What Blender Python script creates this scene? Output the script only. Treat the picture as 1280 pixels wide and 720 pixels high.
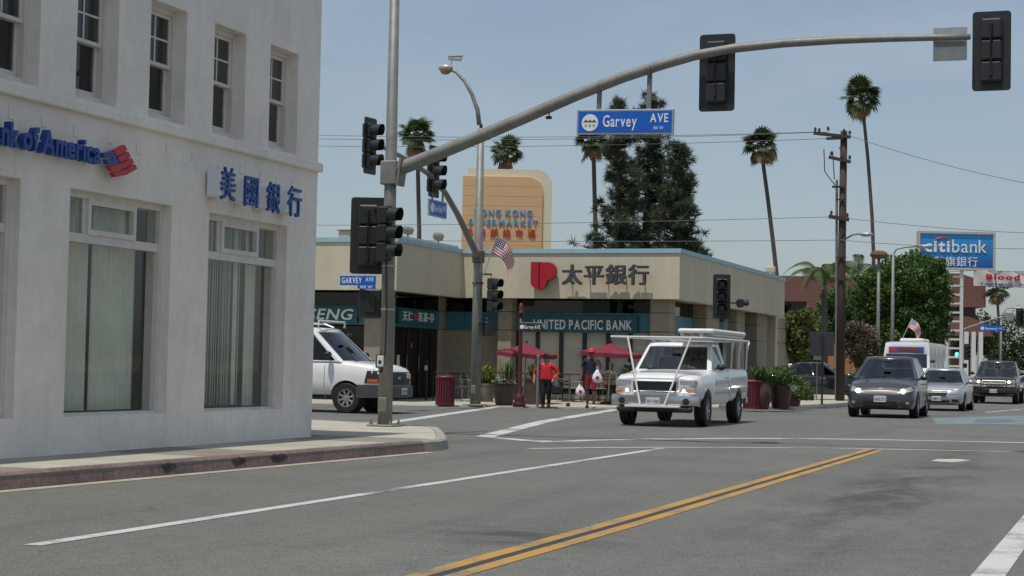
import bpy, bmesh, math, random
import numpy as np
from mathutils import Vector, Matrix
from mathutils.bvhtree import BVHTree
for o in list(bpy.data.objects): bpy.data.objects.remove(o, do_unlink=True)
SC = bpy.context.scene; COL = SC.collection
PI = math.pi
random.seed(7); RNG = np.random.default_rng(7)
# ------------------------------------------------------------------ camera
F = 2200.0; HC = 1.25; RR = .02                    # focal length in photo pixels, eye height, roll
TH = math.atan(791/F); PT = math.atan((456.2-360)/F)
def _axes():
    f = Vector((-math.sin(TH)*math.cos(PT), math.cos(TH)*math.cos(PT), math.sin(PT)))
    r = Vector((math.cos(TH), math.sin(TH), 0)); u = r.cross(f)
    c, s = math.cos(RR), math.sin(RR)
    return c*r+s*u, c*u-s*r, f
AR, AU, AF = _axes()
cam_d = bpy.data.cameras.new('camera'); cam = bpy.data.objects.new('camera', cam_d); COL.objects.link(cam)
cam_d.sensor_width = 36; cam_d.lens = 36*F/1280; cam_d.clip_start = .1; cam_d.clip_end = 5000
cm = Matrix((AR, AU, -AF)).transposed().to_4x4(); cm.translation = (0, 0, HC); cam.matrix_world = cm
SC.camera = cam
# ------------------------------------------------------------------ sky and sun
SUN_EL = math.radians(72); SUN_AZ = math.radians(14)      # azimuth: from behind the camera (-Y), leaning to -X
sdir = Vector((-math.sin(SUN_AZ)*math.cos(SUN_EL), -math.cos(SUN_AZ)*math.cos(SUN_EL), math.sin(SUN_EL)))  # towards the sun
W = bpy.data.worlds.new('World'); SC.world = W; W.use_nodes = True
nt = W.node_tree; nt.nodes.clear()
wo = nt.nodes.new('ShaderNodeOutputWorld'); bg = nt.nodes.new('ShaderNodeBackground')
sky = nt.nodes.new('ShaderNodeTexSky'); sky.sky_type = 'NISHITA'; sky.sun_disc = False
sky.sun_elevation = SUN_EL; sky.sun_rotation = math.atan2(sdir.x, sdir.y)
sky.air_density = 1.0; sky.dust_density = 1.6; sky.ozone_density = 1.0; sky.altitude = 50
hs = nt.nodes.new('ShaderNodeHueSaturation'); hs.inputs['Saturation'].default_value = .95; hs.inputs['Value'].default_value = 1.0
# thin high haze: faint wispy veil over the whole sky
tc = nt.nodes.new('ShaderNodeTexCoord'); mp = nt.nodes.new('ShaderNodeMapping'); mp.inputs['Scale'].default_value = (1.2, 1.2, 4.5)
nz = nt.nodes.new('ShaderNodeTexNoise'); nz.inputs['Scale'].default_value = 3.4; nz.inputs['Detail'].default_value = 7; nz.inputs['Roughness'].default_value = .55
cr = nt.nodes.new('ShaderNodeValToRGB'); cr.color_ramp.elements[0].position = .35; cr.color_ramp.elements[0].color = (.16, .16, .16, 1)
cr.color_ramp.elements[1].position = .8; cr.color_ramp.elements[1].color = (.66, .66, .66, 1)
mxw = nt.nodes.new('ShaderNodeMix'); mxw.data_type = 'RGBA'; mxw.inputs['B'].default_value = (4.3, 5.0, 5.75, 1)
L = nt.links
L.new(sky.outputs[0], hs.inputs['Color']); L.new(tc.outputs['Generated'], mp.inputs[0]); L.new(mp.outputs[0], nz.inputs['Vector'])
L.new(nz.outputs['Fac'], cr.inputs[0]); L.new(cr.outputs[0], mxw.inputs['Factor']); L.new(hs.outputs[0], mxw.inputs['A'])
L.new(mxw.outputs['Result'], bg.inputs['Color']); bg.inputs['Strength'].default_value = .1
L.new(bg.outputs[0], wo.inputs['Surface'])
sl = bpy.data.lights.new('sun', 'SUN'); sun = bpy.data.objects.new('sun', sl); COL.objects.link(sun)
sl.energy = 3.3; sl.angle = math.radians(.6); sl.color = (1, .96, .9)
sun.rotation_euler = (-sdir).to_track_quat('-Z', 'Y').to_euler(); sun.location = (0, 0, 60)
SC.view_settings.view_transform = 'Standard'; SC.view_settings.look = 'None'; SC.view_settings.gamma = 1
SC.view_settings.use_curve_mapping = False; SC.view_settings.exposure = 0.0
SC.render.engine = 'CYCLES'; SC.render.resolution_x = 1024; SC.render.resolution_y = 576
# ------------------------------------------------------------------ photo pixel -> place
def ray(px, py): return AR*((px-640)/F) + AU*((360-py)/F) + AF
def G(px, py, z=0):
    d = ray(px, py); return Vector((0, 0, HC)) + d*((z-HC)/d.z)
def D(px, py, Z): return Vector((0, 0, HC)) + ray(px, py)*Z
def onX(px, py, x):
    d = ray(px, py); return Vector((0, 0, HC)) + d*(x/d.x)
def onY(px, py, y):
    d = ray(px, py); return Vector((0, 0, HC)) + d*(y/d.y)
# ------------------------------------------------------------------ materials
def S(r, g, b): return tuple((c/255/12.92 if c/255 <= .04045 else ((c/255+.055)/1.055)**2.4) for c in (r, g, b))
MATS = {}
def mat(name, col, rough=.6, metal=0, var=.12, vs=6, bump=0, bs=40, coat=0, spec=.5, emit=None, es=0, fine=0, fs=120, col2=None, trans=0, streak=0):
    if name in MATS: return MATS[name]
    m = bpy.data.materials.new(name); m.use_nodes = True; n = m.node_tree.nodes; l = m.node_tree.links
    b = n['Principled BSDF']; b.inputs['Roughness'].default_value = rough; b.inputs['Metallic'].default_value = metal
    b.inputs['Specular IOR Level'].default_value = spec; b.inputs['Coat Weight'].default_value = coat; b.inputs['Coat Roughness'].default_value = .06
    if trans:
        b.inputs['Subsurface Weight'].default_value = 0
    t = n.new('ShaderNodeTexCoord'); src = t.outputs['Object']
    c4 = (*col, 1)
    if var or col2:
        if streak:
            mpn = n.new('ShaderNodeMapping'); mpn.inputs['Scale'].default_value = (1, 1, streak); l.new(src, mpn.inputs[0]); s0 = mpn.outputs[0]
        else: s0 = src
        a = n.new('ShaderNodeTexNoise'); a.inputs['Scale'].default_value = vs; a.inputs['Detail'].default_value = 6; a.inputs['Roughness'].default_value = .65
        l.new(s0, a.inputs['Vector'])
        r = n.new('ShaderNodeValToRGB'); r.color_ramp.elements[0].position = .3; r.color_ramp.elements[1].position = .7
        r.color_ramp.elements[0].color = (*[c*(1-var) for c in col], 1)
        r.color_ramp.elements[1].color = (*(col2 if col2 else [min(1, c*(1+var)) for c in col]), 1)
        l.new(a.outputs['Fac'], r.inputs[0]); out = r.outputs[0]
        if fine:
            f2 = n.new('ShaderNodeTexNoise'); f2.inputs['Scale'].default_value = fs; f2.inputs['Detail'].default_value = 2; l.new(src, f2.inputs['Vector'])
            mr = n.new('ShaderNodeMapRange'); mr.inputs['From Min'].default_value = .3; mr.inputs['From Max'].default_value = .7
            mr.inputs['To Min'].default_value = 1-fine; mr.inputs['To Max'].default_value = 1+fine; l.new(f2.outputs['Fac'], mr.inputs['Value'])
            mm = n.new('ShaderNodeMix'); mm.data_type = 'RGBA'; mm.blend_type = 'MULTIPLY'; mm.inputs['Factor'].default_value = 1
            l.new(out, mm.inputs['A']); l.new(mr.outputs[0], mm.inputs['B']); out = mm.outputs['Result']
        l.new(out, b.inputs['Base Color'])
    else: b.inputs['Base Color'].default_value = c4
    if bump:
        a2 = n.new('ShaderNodeTexNoise'); a2.inputs['Scale'].default_value = bs; a2.inputs['Detail'].default_value = 5; l.new(src, a2.inputs['Vector'])
        bp = n.new('ShaderNodeBump'); bp.inputs['Strength'].default_value = bump; bp.inputs['Distance'].default_value = .02
        l.new(a2.outputs['Fac'], bp.inputs['Height']); l.new(bp.outputs[0], b.inputs['Normal'])
    if emit:
        b.inputs['Emission Color'].default_value = (*emit, 1); b.inputs['Emission Strength'].default_value = es
    MATS[name] = m; return m
def leafmat(name, c1, c2, rough=.55):
    if name in MATS: return MATS[name]
    m = bpy.data.materials.new(name); m.use_nodes = True; n = m.node_tree.nodes; l = m.node_tree.links
    b = n['Principled BSDF']; b.inputs['Roughness'].default_value = rough; b.inputs['Specular IOR Level'].default_value = .3
    t = n.new('ShaderNodeTexCoord'); a = n.new('ShaderNodeTexNoise'); a.inputs['Scale'].default_value = 1.7; a.inputs['Detail'].default_value = 8
    a.inputs['Roughness'].default_value = .75
    l.new(t.outputs['Object'], a.inputs['Vector']); r = n.new('ShaderNodeValToRGB')
    r.color_ramp.elements[0].position = .36; r.color_ramp.elements[0].color = (*c1, 1); r.color_ramp.elements[1].position = .64; r.color_ramp.elements[1].color = (*c2, 1)
    l.new(a.outputs['Fac'], r.inputs[0]); l.new(r.outputs[0], b.inputs['Base Color'])
    tr = n.new('ShaderNodeBsdfTranslucent'); l.new(r.outputs[0], tr.inputs['Color']); mx = n.new('ShaderNodeMixShader'); mx.inputs[0].default_value = .22
    l.new(b.outputs[0], mx.inputs[1]); l.new(tr.outputs[0], mx.inputs[2]); l.new(mx.outputs[0], n['Material Output'].inputs['Surface'])
    MATS[name] = m; return m
def glassmat(name, tint, refl=1.0, rough=.02, ior=1.5, wav=0):
    if name in MATS: return MATS[name]
    m = bpy.data.materials.new(name); m.use_nodes = True; n = m.node_tree.nodes; l = m.node_tree.links; n.remove(n['Principled BSDF'])
    tr = n.new('ShaderNodeBsdfTransparent'); tr.inputs[0].default_value = (*tint, 1)
    gl = n.new('ShaderNodeBsdfGlossy'); gl.inputs['Roughness'].default_value = rough; gl.inputs['Color'].default_value = (refl, refl, refl, 1)
    ge = n.new('ShaderNodeNewGeometry'); dp = n.new('ShaderNodeVectorMath'); dp.operation = 'DOT_PRODUCT'; l.new(ge.outputs['Normal'], dp.inputs[0]); l.new(ge.outputs['Incoming'], dp.inputs[1])
    def mth(op, x, y): k = n.new('ShaderNodeMath'); k.operation = op; l.new(x, k.inputs[0]) if not isinstance(x, (int, float)) else setattr(k.inputs[0], 'default_value', x); k.inputs[1].default_value = y; return k.outputs[0]
    c = n.new('ShaderNodeMath'); c.operation = 'ABSOLUTE'; l.new(dp.outputs['Value'], c.inputs[0])
    iv = n.new('ShaderNodeMath'); iv.operation = 'SUBTRACT'; iv.inputs[0].default_value = 1; l.new(c.outputs[0], iv.inputs[1])
    r0 = ((ior-1)/(ior+1))**2; fo = mth('ADD', mth('MULTIPLY', mth('POWER', iv.outputs[0], 5), 1-r0), r0)
    mx = n.new('ShaderNodeMixShader'); l.new(fo, mx.inputs[0]); l.new(tr.outputs[0], mx.inputs[1]); l.new(gl.outputs[0], mx.inputs[2])
    if wav:
        t = n.new('ShaderNodeTexCoord'); a = n.new('ShaderNodeTexNoise'); a.inputs['Scale'].default_value = 1.2; l.new(t.outputs['Object'], a.inputs['Vector'])
        bp = n.new('ShaderNodeBump'); bp.inputs['Strength'].default_value = wav; bp.inputs['Distance'].default_value = .05
        l.new(a.outputs['Fac'], bp.inputs['Height']); l.new(bp.outputs[0], gl.inputs['Normal'])
    l.new(mx.outputs[0], n['Material Output'].inputs['Surface']); MATS[name] = m; return m
# ------------------------------------------------------------------ objects
def tag(o, label=None, cat=None, group=None, kind=None):
    if label: o['label'] = label
    if cat: o['category'] = cat
    if group: o['group'] = group
    if kind: o['kind'] = kind
    return o
def thing(name, label, cat, loc=(0, 0, 0), rz=0, group=None):
    o = bpy.data.objects.new(name, None); COL.objects.link(o); o.location = loc; o.rotation_euler = (0, 0, rz); o.empty_display_size = .2
    return tag(o, label, cat, group)
def link(name, me, m, parent=None, smooth=False, loc=None, rot=None, scale=None):
    o = bpy.data.objects.new(name, me); COL.objects.link(o)
    if m is not None and not me.materials: me.materials.append(m)
    if parent: o.parent = parent
    if loc is not None: o.location = loc
    if rot is not None: o.rotation_euler = rot
    if scale is not None: o.scale = scale
    if smooth: me.polygons.foreach_set('use_smooth', [True]*len(me.polygons))
    return o
def copy_tree(o, parent=None):
    c = o.copy(); COL.objects.link(c); c.parent = parent
    for ch in o.children: copy_tree(ch, c)
    return c
class MB:
    def __init__(s): s.v = []; s.f = []
    def add(s, vs, fs):
        k = len(s.v); s.v += [tuple(v) for v in vs]; s.f += [tuple(i+k for i in f) for f in fs]; return s
    def box(s, x0, x1, y0, y1, z0, z1, ch=0):
        if ch:
            c = min(ch, .45*min(x1-x0, y1-y0, z1-z0)); bm = bmesh.new()
            bmesh.ops.create_cube(bm, size=1, matrix=Matrix.Translation(((x0+x1)/2, (y0+y1)/2, (z0+z1)/2)) @ Matrix.Diagonal((x1-x0, y1-y0, z1-z0, 1)))
            bmesh.ops.bevel(bm, geom=bm.edges[:], offset=c, segments=1, affect='EDGES'); s.bm(bm); return s
        v = [(x, y, z) for z in (z0, z1) for y in (y0, y1) for x in (x0, x1)]
        return s.add(v, [(0, 2, 3, 1), (4, 5, 7, 6), (0, 1, 5, 4), (2, 6, 7, 3), (0, 4, 6, 2), (1, 3, 7, 5)])
    def bm(s, bm):
        bm.verts.index_update(); s.add([v.co[:] for v in bm.verts], [[v.index for v in f.verts] for f in bm.faces]); bm.free(); return s
    def bar(s, p, q, w, h=None, up=(0, 0, 1)):
        p = Vector(p); q = Vector(q); h = h or w; d = (q-p).normalized(); up = Vector(up)
        if abs(d.dot(up)) > .99: up = Vector((0, 1, 0)) if abs(d.y) < .9 else Vector((1, 0, 0))
        a = d.cross(up).normalized(); b = a.cross(d); vs = []
        for c in (p, q):
            for sa, sb in ((-1, -1), (1, -1), (1, 1), (-1, 1)): vs.append(c+a*(sa*w/2)+b*(sb*h/2))
        return s.add(vs, [(3, 2, 1, 0), (4, 5, 6, 7), (0, 1, 5, 4), (1, 2, 6, 5), (2, 3, 7, 6), (3, 0, 4, 7)])
    def tube(s, pts, rad, n=10, caps=True):
        pts = [Vector(p) for p in pts]
        if not hasattr(rad, '__len__'): rad = [rad]*len(pts)
        k = len(s.v); ref = None
        for i, p in enumerate(pts):
            d = (pts[min(i+1, len(pts)-1)]-pts[max(i-1, 0)]).normalized()
            if ref is None: ref = Vector((0, 0, 1)) if abs(d.z) < .9 else Vector((1, 0, 0))
            a = d.cross(ref).normalized(); b = d.cross(a); ref = a.cross(d) if False else ref
            for j in range(n):
                t = 2*PI*j/n; s.v.append(tuple(p+(a*math.cos(t)+b*math.sin(t))*rad[i]))
        for i in range(len(pts)-1):
            for j in range(n):
                j2 = (j+1) % n; s.f.append((k+i*n+j, k+i*n+j2, k+(i+1)*n+j2, k+(i+1)*n+j))
        if caps:
            s.f.append(tuple(k+j for j in reversed(range(n)))); s.f.append(tuple(k+(len(pts)-1)*n+j for j in range(n)))
        return s
    def lathe(s, prof, c=(0, 0, 0), n=16, axis='z', caps=True):
        k = len(s.v); ax = {'z': lambda r, h, t: (r*math.cos(t), r*math.sin(t), h), 'y': lambda r, h, t: (r*math.cos(t), h, r*math.sin(t)), 'x': lambda r, h, t: (h, r*math.cos(t), r*math.sin(t))}[axis]
        for r, h in prof:
            for j in range(n):
                q = ax(max(r, 1e-4), h, 2*PI*j/n); s.v.append((q[0]+c[0], q[1]+c[1], q[2]+c[2]))
        for i in range(len(prof)-1):
            for j in range(n):
                j2 = (j+1) % n; s.f.append((k+i*n+j, k+i*n+j2, k+(i+1)*n+j2, k+(i+1)*n+j))
        if caps: s.f.append(tuple(k+j for j in reversed(range(n)))); s.f.append(tuple(k+(len(prof)-1)*n+j for j in range(n)))
        return s
    def prism(s, poly, vec):
        n = len(poly); vec = Vector(vec); a = [Vector(p) for p in poly]; b = [p+vec for p in a]
        return s.add(a+b, [tuple(reversed(range(n))), tuple(range(n, 2*n))]+[(i, (i+1) % n, n+(i+1) % n, n+i) for i in range(n)])
    def quad(s, a, b, c, d): return s.add([a, b, c, d], [(0, 1, 2, 3)])
    def ell(s, c, r, n=12, m=8):
        prof = [(math.sin(PI*i/m), -math.cos(PI*i/m)) for i in range(m+1)]; k = len(s.v); s.lathe(prof, n=n)
        for i in range(k, len(s.v)): v = s.v[i]; s.v[i] = (c[0]+v[0]*r[0], c[1]+v[1]*r[1], c[2]+v[2]*r[2])
        return s
    def off(s, d):
        s.v = [(v[0]+d[0], v[1]+d[1], v[2]+d[2]) for v in s.v]; return s
    def mesh(s, name):
        me = bpy.data.meshes.new(name); me.from_pydata(s.v, [], s.f); me.update()
        bm = bmesh.new(); bm.from_mesh(me); bmesh.ops.recalc_face_normals(bm, faces=bm.faces[:]); bm.to_mesh(me); bm.free(); return me
    def build(s, name, m, parent=None, smooth=False, local=True, **k):
        if not local and parent: s.off([-c for c in parent.location])
        return link(name, s.mesh(name), m, parent, smooth, **k)
def autosmooth(o, ang=40):
    me = o.data; bm = bmesh.new(); bm.from_mesh(me)
    for f in bm.faces: f.smooth = True
    for e in bm.edges:
        e.smooth = not (len(e.link_faces) == 2 and e.calc_face_angle(0) > math.radians(ang))
    bm.to_mesh(me); bm.free(); return o
def evalmesh(o, name):
    dg = bpy.context.evaluated_depsgraph_get(); me = bpy.data.meshes.new_from_object(o.evaluated_get(dg)); me.name = name; return me
# ------------------------------------------------------------------ lettering
GLY = {}
def glyph(ch, bold=0.0, depth=.05):
    k = (ch, bold, depth)
    if k in GLY: return GLY[k]
    cu = bpy.data.curves.new('glyph', 'FONT'); cu.body = ch; cu.size = 1; cu.extrude = depth/2; cu.offset = bold; cu.resolution_u = 3
    o = bpy.data.objects.new('glyph', cu); COL.objects.link(o); bpy.context.view_layer.update()
    me = evalmesh(o, 'glyph'); vs = np.array([v.co[:] for v in me.vertices]).reshape(-1, 3); fs = [tuple(p.vertices) for p in me.polygons]
    bpy.data.objects.remove(o); bpy.data.meshes.remove(me)
    if len(vs): vs[:, 2] += depth/2
    GLY[k] = (vs, fs); return GLY[k]
def text(parent, s, org, right, up, width, height, m, depth=.05, bold=0, gap=.12, name='letter', joined=False, ref=None, space=.32, inset=0.0, keep=False, shifts=((0, 0, 0),)):
    """letters of s laid from org along right, cap height = height, whole line = width; each letter a mesh"""
    right = Vector(right).normalized(); up = Vector(up).normalized(); out = right.cross(up).normalized(); org = Vector(org)
    ref = ref or ('國' if any(ord(c) > 0x2e80 for c in s) else 'H')
    rv, _ = glyph(ref, bold, .05); y0, y1 = rv[:, 1].min(), rv[:, 1].max(); sc = height/(y1-y0)
    pos = []; x = 0
    for c in s:
        if c == ' ': x += space; continue
        v, f = glyph(c, bold, .05); x0 = v[:, 0].min(); w = v[:, 0].max()-x0; pos.append((c, x-x0)); x += w+gap
    x -= gap; sx = (width/x) if width else sc
    if keep: sx = sc
    alls = MB(); P = Vector(parent.location) if parent and parent.parent is None else (Vector(parent.parent.location)+Vector(parent.location) if parent else Vector((0, 0, 0)))
    for c, xo in pos:
        v, f = glyph(c, bold, .05); mb = alls if joined else MB()
        for sh0, sh1, sh2 in shifts: mb.add([org+right*((q[0]+xo)*sx+sh0)+up*((q[1]-y0)*sc+sh1)+out*(inset+sh2+q[2]/.05*depth)-P for q in v], f)
        if not joined: link(name, mb.mesh(name), m, parent)
    if joined: return link(name, alls.mesh(name), m, parent)
# ------------------------------------------------------------------ shared materials
M_black = mat('black_metal', (.018, .02, .019), .45, var=.25, vs=8, bump=.05)
M_galv = mat('galvanised_steel', S(126, 126, 120), .55, .25, var=.22, vs=3.5, bump=.08, fine=.08, fs=40)
M_rubber = mat('tyre_rubber', (.013, .013, .013), .8, var=.2, bump=.1)
M_white = mat('white_paint', (.6, .6, .58), .4, var=.06)
M_chrome = mat('chrome', (.6, .6, .6), .24, 1, var=.05)
M_dplast = mat('dark_plastic', (.02, .02, .022), .55, var=.2)
# ================================================================== GROUND, ROAD, PAVEMENT
def asphalt():
    m = bpy.data.materials.new('asphalt'); m.use_nodes = True; n = m.node_tree.nodes; l = m.node_tree.links; b = n['Principled BSDF']
    b.inputs['Roughness'].default_value = .85; b.inputs['Specular IOR Level'].default_value = .25
    t = n.new('ShaderNodeTexCoord'); src = t.outputs['Object']
    def noise(sc, det, scale=None, ro=.6):
        a = n.new('ShaderNodeTexNoise'); a.inputs['Scale'].default_value = sc; a.inputs['Detail'].default_value = det; a.inputs['Roughness'].default_value = ro
        if scale:
            mpn = n.new('ShaderNodeMapping'); mpn.inputs['Scale'].default_value = scale; l.new(src, mpn.inputs[0]); l.new(mpn.outputs[0], a.inputs['Vector'])
        else: l.new(src, a.inputs['Vector'])
        return a.outputs['Fac']
    def rng(v, a, b_, c, d):
        r = n.new('ShaderNodeMapRange'); r.inputs[1].default_value = a; r.inputs[2].default_value = b_; r.inputs[3].default_value = c; r.inputs[4].default_value = d
        l.new(v, r.inputs[0]); return r.outputs[0]
    def mul(a, b_):
        k = n.new('ShaderNodeMath'); k.operation = 'MULTIPLY'; l.new(a, k.inputs[0]); l.new(b_, k.inputs[1]); return k.outputs[0]
    v = mul(rng(noise(.35, 5), .3, .7, .88, 1.1), rng(noise(42, 5, None, .85), .34, .66, .42, 1.58))
    v = mul(v, rng(noise(7, 5), .3, .7, .88, 1.12))
    v = mul(v, rng(noise(.5, 3, (1.6, .12, 1)), .52, .72, 1, .82))       # tyre and oil tracks along the street
    # dark oil stains down the middle of the near lane
    sp = n.new('ShaderNodeSeparateXYZ'); l.new(src, sp.inputs[0])
    def band(o, c, w):
        k = n.new('ShaderNodeMath'); k.operation = 'SUBTRACT'; k.inputs[1].default_value = c; l.new(o, k.inputs[0])
        a = n.new('ShaderNodeMath'); a.operation = 'ABSOLUTE'; l.new(k.outputs[0], a.inputs[0]); return rng(a.outputs[0], w*.25, w, 1, 0)
    st = mul(mul(band(sp.outputs[0], -2.5, .95), band(sp.outputs[1], 20, 11)), rng(noise(.8, 8, (1.3, .45, 1), .72), .44, .58, 0, 1))
    st2 = mul(mul(band(sp.outputs[0], -4.3, 1.0), band(sp.outputs[1], 12.2, .9)), rng(noise(1.6, 7, (.4, 1.6, 1), .7), .42, .56, 0, 1))
    v = mul(mul(v, rng(st, 0, 1, 1, .52)), rng(st2, 0, 1, 1, .55))
    # worn seam cracks
    vo = n.new('ShaderNodeTexVoronoi'); vo.feature = 'DISTANCE_TO_EDGE'; vo.inputs['Scale'].default_value = .22
    mpv = n.new('ShaderNodeVectorMath'); mpv.operation = 'ADD'
    nn = n.new('ShaderNodeTexNoise'); nn.inputs['Scale'].default_value = 1.4; nn.inputs['Detail'].default_value = 5; l.new(src, nn.inputs['Vector'])
    l.new(src, mpv.inputs[0]); l.new(nn.outputs['Color'], mpv.inputs[1]); l.new(mpv.outputs[0], vo.inputs['Vector'])
    v = mul(v, rng(vo.outputs['Distance'], 0, .006, .8, 1))
    cb = n.new('ShaderNodeMix'); cb.data_type = 'RGBA'; cb.blend_type = 'MULTIPLY'; cb.inputs['Factor'].default_value = 1
    cb.inputs['A'].default_value = (.138, .137, .122, 1); l.new(v, cb.inputs['B']); l.new(cb.outputs['Result'], b.inputs['Base Color'])
    bp = n.new('ShaderNodeBump'); bp.inputs['Strength'].default_value = .35; bp.inputs['Distance'].default_value = .01
    l.new(noise(70, 3), bp.inputs['Height']); l.new(bp.outputs[0], b.inputs['Normal'])
    MATS['asphalt'] = m; return m
M_asph = asphalt()
M_conc = mat('concrete', S(168, 163, 148), .85, var=.16, vs=1.3, bump=.12, bs=60, fine=.1, fs=90)
M_concd = mat('concrete_dark', S(128, 123, 112), .85, var=.16, vs=1.3, bump=.12, bs=60, fine=.1, fs=90)
M_concl = mat('concrete_light', S(160, 156, 143), .85, var=.14, vs=1.3, bump=.12, bs=60, fine=.1, fs=90)
M_dirt = mat('dry_ground', S(138, 128, 108), .9, var=.2, vs=.08, bump=.1)
def sheet(name, poly, z, m, kind='structure', sub=None):
    mb = MB(); mb.add([(p[0], p[1], z) for p in poly], [tuple(range(len(poly)))])
    o = mb.build(name, m); tag(o, kind=kind); return o
sheet('ground', [(-2500, -400), (2500, -400), (2500, 3200), (-2500, 3200)], -.02, M_dirt)
sheet('road', [(-150, -80), (60, -80), (60, 700), (-150, 700)], 0, M_asph)
def smooth_poly(pts, k=2):
    for _ in range(k):
        q = []
        for a, b in zip(pts[:-1], pts[1:]):
            a = Vector(a); b = Vector(b); q += [a*.75+b*.25, a*.25+b*.75]
        pts = [Vector(pts[0])]+q+[Vector(pts[-1])]
    return pts
XW = -11.36
SWZ = .15
# --- near-left pavement: kerb along the main street, ramped corner, kerb of the cross street
ka = G(0, 613).xy; kb = G(530, 565).xy; kd = (kb-ka).normalized()
def kerb_at(y): t = (y-ka.y)/kd.y; return ka+kd*t
corner = [kb, kb+kd*.6, kb+kd*1.3+Vector((-.2, 0)), G(553, 548).xy, G(545, 543.5).xy, G(439, 537).xy, G(300, 530).xy]
cpts = smooth_poly([Vector((p[0], p[1], 0)) for p in corner], 2)
left_y = cpts[-1].y
M_walk = mat('pavement_base', S(120, 116, 106), .9, var=.15, vs=2, bump=.1)
pv = MB(); poly = [Vector((*kerb_at(-30), 0))]+cpts+[Vector((-90, left_y-14, 0)), Vector((-90, -30, 0))]
pv.prism([(p.x, p.y, -.01) for p in poly], (0, 0, SWZ-.012)); near_walk = tag(pv.build('pavement', M_walk), kind='structure')
slab_m = [M_conc, M_concd, M_concl, M_conc, M_concd]
y = 4.0; i = 0; ymax = kb.y-.2
while y < ymax:
    L_ = 1.52; a = kerb_at(y); b = kerb_at(y+L_-.012)
    mb = MB(); mb.prism([(XW-.05, y, SWZ-.02), (a.x-.16, y, SWZ-.02), (b.x-.16, y+L_-.012, SWZ-.02), (XW-.05, y+L_-.012, SWZ-.02)], (0, 0, .02+.002*(i % 2)))
    mb.build('paving_slab', [M_concl, M_concd, M_conc][(i*7+1) % 3], near_walk); y += L_; i += 1
ycs = y
# kerb stones painted red, scuffed
def kerbmat():
    m = mat('red_kerb', S(112, 100, 95), .85, var=.3, vs=1.6, bump=.25, bs=30, col2=S(134, 110, 105), fine=.22, fs=16); return m
M_kred = kerbmat(); M_kgrey = mat('grey_kerb', S(150, 146, 136), .85, var=.2, vs=3, bump=.15, fine=.12, fs=30); M_scuff = mat('tyre_scuff', (.05, .046, .045), .9, var=.6, vs=9)
y = -6.0; i = 0
while y < kb.y-.3:
    y2 = min(y+3.05, kb.y); a = kerb_at(y+.012); b = kerb_at(y2)
    prof = [(-.17, .0), (-.17, SWZ+.004), (-.035, SWZ+.006), (-.006, SWZ-.02), (.02, 0)]
    mb = MB(); k = len(prof); vs = []
    for c in (a, b):
        for dx, z in prof: vs.append((c.x+dx, c.y, z+random.uniform(0, .004)))
    mb.add(vs, [tuple(reversed(range(k))), tuple(range(k, 2*k))]+[(q, (q+1) % k, k+(q+1) % k, k+q) for q in range(k)])
    mb.build('kerb_stone', M_kred, near_walk)
    for _ in range(2 if y2-y > 2 else 0):
        yy = random.uniform(y+.2, y2-.4); w = random.uniform(.08, .26); c = kerb_at(yy); c2 = kerb_at(yy+w)
        s_ = MB(); s_.add([(c.x+.012, c.y, .03), (c.x+.010, c.y+w*.6, .028+w*.1), (c2.x+.011, c2.y+.06, .07), (c2.x+.001, c2.y+.02, .12), (c.x-.001, c.y+w*.5, .138), (c.x+.004, c.y-.06, .105)], [(0, 1, 2, 3, 4, 5)])
        s_.v = [(v[0]+.006, v[1], v[2]) for v in s_.v]; s_.build('tyre_scuff', M_scuff, near_walk)
    y = y2; i += 1
# grey kerb around the corner
cw = []
for j in range(len(cpts)):
    d = (cpts[min(j+1, len(cpts)-1)]-cpts[max(j-1, 0)]).normalized(); nrm = Vector((d.y, -d.x, 0)); cw.append((cpts[j], nrm))
inn = [p-nn*.165 for p, nn in cw]
mb = MB(); mb.prism([(inn[-1].x, ycs, SWZ-.02), (kerb_at(ycs).x-.175, ycs, SWZ-.02)]+[(q.x, q.y, SWZ-.02) for q in inn if q.y > ycs+.02], (0, 0, .021)); mb.build('paving_slab', M_conc, near_walk)
mb = MB(); vs = []; hts = []
for j, (p, nn) in enumerate(cw):
    h = SWZ if j < 1 else SWZ
    for o_, z in ((-.16, 0), (-.16, h+.004), (-.03, h+.004), (.0, h-.03), (.015, 0)): q = p+nn*o_; vs.append((q.x, q.y, z))
mb.add(vs, [(j*5+q, j*5+q+1, j*5+6+q, j*5+5+q) for j in range(len(cw)-1) for q in range(4)]); mb.build('corner_kerb', M_kgrey, near_walk)
# gutter strip
gp = [(*kerb_at(y), .004) for y in range(-8, 24)]; gm = MB(); vs = []
for p in gp: vs += [(p[0]+.03, p[1], .004), (p[0]+.03+.17, p[1], .004)]
gm.add(vs, [(2*i, 2*i+1, 2*i+3, 2*i+2) for i in range(len(gp)-1)]); tag(gm.build('gutter', mat('gutter_concrete', S(158, 152, 134), .9, var=.2, vs=2, bump=.1, fine=.12, fs=40)), kind='structure')
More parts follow.
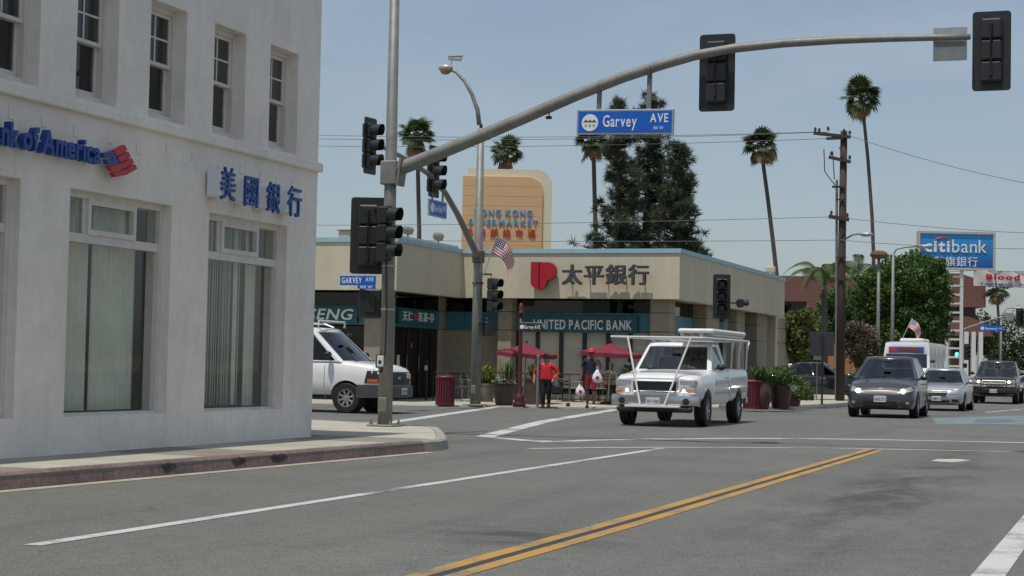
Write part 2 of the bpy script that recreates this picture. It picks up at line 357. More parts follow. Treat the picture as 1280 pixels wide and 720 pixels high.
# --- road markings: strips 4 mm above the asphalt
def paintmat(name, col):
    m = mat(name, col, .7, var=.0); n = m.node_tree.nodes; l = m.node_tree.links; b = n['Principled BSDF']
    t = n.new('ShaderNodeTexCoord'); a = n.new('ShaderNodeTexNoise'); a.inputs['Scale'].default_value = 14; a.inputs['Detail'].default_value = 8; a.inputs['Roughness'].default_value = .8
    a2 = n.new('ShaderNodeTexNoise'); a2.inputs['Scale'].default_value = 1.1; a2.inputs['Detail'].default_value = 3
    ad = n.new('ShaderNodeMath'); ad.operation = 'ADD'; l.new(a.outputs[0], ad.inputs[0]); l.new(a2.outputs[0], ad.inputs[1])
    l.new(t.outputs['Object'], a.inputs['Vector']); l.new(t.outputs['Object'], a2.inputs['Vector']); r = n.new('ShaderNodeValToRGB')
    r.color_ramp.elements[0].position = .78; r.color_ramp.elements[0].color = (.13, .128, .12, 1); r.color_ramp.elements[1].position = 1.0; r.color_ramp.elements[1].color = (*col, 1)
    l.new(ad.outputs[0], r.inputs[0]); l.new(r.outputs[0], b.inputs['Base Color']); return m
M_lw = paintmat('lane_paint_white', (.5, .5, .48)); M_ly = paintmat('lane_paint_yellow', S(172, 132, 60))
M_bluep = paintmat('blue_paint', S(112, 128, 130))
def strip(name, pts, w, m, z=.004):
    pts = [Vector((p[0], p[1], 0)) for p in pts]; mb = MB(); vs = []; n = len(pts)
    for i, p in enumerate(pts):
        d = (pts[min(i+1, n-1)]-pts[max(i-1, 0)]).normalized(); nn = Vector((-d.y, d.x, 0))*(w/2); vs += [(p.x+nn.x, p.y+nn.y, z), (p.x-nn.x, p.y-nn.y, z)]
    mb.add(vs, [(2*i, 2*i+1, 2*i+3, 2*i+2) for i in range(n-1)]); o = mb.build(name, m); tag(o, kind='structure'); return o
def seg(a, b, n=2): a = Vector(a[:2]); b = Vector(b[:2]); return [a.lerp(b, i/(n-1)) for i in range(n)]
strip('lane_line', seg(G(40, 682), G(828, 560.5)), .13, M_lw)
ye = G(1095, 562); xx = G(640, 693.5).x
for dx in (-.1, .1): strip('centre_line', [(xx+dx, -6), (xx+dx, 13.6), (ye.x+dx, ye.y)], .118, M_ly)
strip('centre_line_gap', [(xx, -6), (xx, 13.6), (ye.x, ye.y)], .08, mat('centre_gap_tar', (.035, .035, .036), .8, var=.3, vs=5), .0035)
xr = (G(1210, 720).x+G(1280, 640).x)/2
strip('lane_line', [(xr+.12, -6), (xr+.12, 26.5)], .2, M_lw)
cwA = smooth_poly([Vector((*G(*p).xy, 0)) for p in [(600, 546.5), (640, 551.5), (680, 553), (760, 549.5), (960, 548), (1075, 549.3), (1280, 553.5), (1400, 556.5)]], 1)
strip('crossing_line', cwA[4:], .3, M_lw)
cwB = smooth_poly([Vector((*G(*p).xy, 0)) for p in [(660, 561), (780, 559.2), (960, 559.5), (1075, 561), (1280, 565), (1400, 568)]], 1)
strip('crossing_line', cwB, .16, M_lw)
strip('crossing_line', seg(G(421, 538), G(622, 508.5)), .32, M_lw)
strip('crossing_line', [G(690, 551.5).xy, G(660, 551).xy, G(606, 546).xy], .3, M_lw, .0045)
strip('crossing_line', [G(606, 546).xy, G(680, 527).xy, G(770, 512).xy], .34, M_lw, .005)
# blue utility marking and a pale patch
p = [G(1170, 530), G(1165, 522.5), G(1290, 519.5), G(1290, 531)]
sheet('blue_road_marking', [q.xy for q in p], .004, M_bluep)
p = [G(1215, 527.5), G(1222, 524.5), G(1262, 523.8), G(1270, 526.8), G(1240, 529)]
sheet('dark_blue_road_marking', [q.xy for q in p], .0075, mat('blue_paint_dark', S(92, 104, 118), .7, var=.35, vs=5))
p = [G(1163, 576.5), G(1172, 574), G(1200, 574), G(1214, 576), G(1190, 578.2)]
sheet('road_patch', [q.xy for q in p], .004, mat('pale_patch', S(176, 172, 160), .85, var=.3, vs=9))
strip('lane_line', seg(G(1232, 515.5), G(1290, 510.5)), .14, M_lw)
# --- far-left pavement with its rounded corner: almost flush at the crossing, rising towards the bank
def FH(y): return min(.15, max(.02, .02+(y-47.5)*.0124))
def GF(px, py):
    z = .05
    for _ in range(8): z = FH(G(px, py, z).y)
    return G(px, py, z)
fk = [(300, 503.5), (420, 505), (490, 506.5), (560, 508), (640, 509.5), (760, 511.5), (870, 512.6), (940, 512.4), (1000, 512), (1040, 510.5), (1058, 508.5)]
fpts = [Vector((*G(*p).xy, 0)) for p in fk]
last = fpts[-1]; XK2 = last.x
fpts = smooth_poly(fpts+[Vector((last.x+.25, last.y+5, 0)), Vector((last.x+.3, last.y+20, 0)), Vector((last.x+.3, 190, 0))], 2)
pv = MB(); poly = fpts+[Vector((-150, 190, 0)), Vector((-150, fpts[0].y-12, 0))]
pv.prism([(p.x, p.y, -.01) for p in poly], (0, 0, .03)); me = pv.mesh('pavement'); bm = bmesh.new(); bm.from_mesh(me)
for yc in (47.5, 58.0): bmesh.ops.bisect_plane(bm, geom=bm.verts[:]+bm.edges[:]+bm.faces[:], plane_co=(0, yc, 0), plane_no=(0, 1, 0))
for v in bm.verts:
    if v.co.z > 0: v.co.z = FH(v.co.y)
bm.to_mesh(me); bm.free(); far_walk = tag(link('pavement', me, M_conc), kind='structure')
mb = MB(); vs = []
cw = []
for j in range(len(fpts)):
    d = (fpts[min(j+1, len(fpts)-1)]-fpts[max(j-1, 0)]).normalized(); cw.append((fpts[j], Vector((d.y, -d.x, 0))))
def kerbrun(run, m, name):
    mb = MB(); vs = []
    for p, nn in run:
        h_ = FH(p.y)
        for o_, z in ((-.15, h_-.03), (-.15, h_+.006), (-.02, h_+.006), (.01, h_*.7), (.02, 0)): q = p+nn*o_; vs.append((q.x, q.y, z))
    mb.add(vs, [(j*5+q, j*5+q+1, j*5+6+q, j*5+5+q) for j in range(len(run)-1) for q in range(4)]); return mb.build(name, m, far_walk)
kc = len(cw)-12
kerbrun(cw[:kc], M_kgrey, 'kerb'); kerbrun(cw[kc-1:], mat('red_kerb_far', S(120, 70, 68), .8, var=.2, vs=3), 'red_kerb')
# paving joints of the far pavement: slabs laid as thin pieces
yb = [p.y for p in fpts]
sheet('car_park', [(-70, 74), (XK2-4.5, 74), (XK2-4.5, 112), (-70, 112)], SWZ+.004, M_asph)

# ================================================================== WHITE CORNER BUILDING
M_stucco = mat('white_stucco', S(234, 227, 216), .88, var=.07, vs=.7, bump=.22, bs=26, fine=.03, fs=9)
def stucco_wear():
    n = M_stucco.node_tree.nodes; l = M_stucco.node_tree.links; b = n['Principled BSDF']; src = b.inputs['Base Color'].links[0].from_socket
    t = n.new('ShaderNodeTexCoord'); mpn = n.new('ShaderNodeMapping'); mpn.inputs['Scale'].default_value = (2.2, 2.2, .22); l.new(t.outputs['Object'], mpn.inputs[0])
    a = n.new('ShaderNodeTexNoise'); a.inputs['Scale'].default_value = 2.4; a.inputs['Detail'].default_value = 9; a.inputs['Roughness'].default_value = .72; l.new(mpn.outputs[0], a.inputs['Vector'])
    r = n.new('ShaderNodeMapRange'); r.inputs[1].default_value = .52; r.inputs[2].default_value = .78; r.inputs[3].default_value = 1; r.inputs[4].default_value = .86; l.new(a.outputs['Fac'], r.inputs[0])
    p = n.new('ShaderNodeTexNoise'); p.inputs['Scale'].default_value = .9; p.inputs['Detail'].default_value = 3; l.new(t.outputs['Object'], p.inputs['Vector'])
    r2 = n.new('ShaderNodeMapRange'); r2.inputs[1].default_value = .47; r2.inputs[2].default_value = .53; r2.inputs[3].default_value = .965; r2.inputs[4].default_value = 1.02; l.new(p.outputs['Fac'], r2.inputs[0])
    k = n.new('ShaderNodeMath'); k.operation = 'MULTIPLY'; l.new(r.outputs[0], k.inputs[0]); l.new(r2.outputs[0], k.inputs[1])
    mm = n.new('ShaderNodeMix'); mm.data_type = 'RGBA'; mm.blend_type = 'MULTIPLY'; mm.inputs['Factor'].default_value = 1; l.new(src, mm.inputs['A']); l.new(k.outputs[0], mm.inputs['B']); l.new(mm.outputs['Result'], b.inputs['Base Color'])
stucco_wear()
M_frame = mat('window_frame_paint', S(214, 208, 200), .55, var=.1, vs=5, bump=.05)
M_glass = glassmat('window_glass', (.92, .93, .91), 1, .015, 1.45, wav=.05)
M_glassd = glassmat('upper_glass', (.68, .7, .7), 1, .02, 1.5, wav=.06)
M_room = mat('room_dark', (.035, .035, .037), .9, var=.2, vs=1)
YC = G(389, 545, SWZ).y; YC = onX(389, 545, XW).y
def wy(px): return onX(px, 400, XW).y          # wall position for a pixel column (taken at mid height)
def wp(px, py): p = onX(px, py, XW); return p.y, p.z
wb = thing('corner_building', 'white stucco two-storey corner building with sash windows above shopfront glass', 'building', (XW, YC, SWZ))
BX, BY, BZ = XW, YC, SWZ
# opening positions (y0,y1,z0,z1)
st_op = []
w3 = (wp(258, 400)[0], wp(356, 400)[0]); w2 = (wp(83, 400)[0], wp(213, 400)[0]); sp_ = w3[0]-w2[0]
zb = wp(300, 513)[1]; zt = wp(300, 272)[1]; wsz = w3[1]-w3[0]
for k in range(4): st_op.append((w3[0]-k*sp_, w3[0]-k*sp_+wsz, zb, zt))
up_op = []
u5 = (wp(337, 120)[0], wp(372, 130)[0]); u4 = (wp(267, 100)[0], wp(309, 110)[0]); us = u5[0]-u4[0]; uw = u5[1]-u5[0]
uzb = wp(372, 194)[1]; uzt = wp(372, 67.5)[1]
for k in range(7): up_op.append((u5[0]-k*us, u5[0]-k*us+uw, uzb, uzt))
ZTOP = uzt+1.9; Y0 = 2.0
def wall_mesh(y0, y1, z0, z1, holes, depth):
    ys = sorted({y0, y1}|{h[0] for h in holes}|{h[1] for h in holes}); zs = sorted({z0, z1}|{h[2] for h in holes}|{h[3] for h in holes})
    mb = MB()
    for i in range(len(ys)-1):
        for j in range(len(zs)-1):
            cy, cz = (ys[i]+ys[i+1])/2, (zs[j]+zs[j+1])/2
            if any(h[0] < cy < h[1] and h[2] < cz < h[3] for h in holes): continue
            mb.quad((0, ys[i], zs[j]), (0, ys[i+1], zs[j]), (0, ys[i+1], zs[j+1]), (0, ys[i], zs[j+1]))
    for a, b, c, d in holes:
        mb.quad((0, a, c), (0, b, c), (-depth, b, c), (-depth, a, c)); mb.quad((0, a, d), (0, b, d), (-depth, b, d), (-depth, a, d))
        mb.quad((0, a, c), (0, a, d), (-depth, a, d), (-depth, a, c)); mb.quad((0, b, c), (0, b, d), (-depth, b, d), (-depth, b, c))
    return mb
holes = [h for h in st_op+up_op if h[0] > Y0+.1]
w = wall_mesh(Y0, YC, -.0, ZTOP, holes, .34); w.v = [(v[0], v[1]-BY, v[2]-BZ) for v in w.v]
me = bpy.data.meshes.new('wall'); me.from_pydata(w.v, [], w.f); bm = bmesh.new(); bm.from_mesh(me); bmesh.ops.remove_doubles(bm, verts=bm.verts, dist=.0005); bmesh.ops.recalc_face_normals(bm, faces=bm.faces); bm.to_mesh(me); bm.free()
link('front_wall', me, M_stucco, wb)
s_ = MB(); s_.box(-16, -.35, Y0-BY, Y0-BY+.3, -.15, ZTOP-BZ).box(-16, -.003, -.3, -.002, -.15, ZTOP-BZ).box(-16.3, -16, Y0-BY, 0, -.15, ZTOP-BZ); s_.build('side_wall', M_stucco, wb)
s_ = MB(); s_.box(-16, -.36, Y0-BY, -.3, ZTOP-BZ-.6, ZTOP-BZ-.3); s_.build('roof', M_concd, wb)
zbelt = wp(399, 205)[1]; zbb = wp(399, 216)[1]
s_ = MB(); s_.box(-.05, .08, Y0-BY, .02, zbb-BZ, zbelt-BZ, .012); s_.build('belt_course', M_stucco, wb)
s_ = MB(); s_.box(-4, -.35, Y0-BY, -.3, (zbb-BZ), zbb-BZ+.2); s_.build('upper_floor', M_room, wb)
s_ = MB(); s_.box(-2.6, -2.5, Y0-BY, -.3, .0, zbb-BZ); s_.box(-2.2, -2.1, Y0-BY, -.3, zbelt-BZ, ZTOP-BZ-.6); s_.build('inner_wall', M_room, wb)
# upper sash window, local frame: y along wall from opening start, x out
def frame4(y0, y1, z0, z1, t, x0, x1, tb=None):
    tb = tb or t; mb = MB(); mb.box(x0, x1, y0, y0+t, z0, z1).box(x0, x1, y1-t, y1, z0, z1).box(x0, x1, y0+t, y1-t, z1-t, z1).box(x0, x1, y0+t, y1-t, z0, z0+tb); return mb
uh = uzt-uzb
def sash_window():
    fr = frame4(0, uw, 0, uh, .07, -.30, -.16, .09).build('window', M_frame, wb)
    zm = uh*.50; y0, y1 = .072, uw-.072
    us_ = frame4(y0, y1, zm-.02, uh-.072, .045, -.235, -.19)
    ym = (y0+y1)/2; zq = (zm+uh-.07)/2; us_.box(-.225, -.2, ym-.012, ym+.012, zm+.025, uh-.12).box(-.224, -.201, y0+.045, ym-.012, zq-.012, zq+.012).box(-.224, -.201, ym+.012, y1-.045, zq-.012, zq+.012)
    us_.build('upper_sash', M_frame, fr)
    frame4(y0, y1, .092, zm+.025, .05, -.29, -.242, .07).build('lower_sash', M_frame, fr)
    for a, b, c, d in ((y0+.045, ym-.012, zm+.025, zq-.012), (ym+.012, y1-.045, zm+.025, zq-.012), (y0+.045, ym-.012, zq+.012, uh-.117), (ym+.012, y1-.045, zq+.012, uh-.117)):
        MB().box(-.216, -.210, a, b, c, d).build('pane', M_glassd, fr)
    MB().box(-.270, -.264, y0+.05, y1-.05, .162, zm-.025).build('pane', M_glassd, fr)
    MB().box(-.31, -.14, -.0, uw, -.03, .012).build('sill', M_frame, fr)
    b_ = MB()
    for k in range(3): b_.box(-.50-.03*(k % 2), -.49-.03*(k % 2), .05+k*uw*.3, .05+(k+.9)*uw*.3, .1, uh-.06)
    b_.build('blind', mat('upper_blind', (.3, .3, .29), .8, var=.25, vs=3), fr)
    return fr
proto = sash_window(); first = True
for h in up_op:
    if h[0] < Y0+.1: continue
    o = proto if first else copy_tree(proto, wb); first = False; o.location = (0, h[0]-BY, uzb-BZ)
# shop windows
sh = zt-zb; ztr = wp(300, 322)[1]-zb
M_curt = mat('sheer_curtain', S(226, 228, 214), .9, var=.12, vs=2, trans=.2); M_slat = mat('blind_slat', S(222, 224, 214), .8, var=.15, vs=2)
def shop_window(kind):
    o = frame4(0, wsz, 0, sh, .075, -.30, -.12, .03).build('window', M_frame, wb)
    MB().box(-.26, -.135, .075, wsz-.075, ztr-.05, ztr+.05).build('transom_bar', M_frame, o)
    a, b = wsz*.235, wsz*.73
    [MB().box(-.25, -.15, q-.03, q+.03, ztr+.05, sh-.075).build('mullion', M_frame, o) for q in (a, b)]
    frame4(a+.03, b-.03, ztr+.05, sh-.075, .06, -.20, -.11).build('transom_sash', M_frame, o)
    MB().box(-.2, -.192, .075, wsz-.075, .03, ztr-.05).build('pane', M_glass, o)
    for y0, y1 in ((.075, a-.03), (a+.09, b-.09), (b+.03, wsz-.075)): MB().box(-.18, -.174, y0, y1, ztr+.05+(.06 if y0 > a and y1 < b else 0), sh-.075-(.06 if y0 > a and y1 < b else 0)).build('pane', M_glass, o)
    return o
def curtain(o, segs, zl=.04, zh=None):
    zh = zh or sh-.03
    for y0, y1, dens in segs:
        mb = MB(); n = max(4, int((y1-y0)/.02)); vs = []
        for i in range(n+1):
            yy = y0+(y1-y0)*i/n; xx = -.46+.035*math.sin(i*2*PI/dens)+random.uniform(-.008, .008); vs += [(xx, yy, zl), (xx, yy+random.uniform(-.004, .004), zh)]
        mb.add(vs, [(2*i, 2*i+2, 2*i+3, 2*i+1) for i in range(n)]); mb.build('curtain', M_curt, o, smooth=True)
def slats(o, y0, y1, step):
    yy = y0; first = None
    while yy < y1:
        if random.random() > .16:
            if first is None: first = MB().box(-.004, .004, -.043, .043, .05, sh-.05).build('blind_slat', M_slat, o); s_ = first
            else: s_ = first.copy(); COL.objects.link(s_); s_.parent = o
            s_.location = (-.48, yy, 0); s_.rotation_euler = (0, 0, random.choice([.5, .7, .9, 1.15, -.3])+random.uniform(-.15, .15))
        yy += step
for k, h in enumerate(st_op):
    o = shop_window(k); o.location = (0, h[0]-BY, zb-BZ)
    if k == 0: slats(o, .1, wsz*.80, .072); curtain(o, [(wsz*.84, wsz-.05, 5)])
    elif k == 1: curtain(o, [(.16, wsz*.15, 5), (wsz*.19, wsz*.47, 7), (wsz*.53, wsz*.97, 6)])
    else: curtain(o, [(.1, wsz*.45, 6), (wsz*.5, wsz-.1, 7)])
# window ledge and base band
for h in []: MB().box(.0, .03, h[0]-BY-.05, h[1]-BY+.05, zb-BZ-.05, zb-BZ-.003, .008).build('sill', M_stucco, wb)
# --- blue sign lettering with its striped emblem
M_bblue = mat('sign_blue', S(22, 66, 140), .4, var=.12, vs=5); M_bred = mat('sign_red', S(190, 36, 58), .4, var=.1, vs=5); M_ret = mat('sign_return', S(205, 203, 198), .5, var=.1)
XS = XW+.15; wq = lambda px, py: (onX(px, py, XS).y, onX(px, py, XS).z)
ly0, lz0 = wq(124, 205); lyL = wq(-24, 170)[0]; ztxt = wq(58, 192)[1]; hA = (wq(58, 163)[1]-ztxt)*1.03
sg = thing('wall_sign', 'blue raised letters with a red and blue emblem on white wall', 'sign', (XW, ly0, ztxt))
text(sg, 'Bank of America', (XW+.08, lyL, ztxt), (0, 1, 0), (0, 0, 1), ly0-lyL, hA, M_bblue, depth=.09, bold=.03, gap=.055, space=.16)
for yy in np.linspace(lyL+.1, ly0-.1, 9): MB().tube([(0, yy-ly0, hA*.5), (.11, yy-ly0, hA*.5)], .012, 6).build('stand_off', M_ret, sg)
ey = wq(127, 200)[0]-ly0; ew = wq(171, 200)[0]-wq(127, 200)[0]; ez = wq(150, 222)[1]-ztxt; eh = wq(150, 180)[1]-ztxt-ez
def flagbit(u0, u1, v0, v1, m, nm, skew=.42):
    pts = []
    for u in (u0, u0+(u1-u0)/2, u1): pts.append((u, v0))
    for u in (u1, u0+(u1-u0)/2, u0): pts.append((u, v1))
    poly = []
    for u, v in pts:
        yy = (v*skew*.9+u*.62); zz = (1-v)*.62+u*.38-.06*math.sin(u*PI); poly.append((.1, ey+yy*ew, ez+zz*eh))
    MB().prism(poly, (.06, 0, 0)).build(nm, m, sg)
flagbit(.0, .48, .0, .22, M_bblue, 'emblem_stripe'); flagbit(.52, 1, .0, .22, M_bred, 'emblem_stripe'); flagbit(.0, .48, .28, .5, M_bblue, 'emblem_stripe'); flagbit(.52, 1, .28, .5, M_bred, 'emblem_stripe')
flagbit(0, 1, .56, .76, M_bred, 'emblem_stripe'); flagbit(0, 1, .82, 1.02, M_bred, 'emblem_stripe')
for zz in (.25, .6): MB().tube([(0, ey+ew*.4, ez+eh*zz), (.13, ey+ew*.4, ez+eh*zz)], .014, 6).build('stand_off', M_ret, sg)
# --- four blue characters in boxed returns
c0 = wp(268, 230); sg2 = thing('wall_sign', 'four blue and white boxed characters over the last shop window', 'sign', (XW, c0[0], wp(330, 262)[1]))
M_face = mat('sign_white_face', S(222, 224, 226), .45, var=.06)
chh = .50; dC = .24
for (p0_, p1_, pyt, pyb), ch in zip(((276, 293.5, 211, 250), (306, 322, 221, 258), (334, 349.5, 229.5, 265.5), (360.5, 376.5, 235, 270.5)), '美國銀行'):
    xf = XW+dC; ya_ = onX(p0_, 240, xf).y; yb2 = onX(p1_, 240, xf).y; za_ = onX((p0_+p1_)/2, pyb, xf).z; zb2 = onX((p0_+p1_)/2, pyt, xf).z; L0 = Vector((XW, c0[0], sg2.location.z)); hh = zb2-za_; ww = yb2-ya_
    MB().box(XW+.02, xf-.014, ya_+.01, yb2-.03, za_+hh*.08, zb2-hh*.08, .015).build('character_box', M_face, sg2, local=False)
    text(sg2, ch, (xf-.012, ya_-.01, za_-.01), (0, 1, 0), (0, 0, 1), ww+.006, hh, M_bblue, depth=.03, name='character', shifts=((0, 0, 0), (.01, .008, -.002)))
# old anchor plates left on the wall
for px, py in ((14, 141), (55, 152), (95, 164), (137, 172), (173, 186), (210, 190), (242, 196), (275, 207), (302, 211), (327, 221), (347, 226), (366, 231)):
    yy, zz = wp(px, py); MB().box(0, .012, yy-BY-.05, yy-BY+.05, zz-BZ-.07, zz-BZ+.07, .004).build('anchor_plate', M_stucco, wb)
# ================================================================== TAN BANK BUILDING ON THE FAR CORNER
M_tan = mat('tan_stucco', S(196, 187, 163), .88, var=.09, vs=.9, bump=.15, bs=18, fine=.04, fs=6, streak=.25)
M_tand = mat('aggregate_column', S(150, 141, 122), .9, var=.14, vs=4, bump=.3, bs=45, fine=.1, fs=40)
M_teal = mat('teal_panel', S(60, 118, 128), .5, var=.1, vs=2); M_teald = mat('teal_sign', S(30, 86, 96), .45, var=.1, vs=3)
M_cop = mat('pale_blue_coping', S(150, 184, 192), .5, var=.1, vs=2); M_dark = mat('dark_anodised', (.02, .02, .021), .4, var=.2)
M_dglass = glassmat('dark_shop_glass', (.16, .17, .17), 1, .02, 1.5, wav=.04)
M_bglass = glassmat('bank_glass', (.92, .92, .9), 1, .02, 1.5)
M_blind = mat('grey_blind', S(214, 210, 197), .85, var=.08, vs=1.5, streak=12); M_coplt = mat('parapet_cap', S(188, 180, 160), .8, var=.1)
UZ = .02; Zc = 56.2
c_ = D(850, 313, Zc); XR = c_.x; YF = c_.y; ZT = c_.z
XL = onY(578, 309, YF).x; YL = onX(497, 288, XL).y; YE = onX(981, 350, XR).y; XWL = onY(340, 290, YL).x
ZFB = onY(720, 373, YF).z
XWL = min(XWL, XL-14)
ub = thing('bank_building', 'tan single-storey bank with deep fascia, teal band and pale blue coping', 'building', (XR, YF, UZ))
def ubx(name, m, *b): mb = MB(); mb.box(*b); return mb.build(name, m, ub, local=False)
SB = 1.0      # how far the glass stands behind the fascia
FT = .3
# fascia slabs (butt at corners)
ubx('fascia', M_tan, XL-FT, XR, YF, YF+FT, ZFB, ZT-.08)
ubx('fascia', M_tan, XR-FT, XR-.002, YF+FT, YE, ZFB, ZT-.08)
ubx('fascia', M_tan, XL-FT, XL-.002, YL+FT, YF, ZFB, ZT-.08)
ubx('fascia', M_tan, XWL, XL-.001, YL, YL+FT, ZFB, ZT-.08)
ubx('fascia', M_tan, XWL, XR-FT, YE-FT, YE, 0, ZT-.08)
for a in ((XL-FT-.02, XR+.04, YF-.04, YF+FT+.02), (XR-FT, XR+.04, YF+FT+.02, YE+.03), (XL-FT, XL+.04, YL+FT+.02, YF-.04), (XWL, XL+.04, YL-.04, YL+FT+.02)): ubx('coping', M_cop, *a, ZT-.08, ZT+.06)
ubx('roof', M_concd, XWL, XR-FT, YF+FT, YE-FT, ZFB+.4, ZFB+.55); ubx('roof', M_concd, XWL, XL-FT, YL+FT, YF+FT, ZFB+.4, ZFB+.55)
ubx('soffit', M_tand, XWL, XR-FT-.002, YF+FT+.002, YE-FT-.002, ZFB+.05, ZFB+.12); ubx('soffit', M_tand, XWL, XL-FT-.002, YL+FT+.002, YF+FT, ZFB+.05, ZFB+.12)
# raised parapet cap over the left part
ubx('parapet_cap', M_coplt, XL-.9, XL-.35, YL+.5, YF+.5, ZT+.06, ZT+.2)
# inside: dark rooms
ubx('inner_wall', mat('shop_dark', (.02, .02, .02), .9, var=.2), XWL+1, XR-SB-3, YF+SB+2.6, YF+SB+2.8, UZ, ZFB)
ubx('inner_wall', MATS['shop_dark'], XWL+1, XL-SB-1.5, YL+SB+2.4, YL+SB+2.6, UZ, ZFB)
Yw = YF+SB; Yl = YL+SB; Xr = XR-SB; Xl = XL-SB
zt0 = onY(720, 414, Yw).z; zt1 = onY(720, 391, Yw).z        # teal band
# --- front: window strip, teal band, panes with blinds, columns
fx = lambda px: onY(px, 450, Yw).x
def clerestory(axis, c, a0, a1, out):
    if axis == 'y': ubx('clerestory_glass', M_dglass, a0, a1, c, c+.03, zt1+.01, ZFB+.05)
    else: ubx('clerestory_glass', M_dglass, c-.03, c, a0, a1, zt1+.01, ZFB+.05)
cols = [(541, 556), (628, 645), (817, 842)]
for a, b in cols:
    x0, x1 = fx(a), fx(b); ubx('column', M_tand, x0, x1, Yw-.55, Yw+.12, UZ, ZFB+.05, .03)
    for zz in (zt0, zt1): ubx('column_joint', M_dark, x0-.004, x1+.004, Yw-.554, Yw+.1, zz-.012, zz+.012)
spans = [(fx(556), fx(628)), (fx(645), fx(817))]
for k, (x0, x1) in enumerate(spans):
    clerestory('y', Yw+.02, x0, x1, 0)
    n = 3 if k == 0 else 6
    for q in range(n): ubx('teal_panel', M_teal, x0+(x1-x0)*q/n+.008, x0+(x1-x0)*(q+1)/n-.008, Yw-.03, Yw+.05, zt0, zt1)
    if k == 0: ubx('wall_panel', M_tand, x0, x1, Yw, Yw+.1, UZ, zt0-.012)
    else:
        mx_ = [fx(p) for p in (645.5, 671, 700.5, 729.5, 759, 787, 816.5)]; 
        for xq in mx_: ubx('mullion', M_dark, xq-.05, xq+.05, Yw-.02, Yw+.08, UZ+.3, zt0-.005)
        ubx('window_base', M_tand, x0, x1, Yw, Yw+.1, UZ, UZ+.3)
        for xa, xb in zip(mx_[:-1], mx_[1:]):
            ubx('pane', M_bglass, xa+.05, xb-.05, Yw+.02, Yw+.026, UZ+.3, zt0-.005)
            bl = ubx('blind', M_blind, xa+.07, xb-.07, Yw+.12, Yw+.125, UZ+.5, zt0-.03)
# --- right side
ry = lambda px: onX(px, 420, Xr).y
rc = [(842, 852), (866, 882), (905, 915), (931, 944), (958, 972)]
ubx('column', M_tand, fx(842)-.5, Xr+.55, Yw-.5, Yw+.12+.3, UZ, ZFB+.05, .03) if False else None
prev = Yw+.15
for a, b in rc[1:]:
    y0, y1 = ry(a), ry(b); ubx('column', M_tand, Xr-.1, Xr+.5, y0, y1, UZ, ZFB+.05, .03)
    for zz in (zt0, zt1): ubx('column_joint', M_dark, Xr-.1, Xr+.504, y0-.004, y1+.004, zz-.012, zz+.012)
    ubx('clerestory_glass', M_dglass, Xr-.03, Xr, prev, y0, zt1+.01, ZFB+.05); ubx('teal_panel', M_teal, Xr-.03, Xr+.05, prev, y0, zt0, zt1)
    ym = (prev+y0)/2
    ubx('wall_panel', M_tand, Xr-.1, Xr+.02, prev, ym-.05, UZ, zt0-.01); ubx('pane', M_dglass, Xr-.02, Xr, ym-.05, y0, UZ, zt0-.01); prev = y1
ubx('wall_panel', M_tand, Xr-.1, Xr, prev, YE-FT, UZ, ZFB+.05)
# --- left receding side: tea shop doors
ly = lambda px: onX(px, 430, Xl).y
ubx('column', M_tand, Xl-.3, Xl+.45, Yl-.45, Yl+.25, UZ, ZFB+.05, .03)
ubx('clerestory_glass', M_dglass, Xl-.03, Xl, Yl+.25, Yw, zt1+.01, ZFB+.05); ubx('teal_panel', M_teal, Xl-.03, Xl+.05, Yl+.25, Yw-.55, zt0, zt1)
yd = np.linspace(Yl+.3, Yw-.1, 6)
for k in range(5):
    ubx('pane', M_dglass, Xl-.03, Xl-.024, yd[k]+.04, yd[k+1]-.04, UZ+.05, zt0-.04)
    ubx('door_frame', M_dark, Xl-.06, Xl+.01, yd[k]-.04, yd[k]+.04, UZ, zt0)
ubx('door_head', M_dark, Xl-.06, Xl+.012, Yl+.26, Yw, zt0-.04, zt0-.001)
for k, zz in ((1, 1.0), (2, 1.0)): MB().tube([(Xl+.03, yd[k+1]-.12, zz), (Xl+.03, yd[k+1]-.12, zz+.5)], .018, 8).build('door_handle', M_galv, ub, local=False)
ubx('door_notice', mat('paper_white', S(200, 200, 190), .7), Xl-.02, Xl-.012, yd[1]+.2, yd[1]+.42, 1.15, 1.5); ubx('door_notice', mat('paper_red', S(190, 70, 50), .7), Xl-.02, Xl-.012, yd[2]+.3, yd[2]+.42, 1.75, 1.9)
# --- left wing front: shop windows under the long sign
lx = lambda px: onY(px, 440, Yl).x
xq = [XWL+.5]+list(np.linspace(XL-13, Xl-.3, 9))
ubx('clerestory_glass', M_dglass, XWL, Xl-.3, Yl, Yl+.03, zt1+.01, ZFB+.05)
ubx('teal_panel', M_teal, XWL, Xl-.3, Yl-.05, Yl+.03, zt0, zt1)
for k in range(len(xq)-1):
    ubx('pane', M_dglass, xq[k]+.04, xq[k+1]-.04, Yl, Yl+.006, UZ+.05, zt0-.04); ubx('door_frame', M_dark, xq[k]-.04, xq[k]+.04, Yl-.02, Yl+.06, UZ, zt0-.001)
ubx('column', M_tand, lx(462), lx(478), Yl-.3, Yl-.06, UZ, zt0-.02, .02)
